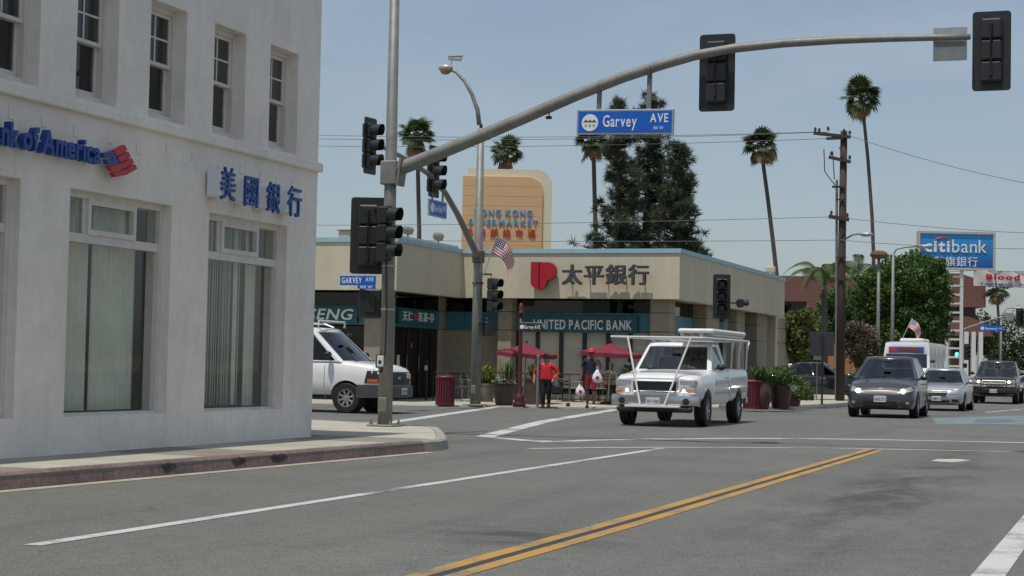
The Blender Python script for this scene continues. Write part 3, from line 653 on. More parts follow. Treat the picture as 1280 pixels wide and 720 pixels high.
# --- signs of the bank building (each sign a thing)
M_lwht = mat('sign_letter_white', S(226, 230, 228), .5, var=.05); M_upr = mat('logo_red', S(168, 22, 44), .4, var=.1); M_chg = mat('charcoal_letter', S(70, 70, 72), .5, var=.12, vs=4)
def signbox(name, label, x0, x1, y, z0, z1, m, d=.1):
    t = thing(name, label, 'sign', ((x0+x1)/2, y, z0)); MB().box(x0, x1, y-d, y, z0, z1, .015).build('sign_panel', m, t, local=False); return t
zA, zB = onY(730, 415, Yw-.15).z, onY(730, 395, Yw-.15).z
xa, xb = onY(655, 405, Yw-.15).x, onY(797, 405, Yw-.15).x
t = signbox('shop_sign', 'long teal sign board reading UNITED PACIFIC BANK', xa, xb, Yw-.06, zA-.02, zB+.02, M_teald)
text(t, 'UNITED PACIFIC BANK', (onY(667, 405, Yw-.17).x, Yw-.162, onY(730, 412, Yw-.17).z), (1, 0, 0), (0, 0, 1), onY(790, 405, Yw-.17).x-onY(667, 405, Yw-.17).x, (zB-zA)*.60, M_lwht, depth=.03, bold=.018, gap=.13, space=.3)
xa, xb = onY(340, 392, Yl-.15).x, onY(447, 392, Yl-.15).x; zA, zB = onY(420, 403.5, Yl-.15).z, onY(420, 382.5, Yl-.15).z
t = signbox('shop_sign', 'dark teal sign board with slanted white letters ending in NSENG', xa, xb, Yl-.06, zA, zB, M_teald)
zz0 = onY(420, 399.5, Yl-.18).z
text(t, 'GINSENG', (onY(345, 398, Yl-.18).x, Yl-.162, zz0), (1, 0, 0), (.25, 0, 1), onY(439, 392, Yl-.18).x-onY(345, 392, Yl-.18).x, (zB-zA)*.66, M_lwht, depth=.03, bold=.014)
# tea shop sign on receding side
Xs = Xl+.1; ya, yb_ = onX(499, 396, Xs+.1).y, onX(544, 396, Xs+.1).y; zA, zB = onX(520, 406, Xs+.1).z, onX(520, 386.5, Xs+.1).z
t = thing('shop_sign', 'teal sign board with white characters and red seal over the tea shop doors', 'sign', (Xs, ya, zA)); MB().box(Xs-.04, Xs+.1, ya, yb_, zA, zB, .015).build('sign_panel', M_teald, t, local=False)
w_ = yb_-ya
text(t, '天仁', (Xs+.102, ya+w_*.08, zA+(zB-zA)*.22), (0, 1, 0), (0, 0, 1), w_*.27, (zB-zA)*.58, M_lwht, depth=.03); text(t, '茗茶·亭', (Xs+.102, ya+w_*.50, zA+(zB-zA)*.22), (0, 1, 0), (0, 0, 1), w_*.45, (zB-zA)*.58, M_lwht, depth=.03)
MB().box(Xs+.1, Xs+.13, ya+w_*.39, ya+w_*.47, zA+(zB-zA)*.25, zA+(zB-zA)*.75, .005).build('red_seal', mat('seal_red', S(170, 60, 60), .5), t, local=False)
# red logo: U with a P bowl
zl0, zl1 = onY(683, 362, YF).z, onY(683, 328.5, YF).z; xa, xb = onY(667, 345, YF).x, onY(698, 345, YF).x; wl = xb-xa; hl = zl1-zl0
t = thing('wall_logo', 'red block letter logo mounted on the tan fascia', 'sign', (xa, YF, zl0))
def prof(pts): return [(p[0]*wl, -.3, p[1]*hl) for p in pts]
left = [(0, 1), (0, .3)]+[(.32-.32*math.cos(a), .28-.28*math.sin(a)) for a in np.linspace(.2, PI/2, 6)]+[(.32, 1)]
right = [(.36, 1), (.36, 0)]+[(.345+.3*math.sin(a), .28-.28*math.cos(a)) for a in np.linspace(.15, PI/2, 6)]+[(.655, .34)]+[(.70+.3*math.sin(a), .67-.33*math.cos(a)) for a in np.linspace(.0, PI, 9)]
MB().prism(prof(left), (0, .14, 0)).build('logo_half', M_upr, t); MB().prism(prof(right), (0, .14, 0)).build('logo_half', M_upr, t)
def frm(p): return [(q[0], q[1]+.14, q[2]) for q in prof(p)]
MB().prism(frm([(-.02, 1.02)]+left[1:-1]+[(.345, 0), (.345, 1.02)]), (0, .06, 0)).build('logo_back', M_dplast, t); MB().prism(frm([(.346, 1.01), (.346, 0)]+right[2:]), (0, .06, 0)).build('logo_back', M_dplast, t)
for sx_ in (.15, .5): MB().tube([(wl*sx_, -.1, hl*.6), (wl*sx_, 0, hl*.6)], .02, 6).build('stand_off', M_dplast, t)
zc0, zc1 = onY(757, 356.5, YF-.25).z, onY(757, 332, YF-.25).z; xa, xb = onY(703.5, 345, YF-.25).x, onY(812, 345, YF-.25).x
t = thing('wall_sign', 'four charcoal characters standing proud of the tan fascia', 'sign', (xa, YF, zc0))
text(t, '太平銀行', (xa, YF-.26, zc0), (1, 0, 0), (0, 0, 1), xb-xa-.035, zc1-zc0-.03, M_chg, depth=.12, gap=.14, name='character', shifts=((0, 0, 0), (.035, 0, .003), (0, .03, .006), (.035, .03, .009)))
for q in np.linspace(.08, .92, 5): MB().tube([((xb-xa)*q, -.26, .3), ((xb-xa)*q, 0, .3)], .02, 6).build('stand_off', M_dplast, t)
# floodlights on the roof edge
def floodlight(px, py, label, X=None):
    p = onX(px, py, XL-.6) if X is None else X; z0 = ZT+.2
    t = thing('roof_floodlight', label, 'floodlight', (p.x, p.y, z0), .4, 'floodlights on the bank roof')
    MB().tube([(0, 0, 0), (0, 0, .12)], .03, 8).build('bracket', M_galv, t); b = MB().box(-.17, .17, -.1, .1, -.11, .11, .03).build('lamp_housing', mat('lamp_grey', S(120, 116, 106), .5), t, loc=(0, 0, .24), rot=(.5, 0, .6))
    MB().box(-.14, .14, -.112, -.102, -.08, .08).build('lamp_glass', M_galv, b); return t
floodlight(510, 285, 'grey floodlight on the roof edge nearest the signal pole'); floodlight(548, 291, 'grey floodlight on the roof edge left of the bare street lamp pole')
p = onX(966, 343, XR-.4); t = thing('roof_floodlight', 'small tan floodlight at the far end of bank roof', 'floodlight', (p.x, p.y, ZT+.06), 0, 'floodlights on the bank roof')
MB().tube([(0, 0, 0), (0, 0, .2)], .03, 8).build('bracket', M_galv, t); MB().box(-.3, .1, -.12, .12, .18, .42, .03).build('lamp_housing', M_coplt, t)
p = onY(434, 284, YL+.8); t = thing('roof_vent', 'pale box vent on the roof behind the big signal head', 'vent', (p.x, p.y, ZT-.1)); MB().box(-.2, .2, -.2, .2, 0, .42, .02).build('vent_box', M_coplt, t); MB().box(-.25, .25, -.25, .25, .42, .5, .02).build('vent_cap', M_coplt, t)
# ================================================================== SUPERMARKET SIGN TOWER
M_or = mat('orange_panel', S(208, 168, 124), .6, var=.06, vs=2); M_cream = mat('cream_trim', S(216, 204, 176), .6, var=.06)
Zs = 102; a = D(577, 300, Zs); b = D(689, 300, Zs); tp = D(633, 211, Zs); ex = (b-a); wS = ex.length; ex.normalize(); zb_ = 0; hS = tp.z
rzS = math.atan2(ex.y, ex.x)
t = thing('sign_tower', 'tall orange rounded sign tower with blue and red lettering behind bank', 'sign', (a.x, a.y, 0), rzS)
def roundrect(x0, x1, z0, z1, r, y): return [(x0, y, z0), (x1, y, z0)]+[(x1-r+r*math.sin(q), y, z1-r+r*math.cos(q)) for q in np.linspace(PI/2, 0, 7)]+[(x0+r*.0, y, z1)]
MB().prism(roundrect(-.05+.35, wS, 0, hS, .95, .0), (0, 1.1, 0)).build('tower_frame', M_cream, t)
n = 16; zlow = 3.0; zs = np.linspace(zlow, hS-.45, n+1)
for k in range(n):
    x1 = wS-.55; z0, z1 = zs[k]+.006, zs[k+1]-.006
    if z1 > hS-1.2: pass
    r = .75; zc = hS-.45-r
    xe = lambda z: x1 if z < zc else x1-r+math.sqrt(max(0, r*r-(z-zc)**2))
    MB().prism([(0, -.12, z0), (xe(z0), -.12, z0), (xe((z0+z1)/2), -.12, (z0+z1)/2), (xe(z1), -.12, z1), (0, -.12, z1)], (0, .12, 0)).build('face_panel', M_or, t)
M_skyb = mat('tower_blue', S(62, 150, 200), .5); M_tred = mat('tower_red', S(190, 60, 40), .5)
def ttext(s, pxl, pxr, py0, py1, m, **k):
    p = D(pxl, py1, Zs-.2); q = D(pxr, py1, Zs-.2); h = D(pxl, py0, Zs-.2).z-p.z; lx0 = (p-a).dot(ex); lx1 = (q-a).dot(ex)
    w0 = thing('x', None, None) if False else None
    save = t.location.copy(); t2 = t
    # letters in the tower's own frame
    rv, _ = glyph('國' if ord(s[0]) > 0x2e80 else 'H', k.get('bold', 0), .05); y0, y1 = rv[:, 1].min(), rv[:, 1].max(); sc = h/(y1-y0); pos = []; x = 0; gp_ = .6 if ord(s[0]) > 0x2e80 else .2
    for c in s:
        if c == ' ': x += .4; continue
        v, f = glyph(c, k.get('bold', 0), .05); pos.append((c, x-v[:, 0].min())); x += v[:, 0].max()-v[:, 0].min()+gp_
    sx = (lx1-lx0)/(x-gp_)
    for c, xo in pos:
        v, f = glyph(c, k.get('bold', 0), .05); mb = MB(); mb.add([(lx0+(u[0]+xo)*sx, -.12-u[2]*1.2, p.z+(u[1]-y0)*sc) for u in v], f); link('letter', mb.mesh('letter'), m, t)
ttext('HONG KONG', 592, 664.5, 261, 269, M_skyb, bold=.015); ttext('SUPERMARKET', 585.5, 672, 273.5, 281, M_skyb, bold=.012); ttext('香港超級市場', 581, 669, 285.5, 295.5, M_tred)
# ================================================================== BRICK BUILDINGS FAR BEHIND
M_brick = mat('red_brick', S(122, 82, 74), .85, var=.14, vs=3, bump=.1, col2=S(110, 74, 68)); M_bwin = mat('brick_window_dark', (.03, .032, .035), .3, var=.2)
def place_dir(pxl, pxr, py, Z): a = D(pxl, py, Z); b = D(pxr, py, Z); e = (b-a); w = e.length; return a, w, math.atan2(e.y, e.x)
Zb = 125; a, w, r = place_dir(968, 1110, 345, Zb)
t = thing('brick_building', 'low red brick building with dark window band behind the palms', 'building', (a.x, a.y, 0), r); H = D(1000, 345, Zb).z
z2, z1 = D(1000, 377, Zb).z, D(1000, 399, Zb).z
MB().box(0, w, .0, 8, z2, H, .02).build('upper_wall', M_brick, t); MB().box(0, w, 0, 8, 0, z1).build('lower_wall', M_brick, t); MB().box(0, w, .35, 8, z1, z2).build('recess_wall', M_bwin, t)
for k in range(9): x0 = .15+k*.95; MB().box(x0, x0+.9, .3, .35, z1+.05, z2-.05).build('window', glassmat('far_glass', (.12, .13, .14), 1, .03), t)
for x0 in (1.9+.4, 5.8): MB().box(x0, x0+3.0, .0, .34, z1, z2).build('brick_pier', M_brick, t)
a, w, r = place_dir(1030, 1120, 440, 98); t = thing('boundary_wall', 'tan block wall behind the car park', 'wall', (a.x, a.y, SWZ), r); H = D(1060, 432, 98).z-SWZ
M_tanw = mat('tan_block', S(168, 128, 88), .9, var=.15, vs=3, bump=.1)
for k in range(6): MB().box(w*k/6+.01, w*(k+1)/6-.01, 0, .2, 0, H).build('wall_panel', M_tanw, t)
for k in range(7): MB().box(w*k/6-.14, w*k/6+.14, -.06, .26, 0, H+.1).build('pier', M_tanw, t)
# rounded brick office block behind the bank pole sign
Zb = 175; a, w, r = place_dir(1140, 1240, 400, Zb); t = thing('office_building', 'stepped brick office block behind the pole sign', 'building', (a.x, a.y, 0), r)
zz = lambda py: D(1215, py, Zb).z; xx_ = lambda px: (px-1140)/100*w
def bprism(pts, nm, m, y0=0, d=12): MB().prism([(xx_(p[0]), y0, zz(p[1])) for p in pts], (0, d, 0)).build(nm, m, t)
bprism([(1142, 384), (1232, 384), (1232, 352), (1200, 342), (1142, 342)], 'upper_storey', M_brick)
bprism([(1142, 401), (1222, 401), (1222, 384), (1142, 384)], 'window_band', M_bwin, .8)
for k in range(7): bprism([(1150+k*10, 400), (1158+k*10, 400), (1158+k*10, 386), (1150+k*10, 386)], 'window', MATS['far_glass'], .7, .08)
bprism([(1142, 420), (1240, 420), (1228, 404), (1210, 396), (1142, 396)], 'middle_storey', M_brick, -.6)
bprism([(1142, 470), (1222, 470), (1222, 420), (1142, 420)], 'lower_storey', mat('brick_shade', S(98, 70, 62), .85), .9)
for k in range(3): bprism([(1203+k*9, 470), (1208+k*9, 470), (1208+k*9, 415), (1203+k*9, 415)], 'white_fin', M_white, -.9, .5)
# ================================================================== POLE SIGN WITH BLUE FACE
Zq = 122; a, w, r = place_dir(1147, 1244, 313, Zq); t = thing('pole_sign', 'big blue illuminated bank sign on white lattice tower', 'sign', (a.x, a.y, 0), r)
zq = lambda py: D(1196, py, Zq).z; z0, z1 = zq(337.5), zq(289.5); xq_ = lambda px: (px-1147)/97*w
fr = frame4(0, w, z0, z1, .16, 0, .5); fr.v = [(v[1], v[0]-.1, v[2]) for v in fr.v]; fr.build('sign_frame', mat('sign_frame_grey', S(176, 172, 162), .5), t)
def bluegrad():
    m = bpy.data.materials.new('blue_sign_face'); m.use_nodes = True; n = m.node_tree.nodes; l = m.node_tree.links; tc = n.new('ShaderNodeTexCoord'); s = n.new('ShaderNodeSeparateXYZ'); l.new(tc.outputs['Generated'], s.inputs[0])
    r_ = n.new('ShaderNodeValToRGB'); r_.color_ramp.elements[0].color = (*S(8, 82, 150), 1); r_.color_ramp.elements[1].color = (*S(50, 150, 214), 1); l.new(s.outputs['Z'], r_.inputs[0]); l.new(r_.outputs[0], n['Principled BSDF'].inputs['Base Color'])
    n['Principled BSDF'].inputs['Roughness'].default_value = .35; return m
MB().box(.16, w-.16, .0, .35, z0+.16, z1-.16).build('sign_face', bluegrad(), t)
def ltext(t, s, x0, x1, z, h, y, m, bold=0, gap=.1):
    rv, _ = glyph('國' if ord(s[0]) > 0x2e80 else ('x' if s[0].islower() else 'H'), bold, .05); y0, y1 = rv[:, 1].min(), rv[:, 1].max(); sc = h/(y1-y0); pos = []; x = 0
    for c in s:
        if c == ' ': x += .3; continue
        v, f = glyph(c, bold, .05); pos.append((c, x-v[:, 0].min())); x += v[:, 0].max()-v[:, 0].min()+gap
    sx = (x1-x0)/(x-gap)
    for c, xo in pos:
        v, f = glyph(c, bold, .05); mb = MB(); mb.add([(x0+(u[0]+xo)*sx, y-u[2], z+(u[1]-y0)*sc) for u in v], f); link('letter', mb.mesh('letter'), m, t)
xh = (zq(305)-zq(315.5))
ltext(t, 'citi', xq_(1156), xq_(1187), zq(315.5), xh, -.005, M_lwht, .03); ltext(t, 'bank', xq_(1190), xq_(1233), zq(315.5), xh, -.005, M_lwht, 0)
ltext(t, '花旗銀行', xq_(1168), xq_(1222), zq(333), zq(321.5)-zq(333), -.005, M_lwht)
arc = [(xq_(1168)+(xq_(1187)-xq_(1168))*.5+(xq_(1187)-xq_(1168))*.52*math.cos(q), -.03, zq(303)+.32*math.sin(q)) for q in np.linspace(.35, PI-.35, 11)]; MB().tube(arc, .055, 6).build('red_arc', mat('arc_red', S(205, 30, 45), .4), t)
xl, xr_ = xq_(1185), xq_(1203)
for x in (xl, xr_): MB().box(x-.1, x+.1, .05, .25, 0, z0).build('tower_leg', M_white, t)
zc = z0-.4; k = 0
while zc > 1: MB().box(xl+.1, xr_-.1, .06, .2, zc-.13, zc).build('tower_rung', M_white, t); zc -= .62
# ================================================================== POLES, SIGNALS, STREET SIGNS
M_blue = mat('street_sign_blue', S(8, 92, 186), .45, var=.06); M_sgn = mat('sign_white_print', S(225, 228, 228), .5, var=.03); M_alu = mat('sign_aluminium', S(165, 168, 168), .4, .4, var=.12)
M_lensd = mat('dark_lens', (.025, .02, .015), .25, var=.3)
def signal_head(name, label, loc, rz, plate=True, sec=3, lit=None, sc=1.0, group='traffic signal heads', pw=.62):
    """lenses face local -y; origin at the middle of the head"""
    t = thing(name, label, 'traffic signal', loc, rz, group); t.scale = (sc, sc, sc); h = .355; z0 = -sec*h/2
    if plate: 
        mb = MB(); W2 = pw/2; H2 = sec*h/2+.13; r = .05; pts = []
        for sx_, sz_, a0 in ((1, 1, 0), (-1, 1, PI/2), (-1, -1, PI), (1, -1, 3*PI/2)):
            for q in (0, PI/4, PI/2): pts.append((sx_*(W2-r)+r*math.cos(a0+q), -.02, sz_*(H2-r)+r*math.sin(a0+q)))
        mb.prism(pts, (0, .012, 0)).build('backplate', M_black, t)
    for k in range(sec):
        z = z0+k*h; b = MB().box(-.17, .17, -.09, .12, z+.006, z+h-.006, .03).build('signal_section', M_black, t)
        zc = z+h/2; v = MB(); n = 14; vs = []
        for j in range(n+1):
            a = -PI*.72+2*PI*.72*j/n+PI/2; ln = .27-.07*abs(j/n-.5)*2
            vs += [(.15*math.cos(a), -.09, zc+.15*math.sin(a)), (.15*math.cos(a), -.09-ln, zc+.15*math.sin(a)), (.144*math.cos(a), -.09-ln, zc+.144*math.sin(a)), (.144*math.cos(a), -.09, zc+.144*math.sin(a))]
        v.add(vs, [(4*j+q, 4*j+4+q, 4*j+4+(q+1) % 4, 4*j+(q+1) % 4) for j in range(n) for q in range(4)]); v.build('visor', M_black, b)
        MB().lathe([(.143, -.085), (.142, -.1), (.09, -.118), (0, -.124)], (0, 0, zc), 16, 'y').build('lens', M_lensd if lit != k else mat('signal_lit_%d' % k, (.05, .4, .2) if k == 0 else (.6, .03, .03), .3, emit=((.1, .9, .5) if k == 0 else (1, .05, .05)), es=2.5, var=0), b)
    MB().tube([(0, .12, z0+.1), (0, .17, z0+.1), (0, .17, -z0-.1), (0, .12, -z0-.1)], .025, 8).build('bracket', M_black, t)
    return t
# --- near signal pole with long mast arm
pb = G(481, 533, SWZ); YP = pb.y
pole_xy = lambda z: (0, 0, z)
near = thing('signal_pole', 'tall galvanised signal pole with long curved mast arm on near corner', 'pole', pb)
zarm = onY(492, 211, YP).z-SWZ
MB().tube([(0, 0, .03), (0, 0, 3), (0, 0, 9.2)], [.128, .112, .075], 14).build('pole', M_galv, near, True)
MB().box(-.24, .24, -.24, .24, 0, .035, .01).build('base_plate', M_galv, near)
for sx_ in (-1, 1):
    for sy_ in (-1, 1): MB().lathe([(.035, .035), (.035, .075), (.018, .08), (.018, .12)], (sx_*.18, sy_*.18, 0), 6).build('anchor_bolt', M_galv, near)
MB().box(-.08, .08, -.145, -.11, .25, .5, .01).build('hand_hole_cover', M_galv, near)
apx = [(497, 212), (550, 191), (600, 170.5), (660, 145), (720, 119), (780, 96), (830, 80), (870, 69), (920, 60), (980, 54), (1050, 50), (1110, 48), (1165, 47), (1213, 46)]
apts = [onY(px, py, YP)-pb for px, py in apx]; L_ = len(apts)
MB().tube([Vector((.0, 0, apts[0].z-.06))]+apts, [.128]+[.125-.078*i/(L_-1) for i in range(L_)], 12).build('mast_arm', M_galv, near, True)
MB().box(-.14, .16, -.14, .14, zarm-.28, zarm+.13, .015).build('arm_clamp', M_galv, near)
mb = MB().prism([(.16, -.15, zarm-.3), (.2, -.15, zarm-.3), (.26, -.15, zarm+.17), (.22, -.15, zarm+.17)], (0, .3, 0)); mb.build('arm_flange', M_galv, near)
def pxy(px, py): return onY(px, py, YP)
def back_signal(px0, px1, py0, py1, label):
    c = pxy((px0+px1)/2, (py0+py1)/2); h = pxy((px0+px1)/2, py0).z-pxy((px0+px1)/2, py1).z
    return signal_head('traffic_light', label, (c.x, YP+.18, c.z), PI, True, 3, None, h/1.325, pw=.62)
back_signal(871, 915, 40, 137, 'black traffic signal seen from behind at the middle of mast arm')
back_signal(1215.5, 1261, 11, 111, 'black traffic signal seen from behind at the tip of mast arm')
c = pxy(1187, 54); t = thing('regulatory_sign', 'back of a small square sign at the mast arm end', 'sign', (c.x, YP+.07, c.z)); hw = (pxy(1208, 54).x-pxy(1165.5, 54).x)/2; hz = (pxy(1187, 33).z-pxy(1187, 75).z)/2
MB().box(-hw, hw, 0, .006, -hz, hz, .002).build('sign_panel', M_alu, t); MB().box(-hw*.9, hw*.9, -.03, -.0005, -.03, .03).build('bracket', M_galv, t)
MB().box(-hw*.93, hw*.93, -.002, -.0004, -hz*.94, -hz*.35).build('backing_sheet', mat('backing_cream', S(180, 178, 168), .6), t)
# hanging blue name sign
a = pxy(721, 168.5); b = pxy(842.5, 137); t = thing('street_name_sign', 'big hanging blue Garvey AVE street name sign on mast arm', 'sign', (a.x, YP, a.z)); w = b.x-a.x; h = pxy(782, 137).z-pxy(782, 168.5).z
MB().box(0, w, -.03, .03, 0, h, .008).build('sign_border', M_alu, t); MB().box(.03, w-.03, -.034, -.0301, .03, h-.03, .002).build('sign_face', M_blue, t)
t.rotation_euler = (0, .022, 0)
ltext(t, 'Garvey', w*.215, w*.485, h*.30, h*.36, -.0345, M_sgn, .0, .09) if False else None
def sgtext(s, x0, x1, z0, z1, bold, ref='H', gap=.1, sp=.25):
    rv, _ = glyph(ref, bold, .05); y0, y1 = rv[:, 1].min(), rv[:, 1].max(); sc = (z1-z0)/(y1-y0); pos = []; x = 0
    for c in s:
        if c == ' ': x += sp; continue
        v, f = glyph(c, bold, .05); pos.append((c, x-v[:, 0].min())); x += v[:, 0].max()-v[:, 0].min()+gap
    sx = (x1-x0)/(x-gap)
    for c, xo in pos:
        v, f = glyph(c, bold, .05); mb = MB(); mb.add([(x0+(u[0]+xo)*sx, -.035-u[2]*.1, z0+(u[1]-y0)*sc) for u in v], f); link('letter', mb.mesh('letter'), M_sgn, t)
sgtext('Garvey', w*.275, w*.625, h*.30, h*.76, .012); sgtext('AVE', w*.76, w*.945, h*.47, h*.82, .018); sgtext('100 W', w*.80, w*.90, h*.19, h*.31, .0)
MB().lathe([(h*.34, 0), (h*.34, .004), (0, .004)], (0, 0, 0), 28, 'y').build('seal', M_sgn, t, loc=(w*.14, -.0395, h*.47))
for k in range(3): MB().prism([(w*.14+(k-1)*.07-.05, -.041, h*.48), (w*.14+(k-1)*.07+.05, -.041, h*.48), (w*.14+(k-1)*.07, -.041, h*.60)], (0, .001, 0)).build('seal_emblem', mat('seal_green', S(60, 100, 80), .6), t)
for k in range(3): MB().box(w*.14-.09+k*.07, w*.14-.05+k*.07, -.041, -.04, h*.3, h*.4).build('seal_emblem', mat('seal_grey', S(150, 155, 140), .6), t)
for px in (748, 810):
    q = pxy(px, 138); za = min(apts, key=lambda p: abs(p.x+pb.x-q.x)).z+SWZ
    i = next(i for i in range(L_-1) if apts[i].x+pb.x <= q.x <= apts[i+1].x+pb.x); f = (q.x-pb.x-apts[i].x)/(apts[i+1].x-apts[i].x); za = apts[i].lerp(apts[i+1], f).z+SWZ
    hb = MB().box(q.x-.04, q.x+.04, YP-.012, YP+.012, q.z-.01, za-.05).build('hanger_bar', M_galv, t, local=False)
    rg = MB(); ring = [(q.x, YP+.105*math.cos(a), za+.105*math.sin(a)) for a in np.linspace(0, 2*PI, 15)]; rg.tube(ring, .012, 6, False).build('hanger_clamp', M_galv, t, local=False)
q = pxy(686, 147); t = thing('detector_camera', 'tiny dark detector under the mast arm', 'camera', (q.x, YP, q.z)); MB().box(-.05, .05, -.03, .03, -.025, .025, .01).build('housing', M_black, t); MB().tube([(0, 0, .02), (.01, 0, .1)], .01, 6).build('bracket', M_black, t)
for zz in (2.0, 2.75, 3.35, 4.45): MB().lathe([(.122, zz), (.122, zz+.03)], n=14, caps=False).build('steel_band', M_alu, near)
MB().tube([(.03, -.13, 1.2), (.04, -.125, 2.0), (.0, -.12, 3.0)], .012, 6).build('cable', M_black, near)
# heads on the near pole
c = pxy(457.5, 294); h = pxy(457, 246).z-pxy(457, 342).z
signal_head('traffic_light', 'large black signal with backplate seen from behind, left of near pole', (c.x, YP+.1, c.z), PI+.35, True, 3, None, h/1.325)
c = pxy(489, 293); signal_head('traffic_light', 'black signal with visors to the right on the near pole', (c.x, YP-.24, c.z), PI/2-.15, False, 3, None, (h/1.325)*.86)
MB().bar((-.32, .05, c.z-SWZ+.45), (.1, -.2, c.z-SWZ+.45), .05).build('signal_bracket', M_black, near); MB().bar((-.32, .05, c.z-SWZ-.45), (.1, -.2, c.z-SWZ-.45), .05).build('signal_bracket', M_black, near)
a = pxy(430, 357); b = pxy(474.5, 345.5); t = thing('street_name_sign', 'small blue GARVEY AVE plate on the near signal pole', 'sign', (a.x, YP-.16, a.z), .0); w = b.x-a.x; h = b.z-a.z
MB().box(0, w, -.008, .008, 0, h, .002).build('sign_panel', M_blue, t); MB().box(w*.5, w, -.01, .006, -h*.38, -.002, .002).build('block_number_plate', M_blue, t)
def smalltext(s, x0, x1, z0, z1, y, bold=.01):
    rv, _ = glyph('H', bold, .05); y0, y1 = rv[:, 1].min(), rv[:, 1].max(); sc = (z1-z0)/(y1-y0); pos = []; x = 0
    for c in s:
        if c == ' ': x += .3; continue
        v, f = glyph(c, bold, .05); pos.append((c, x-v[:, 0].min())); x += v[:, 0].max()-v[:, 0].min()+.1
    sx = (x1-x0)/(x-.1); mb = MB()
    for c, xo in pos: v, f = glyph(c, bold, .05); mb.add([(x0+(u[0]+xo)*sx, y-u[2]*.06, z0+(u[1]-y0)*sc) for u in v], f)
    return link('lettering', mb.mesh('lettering'), M_sgn, t)
smalltext('GARVEY', w*.05, w*.62, h*.2, h*.82, -.0085, .02); smalltext('AVE', w*.72, w*.95, h*.4, h*.85, -.0085); smalltext('100 W', w*.58, w*.92, -h*.33, -h*.05, -.0105)
c = pxy(462, 379.5); t = thing('pedestrian_signal', 'black pedestrian signal box seen from behind on near pole', 'pedestrian signal', (c.x, YP+.05, c.z), PI+.3)
s1 = (pxy(475, 380).x-pxy(448, 380).x)/2; s2 = (pxy(462, 361).z-pxy(462, 398).z)/2
MB().box(-s1, s1, -.1, .12, -s2, s2, .03).build('housing', M_black, t); MB().box(-s1*.85, s1*.85, -.2, -.105, -s2*.85, s2*.9).build('hood', M_black, t); MB().box(-.24-s1, -s1, .0, .05, s2*.4, s2*.6).build('bracket', M_black, t); MB().box(-s1*.5, s1*.5, .12, .14, -s2*.6, s2*.6, .01).build('rear_door', M_black, t)
c = pxy(479.5, 452); t = thing('push_button', 'white crossing push-button plaque on near pole', 'push button', (c.x, YP-.125, c.z)); MB().box(-.062, .062, -.03, 0, -.09, .1, .01).build('plaque', M_white, t); MB().box(-.028, .028, -.034, -.0301, -.035, .02).build('pictogram', M_black, t); MB().box(-.03, .035, -.04, .02, -.19, -.1, .012).build('button_housing', M_black, t); MB().lathe([(.02, -.055), (.02, -.04), (0, -.056)], (0, 0, -.145), 10, 'y').build('button', M_chrome, t)
MB().box(-.09, -.065, -.02, .1, -.11, .12, .01).build('side_housing', M_black, t)
# --- far signal pole with street lamp, mast arm towards us over the cross street
fb = GF(594, 507); XP = fb.x
far = thing('signal_pole', 'far corner signal pole carrying a street lamp and a mast arm', 'pole', fb); ztop = onX(599.5, 160, XP).z-fb.z
MB().tube([(0, 0, .02), (0, 0, 3), (0, 0, ztop)], [.16, .145, .1], 14).build('pole', M_galv, far, True); MB().box(-.3, .3, -.3, .3, 0, .04, .01).build('base_plate', M_galv, far)
MB().box(-.07, .07, -.2, -.14, .35, .6, .01).build('hand_hole_cover', M_galv, far)
fpx = [(596, 318), (585, 295), (572, 268), (556, 240), (535, 217), (510, 200), (485, 187), (466, 178)]
fp = [onX(px, py, XP)-fb for px, py in fpx]; MB().tube([Vector((0, 0, fp[0].z-.2))]+fp, [.1]+[.1-.05*i/7 for i in range(8)], 10).build('mast_arm', M_galv, far, True)
MB().lathe([(.16, -.25), (.19, -.22), (.19, .1), (.14, .14)], (0, 0, fp[0].z), 12).build('arm_clamp', mat('rusty_steel', S(104, 88, 74), .7, .2, var=.3, vs=8), far)
MB().lathe([(.15, -.03), (.17, -.03), (.17, .03), (.15, .03)], (0, 0, onX(597, 354, XP).z-fb.z), 12).build('band', MATS['rusty_steel'], far)
lp = [onY(px, py, fb.y)-fb for px, py in ((599, 156), (597, 138), (590, 118), (581, 102), (570, 90), (562, 87))]; MB().tube(lp, [.075, .07, .06, .05, .045, .045], 8).build('lamp_arm', M_galv, far, True)
c = onY(557, 85, fb.y)-fb
lb = MB().ell((c.x, 0, c.z), (.24, .17, .12)).build('lamp_head', mat('lamp_head', S(170, 170, 164), .4, .3), far, True); MB().ell((c.x, 0, c.z-.09), (.17, .14, .11)).build('lamp_glass', mat('lamp_lens', S(140, 120, 90), .25), lb, True)
MB().lathe([(.05, 0), (.05, .12), (.02, .16)], (0, 0, ztop), 8).build('photocell', M_black, far)
c = onY(569, 73, fb.y); t = thing('surveillance_camera', 'white bullet camera mounted above the street lamp head', 'camera', c); MB().tube([(-.2, 0, .02), (.2, 0, -.02)], .075, 10).build('body', M_white, t); MB().tube([(-.1, 0, -.05), (-.13, 0, -.22)], .02, 6).build('bracket', M_white, t); MB().box(-.22, .24, -.09, .09, .06, .085).build('sun_shield', M_white, t)
for px, py0, py1, lab in ((462, 147, 218, 'black signal with three visors at the tip of far mast arm'), (542, 182, 247, 'black signal with three visors midway along the far mast arm')):
    c = onX(px, (py0+py1)/2, XP); h = onX(px, py0, XP).z-onX(px, py1, XP).z; signal_head('traffic_light', lab, c, PI/2-.12, True, 3, None, h/1.325, pw=.55)
    MB().bar(c-fb+Vector((-.1, 0, .2)), c-fb+Vector((0, 0, .2)), .06).build('signal_mount', M_black, far)
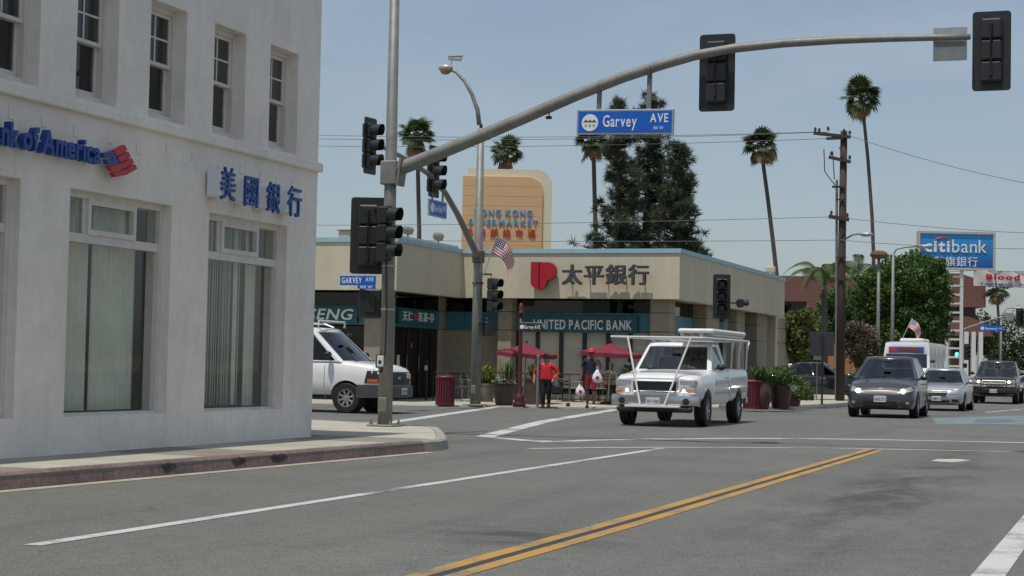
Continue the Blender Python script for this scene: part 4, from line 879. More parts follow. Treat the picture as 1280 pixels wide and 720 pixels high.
a = onX(535.5, 269, XP); b = onX(557, 273, XP); zt_ = onX(535.5, 248, XP).z; t = thing('street_name_sign', 'small blue Garfield street sign hanging from far mast arm', 'sign', a); w = b.y-a.y; h = zt_-a.z
MB().box(-.03, .03, 0, w, 0, h).build('sign_border', M_alu, t); MB().box(.0301, .034, .03, w-.03, .03, h-.03).build('sign_face', M_blue, t)
def sidetext(t, s, y0_, y1_, z0, z1, x, m):
    rv, _ = glyph('H', .01, .05); q0, q1 = rv[:, 1].min(), rv[:, 1].max(); sc = (z1-z0)/(q1-q0); pos = []; xx = 0
    for c in s: v, f = glyph(c, .01, .05); pos.append((c, xx-v[:, 0].min())); xx += v[:, 0].max()-v[:, 0].min()+.1
    sx = (y1_-y0_)/(xx-.1); mb = MB()
    for c, xo in pos: v, f = glyph(c, .01, .05); mb.add([(x+u[2]*.06, y0_+(u[0]+xo)*sx, z0+(u[1]-q0)*sc) for u in v], f)
    return link('lettering', mb.mesh('lettering'), m, t)
sidetext(t, 'Garfield', w*.27, w*.72, h*.3, h*.7, .0342, M_sgn); sidetext(t, 'AVE', w*.77, w*.93, h*.4, h*.75, .0342, M_sgn); MB().lathe([(h*.3, .034), (h*.3, .038), (0, .038)], (0, w*.15, h*.5), 16, 'x').build('seal', M_sgn, t)
for f in (.2, .8): MB().box(-.02, .02, w*f-.03, w*f+.03, h, h+.35).build('hanger_bar', M_galv, t)
c = onY(616, 369, fb.y); signal_head('traffic_light', 'black signal bracketed to the far corner pole near the flag', c, PI/2-.35, False, 3, None, .95)
MB().tube([(.1, 0, c.z-fb.z+.62), (.42, 0, c.z-fb.z+.62), (.42, 0, c.z-fb.z+.45)], .03, 8).build('signal_bracket', M_black, far)
c = onY(610.5, 411, fb.y); t = thing('pedestrian_signal', 'black pedestrian signal on the far corner pole', 'pedestrian signal', c, .9); MB().box(-.15, .15, -.12, .12, -.21, .21, .03).build('housing', M_black, t); MB().box(-.13, .13, -.2, -.121, -.18, .19).build('hood', M_black, t); MB().box(-.32, -.15, -.02, .04, .1, .16).build('bracket', M_black, t)
MB().tube([(.05, 0, c.z-fb.z+.3), (.36, 0, c.z-fb.z+.3), (.36, 0, c.z-fb.z+.2)], .02, 6).build('signal_bracket', M_black, far)
# --- signal on the bank's far corner, behind the pickup
sb = GF(905, 511); t = thing('signal_pole', 'short signal pole behind the white pickup', 'pole', sb); zt_ = onY(904, 370, sb.y).z; MB().tube([(0, 0, 0), (0, 0, zt_-sb.z)], [.07, .055], 10).build('pole', M_galv, t, True); MB().lathe([(.16, 0), (.16, .1), (.09, .3)], (0, 0, 0), 10).build('base', M_galv, t)
c = onY(903.5, 371, sb.y); signal_head('traffic_light', 'black signal facing us in front of the tan fascia', (c.x, c.y-.15, c.z), TH-.05, True, 3, None, 1.0, pw=.52)
signal_head('traffic_light', 'small dark signal head seen edge-on beside the facing signal', (c.x+.5, c.y+.2, c.z-.18), PI/2+.4, False, 1, None, .75)
MB().bar((0, 0, c.z-sb.z-.18), (.4, .2, c.z-sb.z-.18), .04).build('signal_bracket', M_black, t)
# --- maroon ornamental post with name plate
M_mar = mat('maroon_metal', S(76, 30, 34), .45, var=.15, vs=6); p = GF(649, 508.5); zt_ = onY(650, 378, p.y).z-p.z
t = thing('ornamental_post', 'slim maroon ornamental post holding a black street name plate', 'post', p)
MB().lathe([(.19, 0), (.19, .1), (.15, .16), (.17, .22), (.11, .34), (.08, .42), (.066, .6), (.06, 2), (.055, zt_-.35)], n=14).build('shaft', M_mar, t, True); MB().lathe([(.07, zt_-.36), (.1, zt_-.34), (.1, zt_-.28), (.06, zt_-.25), (.09, zt_-.16), (.05, zt_-.05), (.005, zt_)], n=12).build('finial', M_mar, t, True)
a = onY(651, 413.5, p.y); b = onY(678.5, 404, p.y); t2 = t; t = thing('street_name_sign', 'dark Garvey name plate on the maroon post', 'sign', (a.x, p.y-.08, a.z)); w = b.x-a.x; h = b.z-a.z
MB().box(0, w, -.015, .015, 0, h, .004).build('sign_panel', M_black, t); MB().box(-.005, w+.005, -.01, .02, h, h+.02).build('sign_border', M_alu, t); smalltext('Garvey AVE', w*.2, w*.93, h*.25, h*.75, -.0155); MB().lathe([(h*.28, -.016), (h*.28, -.02), (0, -.02)], (w*.1, 0, h*.5), 12, 'y').build('seal', M_sgn, t)
# --- wooden utility pole
ub_ = GF(1050, 501); YU = ub_.y; M_wood = mat('creosote_wood', S(62, 50, 46), .85, var=.25, vs=4, bump=.2, streak=.1); zt_ = onY(1052, 164, YU).z-ub_.z
t = thing('utility_pole', 'tall dark wooden utility pole with crossarms and a street lamp', 'pole', ub_); MB().tube([(0, 0, 0), (0, 0, 4), (.03, 0, zt_)], [.17, .155, .13], 12).build('pole', M_wood, t, True)
uu = lambda px, py: onY(px, py, YU)-ub_
MB().tube([uu(1045, 500), uu(1046, 225)], .05, 8).build('conduit', M_galv, t)
for (x0, y0, x1, y1, th) in ((1018, 167, 1064, 172, .12), (1034, 174, 1056, 173, .1), (1037, 197, 1064, 203, .12), (1041, 234, 1056, 234, .08), (1037, 271, 1062, 275, .14)):
    MB().bar(uu(x0, y0)+Vector((0, -.16, 0)), uu(x1, y1)+Vector((0, -.16, 0)), th, th).build('crossarm', M_wood, t)
for px, py in ((1020, 165), (1025, 166), (1036, 164), (1056, 167), (1063, 169), (1040, 195), (1063, 200), (1040, 269), (1060, 272)):
    q = uu(px, py)+Vector((0, -.16, 0)); MB().lathe([(.02, 0), (.06, .03), (.04, .06), (.06, .09), (.03, .16)], q, 8).build('insulator', mat('insulator_brown', S(70, 60, 56), .3), t)
for pts in ([(1031, 187), (1032, 215), (1040, 226), (1045, 232)], [(1042, 190), (1044, 225)], [(1050, 185), (1058, 198)], [(1056, 282), (1052, 292)]): MB().tube([uu(*p)+Vector((0, -.2, 0)) for p in pts], .02, 6).build('drop_cable', M_black, t)
MB().tube([uu(1053, 303), uu(1058, 298), uu(1066, 293.5), uu(1076, 292)], .035, 8).build('lamp_arm', M_galv, t); q = uu(1083, 293); MB().ell(q, (.26, .16, .09)).build('lamp_head', MATS['lamp_head'], t, True)
for py in (250, 322, 350): MB().bar(uu(1048, py)+Vector((-.05, -.18, 0)), uu(1059, py)+Vector((0, -.18, 0)), .05).build('step', M_wood, t)
# --- black sign seen from behind on a thin post
p = GF(1027, 505.5); t = thing('road_sign', 'dark square sign seen from behind on a thin post', 'sign', p, TH+.05); z0, z1 = onY(1027, 445, p.y).z-p.z, onY(1027, 415, p.y).z-p.z
MB().box(-.4, .4, 0, .012, z0, z1, .005).build('sign_panel', mat('sign_back_dark', (.035, .037, .04), .5), t); MB().box(-.03, .03, -.06, -.002, 0, z1-.1).build('post', M_black, t)
p = GF(1021, 500); t = thing('road_sign', 'small green plate on a thin post by the car park', 'sign', p, TH); z0, z1 = onY(1020, 450, p.y).z-p.z, onY(1020, 444, p.y).z-p.z; MB().box(-.15, .15, 0, .01, z0, z1).build('sign_panel', mat('sign_green', S(90, 110, 90), .6), t); MB().tube([(0, .03, 0), (0, .03, z1)], .02, 6).build('post', M_galv, t)
# --- street lamps further down
def street_lamp(pxb, pyt, pxl, pyl, Z, label, simple=False):
    b = D(pxb, 465, Z); zt = D(pxb, pyt, Z).z; t = thing('street_lamp', label, 'street lamp', (b.x, b.y, SWZ)); MB().tube([(0, 0, 0), (0, 0, zt-SWZ)], [.11, .07], 8).build('pole', M_galv, t, True)
    if simple: MB().ell((0, 0, zt-SWZ), (.45, .35, .22), 10, 6).build('dry_nest', mat('dry_nest', S(96, 78, 60), .9, var=.3, vs=9), t); return t
    e = D(pxl, pyl, Z)-Vector((b.x, b.y, SWZ)); m = Vector((e.x*.45, e.y*.45, e.z-.05)); MB().tube([(0, 0, zt-SWZ-.1), (e.x*.12, e.y*.12, zt-SWZ+.55*(e.z-zt+SWZ)), m, e], .04, 8).build('lamp_arm', M_galv, t, True)
    MB().ell(e+Vector((.3, .1, 0)), (.42, .22, .1)).build('lamp_head', MATS['lamp_head'], t, True); return t
street_lamp(1115, 316, 1148, 308, 88, 'grey street lamp over the dark ficus tree'); street_lamp(1097, 318, 0, 0, 86, 'bare grey pole with dry nest at its top', True); street_lamp(1251, 400, 1268, 385, 150, 'distant street lamp near the banner')
# --- far intersection signals
Zt = 135; b = D(1186, 440, Zt); t = thing('signal_pole', 'distant signal pole with mast arm down the street', 'pole', (b.x, b.y, SWZ)); MB().tube([(0, 0, 0), (0, 0, D(1186, 405, Zt).z)], .12, 8).build('pole', M_galv, t)
pts = [D(px, py, Zt)-Vector((b.x, b.y, SWZ)) for px, py in ((1186, 419), (1215, 408), (1245, 398), (1262, 395.5), (1273, 395))]; MB().tube(pts, [.09, .08, .07, .06, .06], 8).build('mast_arm', M_galv, t, True)
for px, py, hh, lab, lit in ((1275, 397, 22, 'distant signal at the right picture edge', None), (1195, 436, 25, 'distant signal with a green light by the lattice tower', 0), (1208, 440, 20, 'distant small signal right of the lattice tower', None), (1206, 457, 8, 'distant red light above the silver saloon', 0)):
    c = D(px, py, Zt-2); signal_head('traffic_light', lab, c, TH+(.6 if px == 1208 else 0), True, 3 if hh > 9 else 1, None if px != 1195 else 0, hh/2200*Zt/1.325 if hh > 9 else .55)
a = D(1225, 413.5, Zt-1); b2 = D(1254, 406.5, Zt-1); t = thing('street_name_sign', 'distant blue street sign on the far mast arm', 'sign', a, TH); w = (b2.xy-a.xy).length; MB().box(0, w, -.02, .02, 0, b2.z-a.z).build('sign_face', M_blue, t); smalltext('Newmark', w*.22, w*.75, .1, .28, -.021, .02); smalltext('AVE', w*.8, w*.95, .15, .28, -.021, .02); MB().lathe([(.14, -.021), (.14, -.03), (0, -.03)], (w*.1, 0, .2), 10, 'y').build('seal', M_sgn, t)
a = D(1262, 396, Zt-1); t = thing('regulatory_sign', 'distant square grey sign on the far mast arm', 'sign', a, TH); MB().box(-.3, .3, 0, .02, -.3, .3).build('sign_panel', M_alu, t); MB().box(-.28, .28, .02, .05, -.04, .04).build('bracket', M_galv, t)
# --- banner across the street
Zb = 105; a = D(1217, 357.5, Zb); b = D(1330, 357.5, Zb); e = b-a; w = e.length; t = thing('banner', 'white street banner reading Blood in red', 'banner', a, math.atan2(e.y, e.x)); h = D(1217, 338, Zb).z-a.z
M_ban = mat('banner_cloth', S(214, 206, 200), .8, var=.05, vs=1); n = 24; mb = MB(); vs = []
for i in range(n+1):
    for j in range(5): vs.append((w*i/n, .05*math.sin(i*.9+j*.7), h*j/4+.03*math.sin(i*.5)))
mb.add(vs, [(i*5+j, i*5+5+j, i*5+6+j, i*5+1+j) for i in range(n) for j in range(4)]); mb.build('cloth', M_ban, t, True)
k = w/113; ltext(t, 'Blood', 15*k, 57*k, h*.42, h*.36, -.09, mat('banner_red', S(170, 40, 60), .7), .04)
ltext(t, 'Tuesday, June 14th', 6*k, 100*k, h*.08, h*.15, -.09, mat('banner_blue', S(70, 84, 130), .7), .01, .08)
for zz in (0, h): MB().tube([(-14, 0, zz-.9), (-5, 0, zz-.35), (0, 0, zz), (w/2, 0, zz-.02), (w, 0, zz), (w+8, 0, zz+.5)], .015, 5).build('cable', M_black, t)
# --- overhead power lines
def wire(p, q, sag, label):
    t = thing('power_line', label, 'cable', p, 0, 'overhead power lines'); p = Vector(p); q = Vector(q); n = 20; MB().tube([p.lerp(q, i/n)-p-Vector((0, 0, sag*4*(i/n)*(1-i/n))) for i in range(n+1)], .011, 5).build('conductor', mat('wire_grey', (.09, .09, .095), .6), t)
u = lambda px, py: onY(px, py, YU-.16)
for py0, p1, lab in ((166, (1020, 165), 'upper'), (172, (1036, 165), 'second'), (181, (1040, 173), 'third')):
    wire(D(250, py0-2, 90), u(*p1), .25, lab+' overhead power line running left from the utility pole')
wire(D(250, 281, 80), u(1040, 271), .12, 'lower cable running left from utility pole above the bank roof'); wire(D(250, 296, 80), u(1048, 300), .12, 'lowest cable running left from utility pole above the bank roof')
wire(u(1063, 170), D(1420, 250, 60), .3, 'overhead line running right from the utility pole top'); wire(u(1060, 273), D(1500, 292, 62), .25, 'upper cable running right from utility pole past the bank sign'); wire(u(1050, 300), D(1500, 305, 62), .25, 'lower cable running right from utility pole past the bank sign')
# --- flags
def flag(base, top, label, w, h, yaw, droop):
    t = thing('flag', label, 'flag', base); d = (top-base); MB().tube([(0, 0, 0), d], .018, 6).build('staff', mat('staff_white', S(190, 186, 176), .5), t)
    n = 12; mats = [mat('flag_red', S(176, 30, 52), .7, var=.1), mat('flag_white', S(222, 220, 222), .7, var=.04), mat('flag_blue', S(44, 48, 96), .7, var=.1)]
    dn = d.normalized(); out = Vector((math.cos(yaw), math.sin(yaw), 0)); P = lambda u, v: d-dn*(v*h)+out*(w*u*(1-.25*u))+Vector((-.12, .5, 0)).normalized()*(.10*math.sin(u*7+v*2)*u)+Vector((0, 0, -droop*w*u*u*1.0-.05*math.sin(u*6)))
    parts = {0: MB(), 1: MB(), 2: MB()}
    for i in range(n):
        for j in range(13):
            u0, u1, v0, v1 = i/n, (i+1)/n, j/13, (j+1)/13; k = 2 if (i < 5 and j < 7) else (0 if j % 2 == 0 else 1); parts[k].quad(P(u0, v0), P(u1, v0), P(u1, v1), P(u0, v1))
    for k, nm in ((0, 'red_stripes'), (1, 'white_stripes'), (2, 'canton')): o = link(nm, parts[k].mesh(nm), mats[k], t, True)
    for k_ in ('red_stripes', 'white_stripes'):
        for c_ in t.children:
            if c_.name.startswith(k_): c_['kind'] = 'stuff'
    o = None
    st = MB()
    for i in range(5):
        for j in range(4):
            c = P(.05+i*.075, .07+j*.12); nn = (P(.06+i*.075, .07+j*.12)-c).normalized(); up = dn
            for s_ in (-1, 1): off = nn.cross(up).normalized()*.006*s_; st.quad(c+off-nn*.018-up*.018, c+off+nn*.018-up*.018, c+off+nn*.018+up*.018, c+off-nn*.018+up*.018)
    o = link('stars', st.mesh('stars'), mats[1], t); o['kind'] = 'stuff'
bp = onY(604, 345, fb.y-.1); flag(bp, onY(621, 296, fb.y-.35), 'American flag on a slanted staff fixed to far signal pole', .8, .5, -.15, .95)
bp = D(1120, 440, 90); flag(bp, D(1140, 398, 90), 'small American flag in front of dark ficus tree', .7, .5, -.3, 1.1)
# ================================================================== VEHICLES (local frame: x forward, y to the car's left, z up)
def paint(name, col, metal=0, rough=.3): return mat(name, col, rough, metal, var=.05, vs=2, coat=.8, spec=.5)
M_carglass = glassmat('car_glass', (.36, .39, .38), 1, .02, 1.95)
M_tint = glassmat('car_glass_tinted', (.1, .11, .11), 1, .02, 1.55)
M_inter = mat('car_interior', (.035, .035, .036), .8, var=.2); M_lens = mat('headlamp_lens', (.42, .43, .43), .1, .25, var=.15, vs=14, coat=1)
M_bulb = mat('headlamp_lit', (1, 1, 1), .3, emit=(1, .97, .9), es=14, var=0); M_bulbw = mat('running_lamp_lit', (1, .8, .5), .3, emit=(1, .78, .5), es=5, var=0)
M_amber = mat('amber_lens', S(200, 96, 30), .25, coat=.6); M_redl = mat('red_lens', S(150, 20, 20), .25, coat=.6); M_plate = mat('licence_plate', S(200, 202, 200), .5, var=.06); M_platei = mat('plate_print', S(50, 60, 100), .6)
M_alloy = mat('alloy', (.5, .5, .5), .3, .8, var=.1); M_grille = mat('grille_dark', (.03, .03, .032), .4, .3, var=.2)
def catmull(st, n):
    st = np.array(st, float); st = st[np.argsort(st[:, 0])]; xs = np.unique(np.concatenate([np.linspace(st[0, 0], st[-1, 0], n), st[:, 0]])); out = [xs]
    for k in range(1, st.shape[1]):
        y = np.interp(xs, st[:, 0], st[:, k]); z = y.copy()
        for _ in range(2): z[1:-1] = .25*z[:-2]+.5*z[1:-1]+.25*z[2:]
        out.append(z)
    return np.array(out).T
def body_mesh(st, tumble=.0):
    S_ = catmull(st, 46); mb = MB(); rings = []
    for x, w, zb, zs, zt in S_:
        h = zs-zb
        half = [(0, zb), (w*.8, zb), (w*.93, zb+.03), (w*.985, zb+.12*min(1, h/.5)), (w, zb+h*.42), (w*.995, zb+h*.66), (w*.975, zs-.07), (w*.945, zs-.018), (w*.9, zs+(zt-zs)*.2), (w*.7, zs+(zt-zs)*.6), (w*.35, zs+(zt-zs)*.92), (0, zt)]
        rings.append([(x, y, z) for y, z in half]+[(x, -y, z) for y, z in half[-2:0:-1]])
    n = len(rings[0]); mb.v = [p for r in rings for p in r]
    for i in range(len(rings)-1):
        for j in range(n): j2 = (j+1) % n; mb.f.append((i*n+j, i*n+j2, (i+1)*n+j2, (i+1)*n+j))
    mb.f.append(tuple(range(n))); mb.f.append(tuple((len(rings)-1)*n+j for j in reversed(range(n))))
    return mb.mesh('body')
def make_body(t, st, paintm, wheels, wr, ww=.22, arch=1.14):
    me = body_mesh(st); o = bpy.data.objects.new('body', me); COL.objects.link(o); me.materials.append(paintm); cut = MB()
    half = max(s[1] for s in st)
    cs = []
    for wx in wheels:
        for sy in (-1, 1):
            c = MB().lathe([(wr*arch, -.2), (wr*arch, .3)], (wx, sy*half, wr), 28, 'y').build('cutter', M_dplast); cs.append(c)
            md = o.modifiers.new('cut', 'BOOLEAN'); md.operation = 'DIFFERENCE'; md.object = c; md.solver = 'EXACT'
            MB().lathe([(wr*arch-.004, half-.21 if sy > 0 else -half+.02), (wr*arch-.004, half-.02 if sy > 0 else -half+.21)], (wx, 0, wr), 28, 'y')
    bpy.context.view_layer.update(); me2 = evalmesh(o, 'body'); bpy.data.objects.remove(o)
    for c in cs: bpy.data.objects.remove(c)
    o = link('body', me2, paintm, t); autosmooth(o, 32)
    for wx in wheels:
        for sy in (-1, 1):
            y0 = sy*(half-.215); MB().lathe([(wr*arch*.995, 0), (wr*arch*.995, .012)], (wx, y0, wr), 24, 'y').build('wheel_well', M_dplast, t)
    return o
def wheel(t, x, y, r, w=.2, rimr=.68, spokes=5, rim=None, out=1):
    o = thing('wheel', None, None, (0, 0, 0)) if False else None
    ty = MB().lathe([(r*rimr, -w/2), (r*.93, -w/2), (r*.985, -w*.42), (r, -w*.25), (r, w*.25), (r*.985, w*.42), (r*.93, w/2), (r*rimr, w/2), (r*rimr, -w/2)], (0, 0, 0), 28, 'y', False).build('wheel', M_rubber, t, True, loc=(x, y, r))
    autosmooth(ty, 35)
    rm = MB(); rm.lathe([(r*rimr, .0), (r*rimr*1.0, w*.46*out), (r*rimr*.9, w*.46*out), (r*rimr*.86, w*.1*out), (0, w*.1*out)], (0, 0, 0), 24, 'y', False); ro = rm.build('rim', rim or M_alloy, ty)
    sp = MB(); a0 = .3
    for k in range(spokes):
        a = a0+2*PI*k/spokes; c, s_ = math.cos(a), math.sin(a); p, q = Vector((c*r*.12, w*.3*out, s_*r*.12)), Vector((c*r*rimr*.88, w*.38*out, s_*r*rimr*.88)); sp.bar(p, q, r*.13, w*.12, (0, 1, 0))
    sp.lathe([(r*.15, w*.2*out), (r*.15, w*.42*out), (0, w*.44*out)], (0, 0, 0), 10, 'y'); sp.build('spokes', rim or M_alloy, ty)
    MB().lathe([(r*rimr*.84, w*.08*out), (r*rimr*.84, w*.12*out), (0, w*.12*out)], (0, 0, 0), 20, 'y').build('brake_shadow', M_dplast, ty)
    return ty
def cabin(t, paintm, cowl, rf, rr, rb, w0, w1, zb, zr, sidecols, bow=.12, glass=None, tintrear=True, crown=.035, lowtop=.9):
    """greenhouse: plan rings from belt to roof; sidecols = [(fraction, 'p' or 'g')...] pieces from A to rear pillar"""
    glass = glass or M_carglass; rows = [0, .05, lowtop, 1.0]; ks = [-.9, -.6, -.3, 0, .3, .6, .9]
    def ring(tt):
        e = tt; xf = cowl+(rf-cowl)*e; xb = rb+(rr-rb)*e; w = w0+(w1-w0)*e**1.1; pts = []
        for k in ks: pts.append((xf-bow*k*k, k*w))
        fr_ = [0]+[f for f, _ in sidecols]
        xa, xz = xf-bow-.05, xb+.07
        for f in fr_: pts.append((xa+(xz-xa)*f, w))
        for k in reversed(ks): pts.append((xb+.06*k*k*1.0, k*w))
        for f in reversed(fr_): pts.append((xa+(xz-xa)*f, -w))
        z = zb+(zr-zb)*tt; return [(x, y, z) for x, y in pts]
    R = [ring(q) for q in rows]; n = len(R[0]); nk = len(ks); ns = len(sidecols)+1
    typ = []
    for j in range(n):
        if j < nk-1: typ.append('windscreen')
        elif j == nk-1: typ.append('p')
        elif nk <= j < nk+ns-1: typ.append(('side%d' % (j-nk)) if sidecols[j-nk][1] == 'g' else 'p')
        elif j == nk+ns-1: typ.append('p')
        elif nk+ns <= j < nk+ns+nk-1: typ.append('rear')
        elif j == 2*nk+ns-1: typ.append('p')
        elif 2*nk+ns <= j < 2*nk+2*ns-1: k = (2*nk+2*ns-2-j); typ.append(('oside%d' % k) if sidecols[k][1] == 'g' else 'p')
        else: typ.append('p')
    sh = MB(); gl = {}
    for i in range(3):
        for j in range(n):
            j2 = (j+1) % n; q = (R[i][j], R[i][j2], R[i+1][j2], R[i+1][j])
            if i == 1 and typ[j] != 'p': gl.setdefault(typ[j], MB()).quad(*q)
            else: sh.quad(*q)
    top = R[3]; cx = sum(p[0] for p in top)/n; prev = top
    for s_, dz in ((.93, crown*.55), (.75, crown*.9), (.4, crown*1.1)):
        cur = [(cx+(p[0]-cx)*s_, p[1]*s_, zr+dz) for p in top]
        for j in range(n): j2 = (j+1) % n; sh.quad(prev[j], prev[j2], cur[j2], cur[j])
        prev = cur
    sh.add(prev, [tuple(range(n))])
    me = sh.mesh('cabin'); bm = bmesh.new(); bm.from_mesh(me); bmesh.ops.remove_doubles(bm, verts=bm.verts, dist=.0008); bmesh.ops.recalc_face_normals(bm, faces=bm.faces); bm.to_mesh(me); bm.free()
    o = link('cabin', me, paintm, t); autosmooth(o, 38); sol = o.modifiers.new('shell', 'SOLIDIFY'); sol.thickness = .03; sol.offset = -1
    for k, m_ in gl.items():
        c_x = sum(v[0] for v in m_.v)/len(m_.v); m_.v = [((v[0]-c_x)*.999+c_x-(.006 if k == 'windscreen' else 0), v[1]*.995, v[2]) for v in m_.v]
        nm = {'w': 'windscreen', 'r': 'rear_window', 's': 'side_window', 'o': 'side_window'}[k[0]]
        link(nm, m_.mesh(nm), (M_tint if (tintrear and k[0] != 'w') else glass), t, True)
    # dark inside: dashboard, floor, seats
    MB().box(cowl-.75, cowl-.18, -w0*.86, w0*.86, zb-.02, zb+.07, .04).build('dashboard', M_inter, t); MB().box(rb+.12, cowl-.15, -w0*.9, w0*.9, zb-.03, zb+.012).build('cabin_floor', M_inter, t)
    for sy in (-1, 1):
        xs_ = cowl-1.35; s_ = MB().box(xs_-.12, xs_+.04, sy*w0*.42-.24, sy*w0*.42+.24, zb, zb+(zr-zb)*.5, .06).build('seat', M_inter, t); MB().box(xs_-.13, xs_-.02, sy*w0*.42-.13, sy*w0*.42+.13, zb+(zr-zb)*.55, zb+(zr-zb)*.86, .05).build('headrest', M_inter, s_)
    st_ = MB(); st_.tube([(cowl-.72+.05*math.sin(a), w0*.42+.18*math.cos(a), zb+.05+.17*math.sin(a)) for a in np.linspace(0, 2*PI, 17)], .014, 6, False); st_.build('steering_wheel', M_inter, t)
    MB().box(cowl-.42-.05, cowl-.38-.02, -.11, .11, zb+(zr-zb)*.78, zb+(zr-zb)*.88, .02).build('inner_mirror', M_inter, t)
    if cowl-rb > 2.0: MB().box(rb+.3, rb+.5, -w0*.75, w0*.75, zb, zb+(zr-zb)*.45, .06).build('rear_seat', M_inter, t)
    for sy in (-.5, .35): MB().bar((cowl+.0, sy*w0-.1, zb+.02), (cowl-.1, sy*w0+.42, zb+.07), .018, .02).build('wiper', M_dplast, t)
    return o
def bvh_of(o): bm = bmesh.new(); bm.from_mesh(o.data); b = BVHTree.FromBMesh(bm); bm.free(); return b
def patch(t, bvh, name, m, corners, d, n=6, mm=4, off=.008, skirt=.03):
    """piece that follows the body: corners are 4 start points, cast along d"""
    d = Vector(d).normalized(); c = [Vector(p) for p in corners]; P = []; ok = 0; lastd = None
    for i in range(n+1):
        for j in range(mm+1):
            u, v = i/n, j/mm; s = (c[0]*(1-u)+c[1]*u)*(1-v)+(c[3]*(1-u)+c[2]*u)*v; h = bvh.ray_cast(s, d)
            P.append((s, h[0]))
    ds = [(h-s).dot(d) for s, h in P if h is not None]
    if not ds: return None
    md = sorted(ds)[len(ds)//2]; top = [(h if h is not None and (h-s).dot(d) < md+.35 else s+d*md)-d*off for s, h in P]; bot = [p+d*(skirt) for p in top]; k = len(top); mb = MB(); mb.v = [tuple(p) for p in top+bot]
    ix = lambda i, j: i*(mm+1)+j
    for i in range(n):
        for j in range(mm): mb.f.append((ix(i, j), ix(i+1, j), ix(i+1, j+1), ix(i, j+1)))
    for i in range(n): mb.f += [(ix(i, 0), k+ix(i, 0), k+ix(i+1, 0), ix(i+1, 0)), (ix(i, mm), ix(i+1, mm), k+ix(i+1, mm), k+ix(i, mm))]
    for j in range(mm): mb.f += [(ix(0, j), ix(0, j+1), k+ix(0, j+1), k+ix(0, j)), (ix(n, j), k+ix(n, j), k+ix(n, j+1), ix(n, j+1))]
    o = mb.build(name, m, t); autosmooth(o, 45); return o
def fpatch(t, b, nm, m, yz, x0=4, **k): return patch(t, b, nm, m, [(x0, y, z) for y, z in yz], (-1, 0, 0), **k)
def spatch(t, b, nm, m, xz, sy=1, **k): return patch(t, b, nm, m, [(x, sy*3, z) for x, z in xz], (0, -sy, 0), **k)
def plate(t, x, z, txt='5BKT 214', w=.31, tilt=0):
    p = MB().box(x-.012, x, -w/2, w/2, z-.078, z+.078, .004).build('licence_plate', M_plate, t)
    cs = [c for c in txt]; mb = MB(); ww = w*.86; rv, _ = glyph('H', .01, .05); h0 = rv[:, 1].max(); pos = 0; n = len(cs)
    for i, c in enumerate(cs):
        if c == ' ': continue
        v, f = glyph(c, .01, .05); cx = (v[:, 0].max()+v[:, 0].min())/2
        mb.add([(x+.001+q[2]*.03, -ww/2+(i+.5)*ww/n+(q[0]-cx)*.075, z-.045+q[1]*.075/h0) for q in v], f)
    link('plate_number', mb.mesh('plate_number'), M_platei, p); return p
def mirror(t, x, y, z, m, sy): 
    o = MB().ell((x, sy*(y+.11), z), (.085, .11, .075), 12, 8).build('wing_mirror', m, t, True); MB().bar((x, sy*(y-.03), z-.04), (x, sy*(y+.06), z-.02), .05, .04).build('mirror_arm', M_dplast, o); return o
def doorlines(t, b, xs, z0, z1, m=None):
    for sy in (1, -1):
        for x in xs: spatch(t, b, 'door_seam', M_dplast, [(x-.006, z0), (x+.006, z0), (x+.006, z1), (x-.006, z1)], sy, n=1, mm=8, off=.0015, skirt=.004)
def handles(t, b, xs, z, m):
    for sy in (1, -1):
        for x in xs: spatch(t, b, 'door_handle', m, [(x-.1, z-.015), (x+.1, z-.015), (x+.1, z+.015), (x-.1, z+.015)], sy, n=3, mm=1, off=.035, skirt=.04)
def bulb(t, x, y, z, r, m): return MB().ell((x, y, z), (.02, r, r), 12, 8).build('lamp_bulb', m, t, True)
def put(t, loc, rz): t.location = loc; t.rotation_euler = (0, 0, rz)
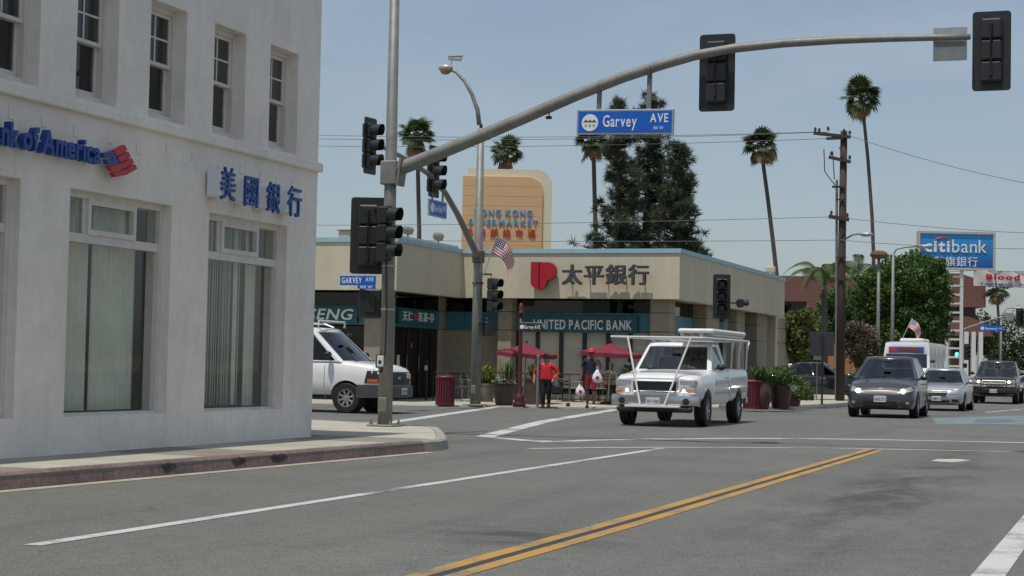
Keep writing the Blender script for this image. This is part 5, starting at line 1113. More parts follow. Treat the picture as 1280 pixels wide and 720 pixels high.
# ---------------------------------------------------------------- pickups
def pickup(label, pm, dark=False, rack=False, group='vehicles coming towards us'):
    t = thing('pickup_truck', label, 'pickup truck', group=group)
    st = [(2.74, .84, .66, 1.03, 1.07), (2.70, .91, .6, 1.07, 1.12), (2.45, .965, .54, 1.11, 1.18), (1.5, .985, .5, 1.18, 1.25), (1.2, 1.0, .47, 1.22, 1.27), (-.62, 1.0, .47, 1.25, 1.27), (-.66, .985, .5, 1.3, 1.3), (-2.85, .985, .55, 1.3, 1.3), (-2.9, .94, .6, 1.27, 1.27)]
    wr = .385; b = make_body(t, st, pm, (1.78, -1.72), wr, arch=1.2); bv = bvh_of(b)
    cabin(t, pm, 1.32, .62, -.42, -.6, .9, .74, 1.23, 1.86, [(.08, 'p'), (.80, 'g'), (1, 'p')], bow=.16, tintrear=False)
    for wx in (1.78, -1.72):
        for sy in (-1, 1): wheel(t, wx, sy*.86, wr, .25, .62, 6, None, sy)
    # grille, lamps, bumper
    MB().box(2.66, 2.77, -.52, .52, .75, 1.03, .03).build('grille_surround', M_chrome, t); g = MB().box(2.77, 2.785, -.47, .47, .79, .995, .01).build('grille', M_grille, t)
    for k in range(4): MB().box(2.785, 2.792, -.46, .46, .81+k*.048, .825+k*.048).build('grille_bar', MATS['chrome'] if dark else M_grille, g)
    if dark: MB().box(2.785, 2.8, -.47, .47, .88, .92, .006).build('grille_bar', M_chrome, g)
    for sy in (-1, 1):
        hl = MB().box(2.62, 2.755, min(sy*.54, sy*.9), max(sy*.54, sy*.9), .88, 1.04, .025).build('headlamp', M_lens, t); MB().box(2.58, 2.74, min(sy*.82, sy*.915), max(sy*.82, sy*.915), .885, 1.03, .02).build('side_lamp', M_amber, hl)
        tl = MB().box(2.62, 2.75, min(sy*.54, sy*.9), max(sy*.54, sy*.9), .735, .865, .025).build('turn_lamp', M_lens, t); MB().box(2.60, 2.757, min(sy*.72, sy*.908), max(sy*.72, sy*.908), .74, .80, .015).build('amber_lens', M_amber, tl)
        bulb(tl if not dark else hl, 2.76, sy*.64, .79 if not dark else .96, .035 if not dark else .06, M_bulbw)
    bp = MB(); n = 10
    for zz0, zz1, xo in ((.44, .70, 0),):
        vs = []
        for i in range(n+1):
            y = -1+2*i/n; x = 2.93-.16*abs(y)**3; vs += [(x-.16, y*.98, zz0), (x, y*.98, zz0+.03), (x+.02, y*.98, (zz0+zz1)/2), (x, y*.98, zz1-.02), (x-.16, y*.98, zz1)]
        bp.add(vs, [(i*5+j, i*5+5+j, i*5+6+j, i*5+1+j) for i in range(n) for j in range(4)]+[(0, 1, 2, 3, 4), tuple(n*5+q for q in (4, 3, 2, 1, 0))])
    bo = bp.build('front_bumper', M_chrome if not dark else pm, t); autosmooth(bo, 30)
    MB().box(2.68, 2.88, -.85, .85, .32, .45, .04).build('air_dam', M_dplast, t)
    for sy in (-1, 1): MB().lathe([(.075, 2.86), (.075, 2.90), (.0, 2.905)], (0, sy*.72, .56), 12, 'x').build('fog_lamp', M_dplast, t)
    plate(t, 2.975, .56, '7H11928')
    for sy in (-1, 1): mirror(t, .98, .98, 1.33, M_dplast, sy)
    doorlines(t, bv, (1.02, -.42), .56, 1.2); handles(t, bv, (-.2,), 1.1, pm)
    MB().box(-3.02, -2.86, -.95, .95, .45, .62, .03).build('rear_bumper', M_chrome, t)
    if rack:
        rk = M_white; R = .023; zr = 1.97
        MB().tube([(2.45, -1.12, zr), (2.45, 1.0, zr)], R, 8).build('rack_crossbar', rk, t)
        for sy in (-1, 1):
            MB().tube([(3.02, sy*.27, .47), (2.47, sy*.72, zr)], R, 8).build('rack_post', rk, t); MB().tube([(2.45, sy*.98, zr), (-2.85, sy*.98, zr+.02)], R, 8).build('rack_rail', rk, t)
            for x in (-.85, -1.75, -2.7): p = MB().tube([(x, sy*.95, 1.28), (x, sy*.97, zr)], R, 8).build('rack_post', rk, t); MB().tube([(x, sy*.96, zr-.28), (x-.26, sy*.97, zr)], .02, 6).build('brace', rk, p)
        for x in (.5, -.85, -2.7): MB().tube([(x, -.98, zr+.01), (x, .98, zr+.01)], R, 8).build('rack_crossbar', rk, t)
        MB().box(2.93, 3.05, -.62, .62, .42, .47, .01).build('step_bar', rk, t)
        lg = thing('ladder_bundle', 'wrapped white ladders lying on the pickup roof rack', 'ladders'); M_wrap = mat('white_wrap', S(205, 205, 200), .45, var=.1, vs=6, bump=.3, bs=8)
        for i in range(4):
            yy = .12+i*.22
            MB().box(-2.5, .95, yy, yy+.09, .03, .10, .015).build('ladder_rail', M_alloy if i % 2 else M_wrap, lg); 
        for k in range(12): MB().bar((-2.3+k*.28, .14, .065), (-2.3+k*.28, .85, .065), .03).build('ladder_rung', M_alloy, lg)
        mb = MB().box(-2.6, 1.05, .08, .92, .10, .2, .04); mb.build('wrapping', M_wrap, lg); 
        return t, lg
    return t
pk, lg = pickup('white pickup truck with ladder rack crossing the intersection', paint('white_car_paint', (.76, .76, .74), 0, .25), rack=True)
p1_ = G(886, 533.5); p2_ = G(927, 527.5); X0 = (p1_.x+p2_.x)/2-.93; Y0 = p1_.y+1.78; ang = math.atan2(-(p2_.y-p1_.y), -(p2_.x-p1_.x)); put(pk, (X0, Y0, 0), -PI/2+.02); pk.scale = (.97, .97, .97)
R2 = Matrix.Rotation(-PI/2+.02, 3, 'Z'); put(lg, Vector((X0, Y0, 1.94)), -PI/2+.02)
p1_ = G(1241, 504.5); bt = pickup('black pickup truck with chrome grille and lit headlamps', paint('black_car_paint', (.012, .013, .015), 0, .2), dark=True)
c = G(1244, 504.5); put(bt, (c.x, c.y+1.8, 0), -PI/2); bt.scale = (.98, .98, .98)
# ---------------------------------------------------------------- cars
def hatch(label, pm, lit=True):
    t = thing('hatchback_car', label, 'car', group='vehicles coming towards us')
    st = [(2.16, .55, .34, .52, .55), (2.12, .72, .26, .62, .66), (2.0, .80, .22, .70, .78), (1.8, .85, .21, .78, .87), (1.3, .875, .2, .9, .99), (.9, .885, .2, .95, 1.04), (0, .888, .19, .98, 1.03), (-1.2, .885, .2, 1.02, 1.04), (-1.8, .87, .25, 1.03, 1.04), (-2.12, .78, .34, .98, 1.0), (-2.2, .7, .42, .9, .93)]
    wr = .325; b = make_body(t, st, pm, (1.28, -1.32), wr, arch=1.13); bv = bvh_of(b)
    cabin(t, pm, 1.12, .18, -1.55, -2.0, .84, .60, .98, 1.54, [(.06, 'p'), (.36, 'g'), (.40, 'p'), (.68, 'g'), (.72, 'p'), (.9, 'g'), (1, 'p')], bow=.22)
    for wx in (1.28, -1.32):
        for sy in (-1, 1): wheel(t, wx, sy*.785, wr, .2, .68, 7, None, sy)
    for sy in (-1, 1):
        h = fpatch(t, bv, 'headlamp', M_lens, [(sy*.47, .63), (sy*.80, .68), (sy*.835, .83), (sy*.52, .72)], n=8, mm=4, off=.012)
        if lit: hit = bv.ray_cast(Vector((4, sy*.56, .675)), Vector((-1, 0, 0)))[0]; bulb(h, hit.x+.03, sy*.56, .675, .06, M_bulb)
        fpatch(t, bv, 'fog_lamp', M_lens, [(sy*.64, .36), (sy*.72, .36), (sy*.72, .42), (sy*.64, .42)], n=2, mm=2)
    fpatch(t, bv, 'upper_grille', M_grille, [(-.36, .575), (.36, .575), (.42, .67), (-.42, .67)], n=8, mm=2, off=.012); fpatch(t, bv, 'grille_bar', mat('dull_trim', (.3, .3, .3), .5, .3), [(-.42, .672), (.42, .672), (.43, .684), (-.43, .684)], n=8, mm=1, off=.018, skirt=.02)
    fpatch(t, bv, 'lower_grille', M_grille, [(-.45, .30), (.45, .30), (.4, .43), (-.4, .43)], n=8, mm=2, off=.006); fpatch(t, bv, 'bumper_strip', M_chrome, [(-.5, .27), (.5, .27), (.5, .285), (-.5, .285)], n=8, mm=1, off=.02)
    fpatch(t, bv, 'badge', M_chrome, [(-.06, .72), (.06, .72), (.06, .77), (-.06, .77)], n=2, mm=2, off=.015); plate(t, 2.20, .48, '6AYL772')
    for sy in (-1, 1): mirror(t, .72, .87, 1.03, pm, sy)
    doorlines(t, bv, (.85, -.18, -1.05), .3, .97); handles(t, bv, (0, -.9), .86, pm)
    return t
def saloon(label, pm, name='saloon_car', group='vehicles coming towards us', lit=False, tri=False):
    t = thing(name, label, 'car', group=group)
    st = [(2.24, .5, .36, .56, .6), (2.2, .7, .26, .66, .7), (2.05, .79, .22, .74, .78), (1.8, .83, .2, .8, .86), (1.2, .86, .2, .86, .93), (.85, .865, .19, .89, .96), (-.9, .868, .19, .93, .96), (-1.5, .86, .22, .95, 1.0), (-2.05, .8, .28, .92, .98), (-2.26, .68, .38, .84, .9)]
    wr = .315; b = make_body(t, st, pm, (1.36, -1.36), wr, arch=1.12); bv = bvh_of(b)
    cabin(t, pm, .98, .15, -1.0, -1.72, .82, .58, .92, 1.41, [(.07, 'p'), (.44, 'g'), (.48, 'p'), (.82, 'g'), (1, 'p')], bow=.2)
    for wx in (1.36, -1.36):
        for sy in (-1, 1): wheel(t, wx, sy*.765, wr, .2, .68, 5, None, sy)
    for sy in (-1, 1):
        h = fpatch(t, bv, 'headlamp', M_lens, [(sy*.42, .58), (sy*.77, .58), (sy*.79, .76), (sy*.46, .72)], n=8, mm=4, off=.012); fpatch(t, bv, 'side_intake', M_grille, [(sy*.5, .28), (sy*.74, .3), (sy*.74, .4), (sy*.5, .4)], n=4, mm=2, off=.006)
        spatch(t, bv, 'rear_lamp', M_redl, [(-2.2, .66), (-1.95, .66), (-1.95, .84), (-2.2, .84)], sy, n=3, mm=2)
    g = fpatch(t, bv, 'grille', M_grille, [(-.3, .50), (.3, .50), (.36, .70), (-.36, .70)], n=6, mm=3, off=.012)
    for k in range(4): fpatch(t, bv, 'grille_bar', M_chrome, [(-.32, .52+k*.05), (.32, .52+k*.05), (.32, .535+k*.05), (-.32, .535+k*.05)], n=6, mm=1, off=.022)
    fpatch(t, bv, 'lower_grille', M_grille, [(-.42, .28), (.42, .28), (.4, .38), (-.4, .38)], n=6, mm=2, off=.006); plate(t, 2.28, .42, '5ZMR019')
    for sy in (-1, 1): mirror(t, .62, .85, .98, pm, sy)
    doorlines(t, bv, (.72, -.2, -1.1), .28, .9); handles(t, bv, (-.05, -.95), .82, M_chrome)
    return t
hc = hatch('dark grey hatchback with bright headlamps in the nearer oncoming lane', paint('grey_car_paint', (.055, .053, .054), .4, .28))
a = G(1067, 521.5); b = G(1139, 521.5); put(hc, ((a.x+b.x)/2, (a.y+b.y)/2+1.25, 0), -PI/2+.03); hc.scale = (1.07, 1.07, 1.09)
sv = paint('silver_car_paint', (.42, .43, .44), .55, .3); sc_ = saloon('silver saloon half hidden behind the dark grey hatchback', sv)
b = G(1203, 514.0); put(sc_, (b.x-.76, b.y+1.36, 0), -PI/2)
s2 = saloon('silver car cut by the right picture edge', sv); b = G(1275, 502.5); put(s2, (b.x+.55, b.y+1.36, 0), -PI/2)
# parked cars in the lot
for label, col, px, py, rz in (('parked black saloon beside the utility pole', 'black_car_paint', 1022, 499.5, .25), ('parked white car left of the black parked saloon', 'white_car_paint', 988, 491, .5), ('parked silver car behind the black parked saloon', 'silver_car_paint', 1018, 488, .35)):
    c_ = saloon(label, MATS[col], 'parked_car', 'cars parked beside the bank'); p = G(px, py, SWZ); put(c_, (p.x, p.y+.9, SWZ+.004), rz)
# ---------------------------------------------------------------- van
def van(label, pm):
    t = thing('delivery_van', label, 'van')
    st = [(2.82, .8, .55, .95, 1.0), (2.78, .88, .5, 1.08, 1.12), (2.55, .95, .46, 1.14, 1.2), (1.9, .985, .44, 1.22, 1.27), (1.6, .995, .42, 1.25, 1.28), (-2.6, .995, .42, 1.25, 1.28), (-2.8, .97, .46, 1.25, 1.28)]
    wr = .37; b = make_body(t, st, pm, (1.88, -1.55), wr, arch=1.16); bv = bvh_of(b)
    cabin(t, pm, 1.92, 1.02, -2.72, -2.79, .965, .80, 1.23, 2.05, [(.02, 'p'), (.19, 'g'), (.225, 'p'), (.55, 'p'), (1, 'p')], bow=.16, crown=.05)
    for wx in (1.88, -1.55):
        for sy in (-1, 1): wheel(t, wx, sy*.86, wr, .24, .60, 8, None, sy)
    fpatch(t, bv, 'grille', M_grille, [(-.72, .70), (.72, .70), (.72, 1.02), (-.72, 1.02)], n=8, mm=4, off=.02)
    for k in range(3): fpatch(t, bv, 'grille_bar', M_dplast, [(-.4, .76+k*.09), (.4, .76+k*.09), (.4, .79+k*.09), (-.4, .79+k*.09)], n=6, mm=1, off=.035)
    fpatch(t, bv, 'badge', M_chrome, [(-.09, .85), (.09, .85), (.09, .9), (-.09, .9)], n=1, mm=1, off=.045)
    for sy in (-1, 1):
        fpatch(t, bv, 'headlamp', M_lens, [(sy*.5, .86), (sy*.84, .86), (sy*.84, 1.0), (sy*.5, 1.0)], n=4, mm=2, off=.03)
        spatch(t, bv, 'corner_lamp', M_dplast, [(2.36, .74), (2.72, .74), (2.72, 1.04), (2.42, 1.04)], sy, n=4, mm=3, off=.008); spatch(t, bv, 'turn_lamp', M_amber, [(2.44, .76), (2.7, .76), (2.7, .84), (2.44, .84)], sy, n=3, mm=1, off=.016)
    bp = MB(); n = 10; vs = []
    for i in range(n+1):
        y = -1+2*i/n; x = 2.98-.18*abs(y)**3; vs += [(x-.5*abs(y)**6-.14, y*.985, .38), (x, y*.985, .40), (x+.02, y*.985, .54), (x, y*.985, .68), (x-.5*abs(y)**6-.14, y*.985, .70)]
    bp.add(vs, [(i*5+j, i*5+5+j, i*5+6+j, i*5+1+j) for i in range(n) for j in range(4)]+[(0, 1, 2, 3, 4), tuple(n*5+q for q in (4, 3, 2, 1, 0))]); autosmooth(bp.build('front_bumper', mat('van_bumper', (.06, .06, .062), .5, var=.15), t), 30)
    for sy in (-1, 1): spatch(t, bv, 'bumper_side', MATS['van_bumper'], [(2.32, .46), (2.76, .46), (2.76, .70), (2.30, .70)], sy, n=4, mm=2, off=.012)
    plate(t, 3.015, .55, '8C42917'); 
    for sy in (-1, 1): mirror(t, 1.45, 1.0, 1.42, M_dplast, sy)
    doorlines(t, bv, (1.3, .32), .5, 1.22); handles(t, bv, (.5,), 1.1, M_dplast)
    for x in (1.0, -.5, -2.0): 
        MB().tube([(x, -.75, 2.1), (x, -.75, 2.24), (x, .75, 2.24), (x, .75, 2.1)], .025, 6).build('roof_rack_bar', M_white, t)
    MB().tube([(1.35, -.6, 2.07), (1.1, -.6, 2.16), (-2.3, -.6, 2.3)], .03, 6).build('ladder_rail', M_alloy, t)
    return t
vn = van('white cargo van crossing behind the near corner building', MATS['white_car_paint']); p = G(434, 516.5); put(vn, (p.x-1.88, p.y+.86, 0), 0)
# ---------------------------------------------------------------- shuttle bus
t = thing('shuttle_bus', 'white shuttle bus with a blue band behind the dark hatchback', 'bus', group='vehicles coming towards us')
st = [(3.6, .9, .45, 1.25, 1.3), (3.55, 1.05, .4, 1.4, 1.45), (3.3, 1.12, .38, 1.45, 1.5), (-3.4, 1.12, .38, 1.45, 1.5), (-3.5, 1.05, .42, 1.4, 1.45)]
b = make_body(t, st, MATS['white_car_paint'], (2.3, -2.2), .4); bv = bvh_of(b)
cabin(t, MATS['white_car_paint'], 3.45, 3.1, -3.35, -3.45, 1.08, .98, 1.42, 2.62, [(.02, 'p'), (.14, 'g'), (.16, 'p'), (.36, 'g'), (.38, 'p'), (.58, 'g'), (.60, 'p'), (.80, 'g'), (1, 'p')], bow=.2, crown=.08, lowtop=.58)
for wx in (2.3, -2.2):
    for sy in (-1, 1): wheel(t, wx, sy*.98, .4, .25, .6, 8, None, sy)
MB().box(2.95, 3.24, -.78, .78, 2.16, 2.45, .02).build('destination_blind', mat('bus_blue', S(52, 88, 150), .4), t); MB().box(3.24, 3.25, -.35, .6, 2.22, 2.38).build('destination_sign', mat('bus_led', S(120, 60, 40), .5), t); MB().box(3.24, 3.25, -.75, -.45, 2.22, 2.4).build('route_sign', mat('bus_red', S(190, 50, 60), .5), t)
MB().box(-.6, 1.5, -.55, .55, 2.68, 2.86, .06).build('roof_air_unit', M_white, t)
for sy in (-1, 1): spatch(t, bv, 'blue_stripe', MATS['bus_blue'], [(-3.2, .9), (3.2, .9), (3.2, 1.2), (-3.2, 1.2)], sy, n=8, mm=2); fpatch(t, bv, 'headlamp', M_lens, [(sy*.5, .7), (sy*.85, .7), (sy*.85, .9), (sy*.5, .9)], n=3, mm=2); mirror(t, 3.4, 1.12, 1.8, M_dplast, sy)
c = D(1133, 460, 80); put(t, (c.x, c.y+3.5, 0), -PI/2-.02)
# ================================================================== VEGETATION
def leaf_mesh(name, pos, size, rng, flat=.0, aspect=.55, tri=False, dirs=None):
    n = len(pos); a = rng.normal(size=(n, 3)) if dirs is None else dirs.copy(); a /= np.linalg.norm(a, axis=1)[:, None]; b = rng.normal(size=(n, 3)); b -= a*(a*b).sum(1)[:, None]; b /= np.linalg.norm(b, axis=1)[:, None]
    s = size*rng.uniform(.6, 1.35, (n, 1)); u = a*s; v = b*s*aspect
    if tri: V = np.stack([pos-v*.5, pos+v*.5, pos+u], 1).reshape(-1, 3); k = 3
    else: V = np.stack([pos-u*.5, pos+v*.5, pos+u*.5, pos-v*.5], 1).reshape(-1, 3); k = 4
    me = bpy.data.meshes.new(name); me.vertices.add(n*k); me.vertices.foreach_set('co', V.ravel().astype(np.float32)); me.loops.add(n*k); me.loops.foreach_set('vertex_index', np.arange(n*k, dtype=np.int32))
    me.polygons.add(n); me.polygons.foreach_set('loop_start', np.arange(0, n*k, k, dtype=np.int32)); me.polygons.foreach_set('loop_total', np.full(n, k, np.int32)); me.update(); me.validate(); return me
def lobes_points(lobes, n, rng, fill=.35, clump=.0):
    w = np.array([l[3]*l[4]*l[5] for l in lobes])**.67; w /= w.sum(); out = []
    for l, k in zip(lobes, (w*n).astype(int)):
        d = rng.normal(size=(k, 3)); d /= np.linalg.norm(d, axis=1)[:, None]; r = rng.uniform(fill, 1, (k, 1))**.5; p = d*r
        p = p*(1+.16*np.sin(d[:, :1]*7+l[0])*np.cos(d[:, 2:]*6+l[1])+.1*np.sin(d[:, 1:2]*13+l[2])); out.append(p*np.array(l[3:6])+np.array(l[:3]))
    return np.concatenate(out)
def bushy(name, label, cat, base, trunk, lobes, n, leaf, m, barkm, group=None, clumps=0, crownname='crown'):
    t = thing(name, label, cat, base, 0, group)
    if trunk: 
        for tr in trunk: MB().tube([p[:3] for p in tr], [p[3] for p in tr], 8).build('trunk' if tr is trunk[0] else 'limb', barkm, t, True)
    rng = np.random.default_rng(abs(hash(label)) % 1000 if False else len(label)*7+int(abs(base[0])*10)); L2 = list(lobes)
    if clumps:
        p = lobes_points(lobes, clumps, rng, .75)
        for q in p: r = rng.uniform(.10, .22)*min(l[3] for l in lobes)*1.6; L2.append((*q, r, r, r*.8))
    link(crownname, leaf_mesh(crownname, lobes_points(L2, n, rng), leaf, rng), m, t); return t
M_bark = mat('bark', S(88, 76, 64), .9, var=.25, vs=5, bump=.3); M_pbark = mat('palm_bark', S(84, 78, 74), .9, var=.2, vs=6, bump=.2)
M_ficus = leafmat('ficus_leaf', (.028, .07, .018), (.11, .18, .04)); M_pine = leafmat('pine_needle', (.03, .05, .03), (.10, .125, .07)); M_palm = leafmat('palm_leaf', (.032, .06, .024), (.12, .15, .055)); M_dead = mat('dead_frond', S(138, 116, 86), .9, var=.25, vs=5)
M_qpalm = leafmat('queen_palm_leaf', (.035, .07, .025), (.13, .17, .06)); M_small = leafmat('small_tree_leaf', (.05, .08, .02), (.16, .19, .05)); M_olea = leafmat('oleander_leaf', (.05, .055, .03), (.13, .11, .06)); M_fart = leafmat('far_leaf', (.03, .055, .02), (.08, .12, .04)); M_bush = leafmat('bush_leaf', (.035, .08, .02), (.12, .19, .05))
# --- big ficus beside the street
def base_at(px, Z): p = D(px, 465, Z); return Vector((p.x, p.y, SWZ))
Z = 96; B = base_at(1128, Z); loc = lambda px, py, dz=0: tuple(D(px, py, Z)-B+ray(px, py)*dz)
m_ = Z/F
lobes = [(*loc(1135, 350), 48*m_, 2.3, 34*m_), (*loc(1100, 365), 36*m_, 2.0, 32*m_), (*loc(1165, 368), 24*m_, 1.8, 30*m_), (*loc(1130, 395), 52*m_, 2.4, 34*m_), (*loc(1110, 420), 44*m_, 2.2, 24*m_), (*loc(1155, 415), 30*m_, 2.0, 28*m_)]
bushy('ficus_tree', 'large dense dark green tree between the bus and the bank sign', 'tree', B, [[(0, 0, 0, .3), (0, 0, 1.6, .24), (.1, 0, 2.6, .2)], [(0, 0, 1.6, .16), (-1, .2, 3.2, .1)], [(0, 0, 1.8, .16), (1, .2, 3.4, .1)]], lobes, 60000, .19, M_ficus, M_bark, clumps=140)
# --- small street tree near the bank
Z = 76; B = base_at(994, Z); loc = lambda px, py, dz=0: tuple(D(px, py, Z)-B+ray(px, py)*dz); m_ = Z/F
bushy('street_tree', 'small light green tree with leaning trunk at the end of bank', 'tree', B, [[(*loc(1004, 500), .1), (*loc(998, 470), .08), (*loc(986, 440), .06), (*loc(984, 420), .04)], [(*loc(996, 468), .06), (*loc(1001, 440), .04)]], [(*loc(984, 405), 14*m_, .7, 14*m_), (*loc(996, 420), 15*m_, .7, 14*m_), (*loc(980, 430), 12*m_, .7, 12*m_), (*loc(1004, 395), 12*m_, .6, 10*m_), (*loc(1000, 440), 12*m_, .6, 12*m_)], 5500, .16, M_small, M_bark, clumps=30)
Z = 82; B = base_at(1074, Z); m_ = Z/F; loc = lambda px, py, dz=0: tuple(D(px, py, Z)-B+ray(px, py)*dz)
bushy('oleander_shrub', 'brownish green shrub with pink tinge right of utility pole', 'shrub', B, [[(0, 0, 0, .06), (.1, 0, 1.0, .04)]], [(*loc(1074, 430), 24*m_, .9, 26*m_), (*loc(1066, 415), 14*m_, .7, 14*m_), (*loc(1084, 448), 16*m_, .8, 22*m_)], 6500, .15, M_olea, M_bark, clumps=30)
pk_ = leaf_mesh('blossom', lobes_points([(*loc(1074, 425), 22*m_, .95, 22*m_)], 220, np.random.default_rng(3), .8), .12, np.random.default_rng(3)); link('blossom', pk_, mat('pink_blossom', S(190, 120, 130), .8), bpy.data.objects['oleander_shrub'])
for px, py, rx, rz, Z, lab, n in ((1224, 418, 20, 28, 185, 'distant green tree behind far blue street sign', 5000), (1268, 425, 30, 38, 200, 'distant green tree at the right picture edge', 7000), (1008, 425, 26, 34, 100, 'green tree behind the small tree and car park', 5000), (1048, 395, 26, 40, 112, 'green tree right behind the utility pole', 6000)):
    B = base_at(px, Z); m_ = Z/F; c = D(px, py, Z)-B
    bushy('street_tree', lab, 'tree', B, [[(0, 0, 0, .2), (0, 0, max(.8, c.z), .12)]], [(c.x, c.y, c.z, rx*m_, 1.6, rz*m_), (c.x+.5*rx*m_, c.y, c.z-.4*rz*m_, rx*.7*m_, 1.4, rz*.6*m_), (c.x-.5*rx*m_, c.y, c.z-.3*rz*m_, rx*.7*m_, 1.4, rz*.6*m_)], n, .3, M_fart if Z > 150 else M_small if Z < 105 else M_ficus, M_bark, 'trees along the street', clumps=40)
for px, py, rx, rz, Z, lab in ((998, 489, 12, 10, 66, 'green bush beside the brown planters'), (1085, 470, 14, 12, 84, 'low green bush behind the dark hatchback'), (1070, 478, 12, 12, 74, 'low hedge clump behind the utility pole')):
    B = base_at(px, Z); m_ = Z/F; c = D(px, py, Z)-B; bushy('bush', lab, 'bush', B, None, [(c.x, c.y, c.z, rx*m_, .6, rz*m_), (c.x+.2, c.y+.1, c.z*.5, rx*m_, .6, c.z*.6)], 2200, .12, M_bush, M_bark, clumps=14)
# --- pines behind the bank
def pine(px, pytop, Z, wpx, label, lean=0, seed=1, bottom=300):
    rng = np.random.default_rng(seed); B = base_at(px, Z); B.z = 0; H = D(px, pytop, Z).z; t = thing('pine_tree', label, 'tree', B, 0, 'dark pines behind the bank'); m_ = Z/F
    MB().tube([(0, 0, 0), (.05, 0, H*.5), (lean, 0, H*.97)], [.3, .2, .03], 8).build('trunk', M_bark, t, True)
    pos = []; dirs = []; bm_ = MB(); zlo = D(px, bottom, Z).z*.75; nb = 100
    for i in range(nb):
        f = (i+rng.uniform(0, .8))/nb; z = zlo+(H*.99-zlo)*f; L_ = wpx*m_*((1-f)**.58+.06)*rng.uniform(.35, 1.15); a = rng.uniform(0, 2*PI) if rng.random() < .5 else rng.choice([0, PI])+rng.normal(0, .55)
        up = rng.uniform(-.05, .5); d = Vector((math.cos(a), math.sin(a)*.8, up)).normalized(); x0 = .05+lean*f
        pts = [Vector((x0, 0, z)), Vector((x0, 0, z))+d*L_*.55, Vector((x0, 0, z))+d*L_+Vector((0, 0, .12*L_))]; bm_.tube(pts, [.05, .035, .012], 4, False)
        for k in range(int(2+L_*2.8)):
            q = rng.uniform(.2, 1.03); c = pts[0]+(pts[2]-pts[0])*q+Vector(rng.normal(0, .14, 3)); r = rng.uniform(.2, .42)
            dd = rng.normal(size=(60, 3)); dd[:, 2] = dd[:, 2]*.8+.35; dd /= np.linalg.norm(dd, axis=1)[:, None]; pos.append(np.array(c)+dd*r*rng.uniform(.0, .45, (60, 1))); dirs.append(dd)
    o = bm_.build('branches', M_bark, t); o['kind'] = 'stuff'
    link('crown', leaf_mesh('crown', np.concatenate(pos), .30, rng, aspect=.13, tri=True, dirs=np.concatenate(dirs)), M_pine, t)
pine(768, 122, 88, 44, 'left dark pine of the group behind the bank', 0, 4); pine(803, 116, 90, 48, 'tallest middle dark pine behind the bank', .2, 9); pine(846, 176, 86, 36, 'right shorter dark pine behind the bank', -.1, 15)
p = D(866, 305, 60)
# --- fan palms
def fan_frond():
    mb = MB(); n = 15; pl = .75; mb.tube([(0, 0, 0), (pl*.5, 0, .06), (pl, 0, .04)], [.035, .025, .02], 4, False)
    for k in range(n):
        a = (k/(n-1)-.5)*3.5; L_ = .95*(1-.12*abs(a)); w = .10; d = Vector((math.cos(a), math.sin(a), 0)); s = Vector((-math.sin(a), math.cos(a), 0)); o = Vector((pl, 0, .04))
        mid = o+d*L_*.6+Vector((0, 0, .05*(k % 2)-.06)); tip = o+d*L_+Vector((0, 0, -.28-.04*(k % 3))); mb.add([o, mid-s*w, mid+s*w, tip], [(0, 1, 2), (1, 3, 2)])
    return mb.mesh('frond')
FROND = fan_frond(); FROND.materials.append(M_palm); DEADF = fan_frond(); DEADF.name = 'dead_frond'; DEADF.materials.append(M_dead)
def fan_palm(px, pyc, trunkpx, Z, label, size=1.0, seed=1, dead=14, green=34):
    rng = np.random.default_rng(seed); b = D(*trunkpx[-1], Z); B = Vector((b.x, b.y, 0)); t = thing('fan_palm', label, 'palm tree', B, 0, 'tall fan palms'); top = D(px, pyc, Z)-B
    pts = [Vector((0, 0, 0))]+[D(x, y, Z)-B for x, y in reversed(trunkpx)]+[top]; n = len(pts); MB().tube(pts, [.2]+[.14-.03*i/(n-1) for i in range(n-1)], 10).build('trunk', M_pbark, t, True)
    for i in range(green):
        el = rng.uniform(-.75, 1.45)*(1 if i % 3 else .6); az = i*2.399+rng.normal(0, .2); s = size*rng.uniform(.8, 1.12)
        link('frond', FROND, None, t, loc=top+Vector((0, 0, .1)), rot=(rng.normal(0, .25), -el, az), scale=(s, s, s))
    for i in range(dead):
        el = rng.uniform(-1.45, -.7); az = i*2.399+rng.normal(0, .3); s = size*rng.uniform(.7, 1.05); link('dead_frond', DEADF, None, t, loc=top+Vector((0, 0, rng.uniform(-.35, .2))), rot=(rng.normal(0, .8), -el, az), scale=(s, s*.6, s))
    MB().ell(top, (.16*size, .16*size, .35*size), 8, 6).build('crown_heart', M_pbark, t)
fan_palm(521, 172, [(522, 195), (524, 290)], 112, 'fan palm left of the street lamp, behind the mast arm', .85, 1, 20); fan_palm(634, 192, [(635, 215)], 125, 'fan palm peeking over the orange sign tower', .82, 2, 6)
fan_palm(741, 178, [(742, 195), (745, 310)], 108, 'fan palm behind the hanging blue street sign', .75, 3, 14); fan_palm(952, 185, [(954, 205), (960, 250), (966, 300), (971, 345)], 112, 'slender fan palm behind the right end of bank', .82, 4, 14)
fan_palm(1076, 124, [(1080, 150), (1085, 200), (1090, 270), (1092, 320)], 132, 'tallest fan palm right of the utility pole', 1.05, 5, 16); fan_palm(1246, 362, [(1247, 378), (1250, 430)], 175, 'distant fan palm under the white banner', .95, 6, 22, 24)
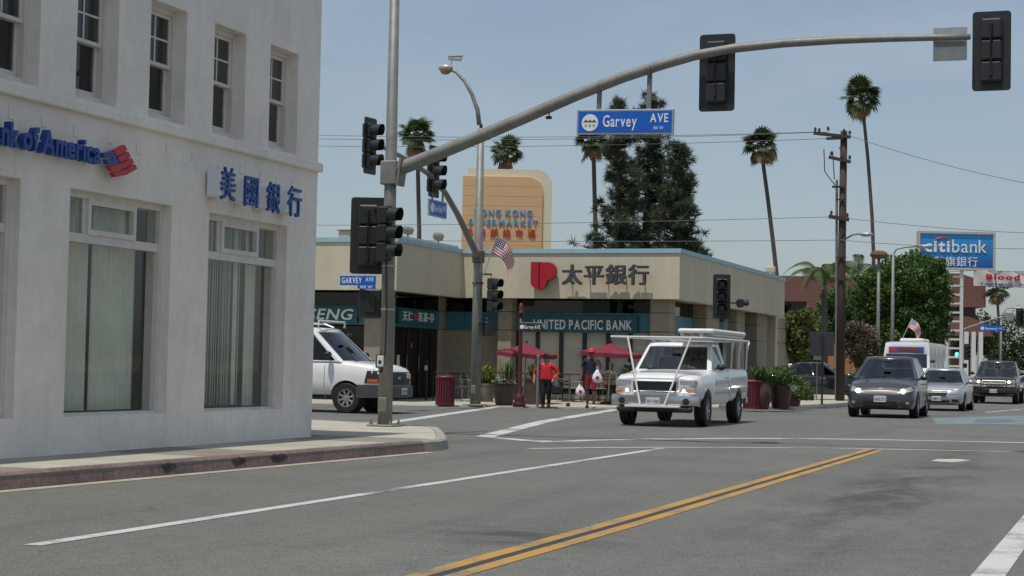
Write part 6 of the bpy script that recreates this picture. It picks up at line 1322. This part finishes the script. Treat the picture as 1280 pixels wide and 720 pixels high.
# --- feather palms
def feather_frond(L_=3.0):
    mb = MB(); n = 26; P = lambda f: Vector((L_*f*(1-.18*f*f), 0, 1.1*math.sin(f*2.0)*L_*.32-.62*L_*f**3)); mb.tube([P(i/10) for i in range(11)], [.035*(1-.08*i) for i in range(11)], 4, False)
    for k in range(n):
        f = .15+.85*k/n; o = P(f); d = (P(min(1, f+.03))-P(f-.03)).normalized(); l = .62*math.sin(PI*min(1, f*.85+.12))+.12
        for sy in (-1, 1):
            tip = o+d*l*.55+Vector((0, sy*l*.6, -l*.55)); md = o+d*l*.3+Vector((0, sy*l*.38, -.08*l)); w = d*.035; mb.add([o-w, o+w, md+w, md-w, tip], [(0, 1, 2, 3), (3, 2, 4)])
    return mb.mesh('frond')
FE = feather_frond(); FE.materials.append(M_qpalm)
def feather_palm(px, pyc, Z, label, size, seed, n=15):
    rng = np.random.default_rng(seed); B = base_at(px+1, Z); top = D(px, pyc, Z)-B; t = thing('feather_palm', label, 'palm tree', B, 0, 'feather palms by the car park'); MB().tube([(0, 0, 0), (top.x*.5, top.y*.5, top.z*.5), top], [.2, .16, .12], 10).build('trunk', M_pbark, t, True)
    for i in range(n): s = size*rng.uniform(.8, 1.1); link('frond', FE, None, t, loc=top, rot=(rng.normal(0, .12), -rng.uniform(-.25, .85), i*2.399+rng.normal(0, .2)), scale=(s, s, s))
feather_palm(1030, 358, 88, 'feather palm with arching fronds left of the utility pole', .78, 3, 18); feather_palm(1072, 350, 104, 'feather palm merging into the dark tree', .8, 8, 16)
# ================================================================== PAVEMENT FURNITURE
M_can = mat('umbrella_cloth', S(116, 34, 52), .85, var=.08, vs=3); M_pot = mat('brown_pot', S(78, 64, 56), .6, var=.15, vs=4); M_potm = mat('maroon_pot', S(74, 46, 46), .35, var=.15, vs=4, coat=.3); M_stone = mat('stone_pot', S(120, 114, 102), .85, var=.12)
M_flw = mat('white_petals', S(225, 222, 214), .8); M_flr = mat('red_petals', S(160, 30, 40), .8)
def umbrella(px, pya, Z, label, seed):
    a = D(px, pya, Z); B = Vector((a.x, a.y, FH(a.y))); H = a.z-B.z; t = thing('patio_umbrella', label, 'umbrella', B, seed*.3, 'maroon umbrellas outside the bank'); n = 8; R = .98; rim = H-.42
    MB().tube([(0, 0, 0), (0, 0, H+.06)], .025, 8).build('pole', mat('umbrella_pole', S(170, 160, 146), .5), t); MB().lathe([(.25, 0), (.25, .06), (.05, .1)], n=14).build('base', M_black, t); MB().lathe([(.03, 0), (.035, .04), (.01, .09)], (0, 0, H), 8).build('finial', M_black, t)
    for k in range(n):
        a0, a1 = 2*PI*k/n, 2*PI*(k+1)/n; mb = MB(); P = lambda r, aa, z: (r*math.cos(aa), r*math.sin(aa), z); am = (a0+a1)/2
        mb.add([(0, 0, H), P(R*.5, a0, H-.2), P(R*.48, am, H-.215), P(R*.5, a1, H-.2), P(R, a0, rim+.12), P(R*.95, am, rim+.1), P(R, a1, rim+.12), P(R, a0, rim), P(R*.96, am, rim-.03), P(R, a1, rim)], [(0, 1, 2), (0, 2, 3), (1, 4, 5, 2), (2, 5, 6, 3), (4, 7, 8, 5), (5, 8, 9, 6)])
        o = mb.build('canopy_panel', M_can, t); sd = o.modifiers.new('cloth', 'SOLIDIFY'); sd.thickness = .006
        MB().tube([(0, 0, H-.03), P(R*.5, a0, H-.225), P(R*.98, a0, rim+.1)], .009, 5).build('rib', M_dplast, t)
    return t
u1 = umbrella(655, 428.5, 54.6, 'maroon patio umbrella behind the maroon post and woman', 1); u2 = umbrella(761, 428.5, 54.9, 'maroon patio umbrella above the man in red cap', 2)
u1.rotation_euler = (.03, .05, .2); u2.rotation_euler = (.02, .05, .1)
def foliage(t, c, rx, rz, n, leaf, m, seed, grass=False, nm='foliage'):
    rng = np.random.default_rng(seed)
    if grass:
        mb = MB()
        for i in range(n):
            a = rng.uniform(0, 2*PI); r = rng.uniform(.1, 1)*rx; h = rng.uniform(.5, 1)*rz; o = Vector((c[0]+.25*r*math.cos(a), c[1]+.25*r*math.sin(a), c[2])); md = o+Vector((math.cos(a)*r*.5, math.sin(a)*r*.5, h*.85)); tip = o+Vector((math.cos(a)*r, math.sin(a)*r, h*rng.uniform(.45, 1))); w = Vector((-math.sin(a), math.cos(a), 0))*leaf
            mb.add([o-w, o+w, md+w, md-w, tip], [(0, 1, 2, 3), (3, 2, 4)])
        o = mb.build(nm, m, t)
    else: o = link(nm, leaf_mesh(nm, lobes_points([(*c, rx, rx, rz), (c[0]+rx*.3, c[1], c[2]-rz*.3, rx*.8, rx*.8, rz*.6)], n, rng), leaf, rng), m, t)
    o['kind'] = 'stuff'; return o
def pot(px, py, prof, label, m, n=18, name='planter', group='planters on the far pavement'):
    b = GF(px, py); t = thing(name, label, 'planter', b, 0, group); pr = prof+[(prof[-1][0]-.04, prof[-1][1]), (prof[-1][0]-.05, prof[-1][1]-.08), (.01, prof[-1][1]-.08)]; o = MB().lathe(pr, n=n).build('pot', m, t, True); autosmooth(o, 40); MB().lathe([(prof[-1][0]-.055, prof[-1][1]-.1), (prof[-1][0]-.055, prof[-1][1]-.07), (.01, prof[-1][1]-.06)], n=12).build('soil', M_dirt, t); return t
t = pot(630, 506.5, [(.22, 0), (.25, .02), (.36, .5), (.38, .54), (.38, .6)], 'brown bowl planter with white and red flowers by the maroon post', M_pot); foliage(t, (0, 0, .66), .36, .1, 500, .07, M_bush, 2); foliage(t, (0, 0, .7), .38, .09, 260, .055, M_flw, 3, nm='white_flowers'); foliage(t, (.1, 0, .78), .14, .07, 60, .06, M_flr, 4, nm='red_flowers'); foliage(t, (0, .3, .6), .5, .9, 60, .012, M_bush, 12, True, 'spiky_leaves')
t = pot(607, 502, [(.22, 0), (.24, .03), (.24, .5), (.26, .52), (.26, .58)], 'grey tall planter with yellow green shrub beside far pole', M_stone); foliage(t, (0, 0, .85), .30, .32, 900, .09, leafmat('yellow_green_leaf', (.09, .14, .02), (.24, .28, .05)), 5)
t = pot(669, 505.5, [(.28, 0), (.3, .02), (.33, .72), (.36, .75), (.36, .8)], 'tall brown planter with grassy leaves behind the woman', M_pot); foliage(t, (0, 0, .75), .5, .6, 110, .014, M_bush, 6, True); foliage(t, (0, 0, .8), .42, .25, 60, .012, M_dead, 7, True, 'dry_leaves')
t = pot(787, 503, [(.2, 0), (.22, .03), (.3, .5), (.32, .55)], 'terracotta planter with long leaves behind the pickup mirror', mat('terracotta', S(150, 84, 60), .8)); foliage(t, (0, 0, .5), .5, .75, 120, .016, M_bush, 8, True)
t = pot(951, 511.5, [(.2, 0), (.24, .04), (.32, .35), (.31, .62), (.22, .78), (.25, .84)], 'glossy brown urn planter right of the pickup', M_potm); foliage(t, (0, 0, .8), .55, .6, 160, .014, M_bush, 9, True)
t = pot(975, 511, [(.22, 0), (.25, .03), (.36, .6), (.38, .64), (.38, .7)], 'tapered brown planter with bushy leaves and white flowers', M_potm); foliage(t, (0, 0, .95), .5, .36, 1500, .09, M_bush, 10); foliage(t, (.36, -.1, .68), .16, .14, 130, .06, M_flw, 11, nm='white_flowers')
t = pot(990, 508, [(.2, 0), (.25, .03), (.3, .4), (.32, .42)], 'low planter overflowing with leaves at the kerb', M_potm); foliage(t, (0, 0, .55), .6, .4, 1500, .09, M_small, 13)
def bin_(px, py, label):
    b = GF(px, py); t = thing('litter_bin', label, 'litter bin', b, 0, 'maroon slatted litter bins'); n = 22; r = .27; H = .82; M_b = mat('maroon_bin', S(100, 28, 44), .5, var=.12)
    for k in range(n): a = 2*PI*k/n; MB().bar((r*math.cos(a), r*math.sin(a), .04), (r*math.cos(a), r*math.sin(a), H), .05, .012, (math.cos(a), math.sin(a), 0)).build('slat', M_b, t)
    MB().lathe([(r-.02, .02), (r-.02, H-.05)], n=16).build('liner', M_black, t); MB().lathe([(r+.02, H-.03), (r+.03, H), (r+.02, H+.04), (r-.08, H+.06), (r-.1, H+.02)], n=18, caps=False).build('rim', M_b, t, True); MB().lathe([(r+.015, .02), (r+.015, .07)], n=18).build('base_ring', M_b, t); return t
bin_(556, 507, 'maroon slatted litter bin left of the far signal pole'); bin_(940, 511.5, 'maroon slatted litter bin just right of the pickup')
def chair(px, py, rz, label, m):
    b = GF(px, py); t = thing('cafe_chair', label, 'chair', b, rz, 'outdoor cafe chairs'); MB().box(-.21, .21, -.21, .21, .43, .455, .01).build('seat', m, t)
    for sx in (-1, 1):
        for sy in (-1, 1): MB().tube([(sx*.22, sy*.22, 0), (sx*.19, sy*.19, .43)], .013, 6).build('leg', M_galv, t)
        MB().tube([(sx*.2, .2, .43), (sx*.2, .27, .88)], .013, 6).build('back_post', M_galv, t); MB().tube([(sx*.24, .22, .66), (sx*.24, -.2, .66), (sx*.2, -.2, .44)], .012, 6).build('armrest', M_galv, t)
    for k in range(4): MB().bar((-.2, .215+.018*k, .55+.1*k), (.2, .215+.018*k, .55+.1*k), .015, .06).build('back_slat', m, t)
def table(px, py, label, r=.4):
    b = GF(px, py); t = thing('cafe_table', label, 'table', b, 0, 'outdoor cafe tables'); MB().lathe([(r, .71), (r, .74), (r-.01, .745)], n=20).build('table_top', M_galv, t); MB().tube([(0, 0, .03), (0, 0, .71)], .03, 8).build('pedestal', M_galv, t); MB().lathe([(.26, 0), (.26, .025), (.04, .05)], n=16).build('base', M_galv, t)
M_chd = mat('dark_chair', (.03, .03, .032), .5); M_chr = mat('red_chair', S(150, 50, 45), .5)
chair(568, 501.5, .5, 'dark cafe chair left of the far pole near the door', M_chd); chair(580, 501, -1.2, 'dark cafe chair just left of the far pole', M_chd); chair(589, 502, 2.4, 'dark cafe chair behind the far signal pole', M_chd)
chair(700, 502, -.7, 'metal cafe chair right of the woman in red', M_galv); chair(720, 502.5, 1.9, 'metal cafe chair left of the man', M_galv); chair(752, 503, -1.4, 'metal cafe chair under the right umbrella', M_galv)
table(712, 502, 'round metal cafe table between the two walkers'); table(655, 503, 'round metal cafe table under left umbrella'); table(775, 503, 'round metal cafe table by the seated person')
# railing of the seating area
a = GF(541, 501); b = GF(815, 503); e = b-a; w = e.length; t = thing('railing', 'thin dark railing along the cafe seating', 'railing', a, math.atan2(e.y, e.x)); n = 12
MB().tube([(0, 0, .92), (w, 0, .92)], .02, 6).build('top_rail', M_black, t); MB().tube([(0, 0, .12), (w, 0, .12)], .015, 6).build('bottom_rail', M_black, t)
for k in range(n+1): MB().tube([(w*k/n, 0, 0), (w*k/n, 0, .92)], .018, 6).build('post', M_black, t)
p = GF(671.5, 509); t = thing('bollard', 'thin grey metal post left of the woman in red', 'post', p); H = onY(671, 446, p.y).z-p.z; MB().tube([(0, 0, 0), (0, 0, H)], .04, 8).build('shaft', M_galv, t); MB().lathe([(.045, H), (.05, H+.02), (.02, H+.06)], n=8).build('cap', M_galv, t)
p = GF(532.5, 500); t = thing('bollard', 'dark slim post with a small plate by the tea shop door', 'post', p); MB().tube([(0, 0, 0), (0, 0, 1.25)], .05, 8).build('shaft', M_dplast, t); MB().box(-.05, .05, -.06, -.045, .95, 1.1).build('plate', M_plate, t)
p = GF(710, 508); t = thing('hydrant_cap', 'small dark valve cap standing on the pavement', 'valve', p); MB().lathe([(.06, 0), (.07, .06), (.05, .1), (.01, .12)], n=10).build('cap', M_dplast, t)
# ================================================================== PEOPLE
def person(label, loc, rz, J, mats, region, group=None):
    """J: joints {name: (pos, radius, parent)}; region(face centre)->material index"""
    t = thing('person', label, 'person', loc, rz, group); names = list(J); vs = [J[k][0] for k in names]; es = [(names.index(J[k][2]), i) for i, k in enumerate(names) if J[k][2]]
    me = bpy.data.meshes.new('body'); me.from_pydata(vs, es, []); o = bpy.data.objects.new('body', me); COL.objects.link(o); sm = o.modifiers.new('skin', 'SKIN'); sm.use_smooth_shade = True; o.modifiers.new('sub', 'SUBSURF').levels = 2
    for i, k in enumerate(names): r = J[k][1]; me.skin_vertices[0].data[i].radius = (r, r) if not hasattr(r, '__len__') else r; me.skin_vertices[0].data[i].use_root = (k == 'pelvis')
    bpy.context.view_layer.update(); m2 = evalmesh(o, 'body'); bpy.data.objects.remove(o); m2.materials.clear()
    for m in mats: m2.materials.append(m)
    for p in m2.polygons: p.material_index = region(p.center); p.use_smooth = True
    link('body', m2, None, t); return t
def hand(J, nm, wrist, d, side):
    """palm and five fingers from the wrist along d"""
    d = Vector(d).normalized(); sd = Vector(side).normalized(); w = Vector(wrist); pl = w+d*.07; J[nm+'palm'] = (tuple(pl), (.034, .02), nm+'wrist')
    for k, (o, l) in enumerate(((-.028, .065), (-.01, .075), (.009, .07), (.027, .055))):
        a = pl+sd*o+d*.03; b = a+d*l*.6+sd.cross(d)*.01; c = b+d*l*.4+sd.cross(d)*.022; J[nm+'f%da' % k] = (tuple(a), .0095, nm+'palm'); J[nm+'f%db' % k] = (tuple(b), .0088, nm+'f%da' % k); J[nm+'f%dc' % k] = (tuple(c), .007, nm+'f%db' % k)
    a = w+d*.035-sd*.04; b = a-sd*.018+d*.035; J[nm+'ta'] = (tuple(a), .011, nm+'wrist'); J[nm+'tb'] = (tuple(b), .009, nm+'ta')
def head_bits(t, c, skin, hair=None, hairlong=0, cap=None, capm=None):
    """face, ears and hair on a head whose centre is c and which looks along -y"""
    f = MB(); f.ell((c[0], c[1]-.098, c[2]-.012), (.013, .02, .022), 8, 6); f.ell((c[0]-.077, c[1], c[2]-.005), (.012, .02, .03), 8, 6).ell((c[0]+.077, c[1], c[2]-.005), (.012, .02, .03), 8, 6); f.build('nose_and_ears', skin, t, True)
    for sx in (-1, 1): MB().ell((c[0]+sx*.03, c[1]-.088, c[2]+.008), (.011, .008, .006), 8, 6).build('eye', M_dplast, t, True)
    MB().ell((c[0], c[1]-.087, c[2]-.055), (.024, .008, .006), 8, 6).build('mouth', mat('lips', S(120, 66, 60), .6), t, True)
    if hair:
        h = MB(); h.ell((c[0], c[1]+.022, c[2]+.03), (.088, .098, .098), 14, 10)
        if hairlong: h.ell((c[0], c[1]+.06, c[2]-.05), (.08, .06, .13), 12, 8)
        h.build('hair', hair, t, True)
    if capm:
        MB().lathe([(.098, .035), (.1, .06), (.09, .11), (.06, .14), (.005, .15)], (c[0], c[1]+.005, c[2]), 16).build('cap', capm, t, True); MB().prism([(c[0]-.075, c[1]-.07, c[2]+.05), (c[0]-.06, c[1]-.15, c[2]+.035), (c[0], c[1]-.175, c[2]+.03), (c[0]+.06, c[1]-.15, c[2]+.035), (c[0]+.075, c[1]-.07, c[2]+.05)], (0, 0, .012)).build('cap_peak', capm, t)
def shoe(t, x, y, m, rz=0, z=0): 
    o = MB().ell((0, -.04, .04), (.05, .135, .055), 12, 8).build('shoe', m, t, True, loc=(x, y, z), rot=(0, 0, rz)); MB().box(-.048, .048, -.165, .09, -.0, .018, .008).build('sole', M_dplast, o)
sk1 = mat('skin_tan', S(176, 128, 100), .6, var=.06); sk2 = mat('skin_brown', S(112, 78, 62), .6, var=.06); hairm = mat('dark_hair', (.014, .012, .011), .6, var=.2)
redm = mat('red_cloth', S(196, 26, 40), .8, var=.1, vs=9); blkm = mat('black_cloth', (.014, .014, .016), .85, var=.2, vs=9); navy = mat('navy_cloth', S(30, 36, 52), .85, var=.15, vs=9); capr = mat('red_cap', S(206, 50, 66), .7); shrt = mat('red_shorts', S(150, 24, 40), .8, var=.1); whs = mat('white_shoe', S(206, 204, 200), .6)
# woman, 1.52 m, walking towards us; left arm with bag, both elbows out
J = {'pelvis': ((0, 0, .80), (.19, .15), None), 'waist': ((0, 0, .94), (.215, .16), 'pelvis'), 'chest': ((0, .0, 1.10), (.21, .155), 'waist'), 'sh': ((0, 0, 1.22), (.15, .1), 'chest'), 'neck': ((0, -.005, 1.30), .05, 'sh'), 'jaw': ((0, -.02, 1.355), (.06, .068), 'neck'), 'head': ((0, -.01, 1.42), (.075, .09), 'jaw'), 'crown': ((0, 0, 1.485), (.05, .06), 'head')}
for s, nm in ((-1, 'r'), (1, 'l')):
    J[nm+'shoulder'] = ((s*.21, 0, 1.19), .075, 'sh'); J[nm+'elbow'] = ((s*.36, .05, .99), .062, nm+'shoulder'); wr_ = (s*.25, -.12, .86) if s > 0 else (s*.34, -.06, .80); J[nm+'wrist'] = (wr_, .028, nm+'elbow'); hand(J, nm, wr_, (-s*.2, -.5, -.6) if s > 0 else (0, -.2, -1), (1, 0, 0))
    J[nm+'hip'] = ((s*.1, 0, .74), .125, 'pelvis'); J[nm+'knee'] = ((s*.085, -.05 if s < 0 else .01, .42), .085, nm+'hip'); J[nm+'ankle'] = ((s*.075, -.02 if s < 0 else .1, .08), .045, nm+'knee')
def reg(c):
    if c.z > 1.265 and abs(c.x) < .12: return 0
    if c.z > .82 and (abs(c.x) < .29 or c.z > .93): return 1
    if abs(c.x) > .2: return 0
    return 2
wloc = GF(682, 509); w_ = person('woman in a red shirt and black trousers walking with a bag', wloc, .15, J, [sk1, redm, blkm], reg); head_bits(w_, (0, -.01, 1.415), sk1, hairm, 1, capm=blkm); shoe(w_, -.075, -.02, blkm); shoe(w_, .075, .1, blkm)
t = thing('handbag', 'black bag hanging at the hip of the woman in red', 'bag', wloc+Vector((.34, -.05, .38))); MB().box(-.15, .15, -.08, .08, 0, .27, .05).build('bag_body', blkm, t); MB().tube([(-.1, 0, .26), (-.08, 0, .42), (.0, 0, .5), (.08, 0, .42), (.1, 0, .26)], .012, 6).build('handle', blkm, t)
# man, 1.72 m, left hand raised to his face, right arm down with a bag
J = {'pelvis': ((0, 0, .92), (.145, .11), None), 'waist': ((0, 0, 1.06), (.15, .11), 'pelvis'), 'chest': ((0, 0, 1.25), (.175, .12), 'waist'), 'sh': ((0, .01, 1.39), (.13, .085), 'chest'), 'neck': ((0, 0, 1.475), .052, 'sh'), 'jaw': ((0, -.025, 1.53), (.062, .07), 'neck'), 'head': ((0, -.01, 1.60), (.078, .093), 'jaw'), 'crown': ((0, 0, 1.67), (.052, .062), 'head')}
J['rshoulder'] = ((-.21, 0, 1.37), .068, 'sh'); J['relbow'] = ((-.27, .02, 1.10), .05, 'rshoulder'); J['rwrist'] = ((-.29, -.06, .87), .03, 'relbow'); hand(J, 'r', (-.29, -.06, .87), (0, -.1, -1), (0, 1, 0))
J['lshoulder'] = ((.21, 0, 1.37), .068, 'sh'); J['lelbow'] = ((.30, -.10, 1.13), .05, 'lshoulder'); J['lwrist'] = ((.17, -.19, 1.34), .03, 'lelbow'); hand(J, 'l', (.17, -.19, 1.34), (-.5, .1, .85), (.6, 0, .5))
for s, nm in ((-1, 'r'), (1, 'l')):
    J[nm+'hip'] = ((s*.095, 0, .86), .105, 'pelvis'); J[nm+'knee'] = ((s*.10, -.06 if s > 0 else .0, .49), .066, nm+'hip'); J[nm+'ankle'] = ((s*.095, .0 if s > 0 else .05, .09), .042, nm+'knee')
def reg(c):
    if c.z > 1.44 and abs(c.x) < .13: return 0
    if c.z > .95 and (abs(c.x) < .22 or c.z > 1.2) and c.y > -.15 and not (c.x > .12 and c.y < -.13): return 1
    if c.z > .54 and c.z < .96 and abs(c.x) < .24: return 2
    if .49 < c.z <= .54: return 3
    return 0
mloc = GF(738, 510); m_ = person('man in red cap, navy shirt and red shorts carrying white bags', mloc, .2, J, [sk2, navy, shrt, blkm], reg); head_bits(m_, (0, -.01, 1.595), sk2, hairm, 0, capm=capr); shoe(m_, -.1, .05, blkm); shoe(m_, .1, 0, whs)
def plastic_bag(loc, label, s=1.0):
    t = thing('carrier_bag', label, 'bag', loc, .3, 'white plastic carrier bags'); M_pl = mat('white_plastic', S(220, 218, 220), .4, var=.06, vs=8, bump=.6, bs=14)
    mb = MB(); n = 14; prof = [(.02, 0), (.09, .01), (.135, .06), (.14, .14), (.11, .22), (.06, .30), (.025, .36)]
    for i, (r, z) in enumerate(prof):
        for j in range(n): a = 2*PI*j/n; rr = r*(1+.12*math.sin(3*a+i)); mb.v.append((rr*math.cos(a)*s, rr*.6*math.sin(a)*s, z*s))
    for i in range(len(prof)-1):
        for j in range(n): mb.f.append((i*n+j, i*n+(j+1) % n, (i+1)*n+(j+1) % n, (i+1)*n+j))
    mb.f += [tuple(reversed(range(n))), tuple((len(prof)-1)*n+j for j in range(n))]; mb.build('bag_body', M_pl, t, True); MB().tube([(-.03*s, 0, .35*s), (-.03*s, 0, .45*s), (.03*s, 0, .45*s), (.03*s, 0, .35*s)], .008, 5).build('handle', M_pl, t)
    MB().box(-.04*s, .05*s, -.09*s, -.082*s, .1*s, .18*s).build('red_print', M_flr, t); return t
plastic_bag(mloc+Vector((-.29, -.1, .33)), 'white carrier bag hanging low from the hand of the man'); plastic_bag(mloc+Vector((.25, -.2, .74)), 'white carrier bag hanging from the raised arm of the man', 1.05)
# seated person under the right umbrella
J = {'pelvis': ((0, .0, .52), (.15, .12), None), 'waist': ((0, .02, .68), (.14, .11), 'pelvis'), 'chest': ((0, .0, .86), (.16, .11), 'waist'), 'sh': ((0, -.01, .98), (.12, .08), 'chest'), 'neck': ((0, -.02, 1.06), .048, 'sh'), 'jaw': ((0, -.045, 1.11), (.058, .066), 'neck'), 'head': ((0, -.035, 1.18), (.074, .088), 'jaw'), 'crown': ((0, -.02, 1.245), (.05, .06), 'head')}
for s, nm in ((-1, 'r'), (1, 'l')):
    J[nm+'shoulder'] = ((s*.18, -.01, .96), .058, 'sh'); J[nm+'elbow'] = ((s*.23, -.08, .74), .045, nm+'shoulder'); J[nm+'wrist'] = ((s*.14, -.28, .76), .028, nm+'elbow'); hand(J, nm, (s*.14, -.28, .76), (-s*.2, -1, 0), (1, 0, 0))
    J[nm+'hip'] = ((s*.09, -.04, .51), .095, 'pelvis'); J[nm+'knee'] = ((s*.1, -.42, .52), .068, nm+'hip'); J[nm+'ankle'] = ((s*.1, -.40, .1), .042, nm+'knee')
prt = mat('patterned_cloth', S(150, 146, 130), .85, var=.4, vs=18)
sloc = GF(762, 504); s_ = person('seated person with dark hair under the right umbrella', sloc, 1.0, J, [sk2, prt, blkm], lambda c: 0 if (c.z > 1.02 or (abs(c.x) > .12 and c.y < -.16 and c.z > .65)) else (1 if c.z > .58 else 2)); head_bits(s_, (0, -.035, 1.175), sk2, hairm, 1); shoe(s_, -.1, -.42, blkm); shoe(s_, .1, -.42, blkm)
b = chair(764, 503.6, 1.0, 'red cafe chair with the seated person', M_chr)
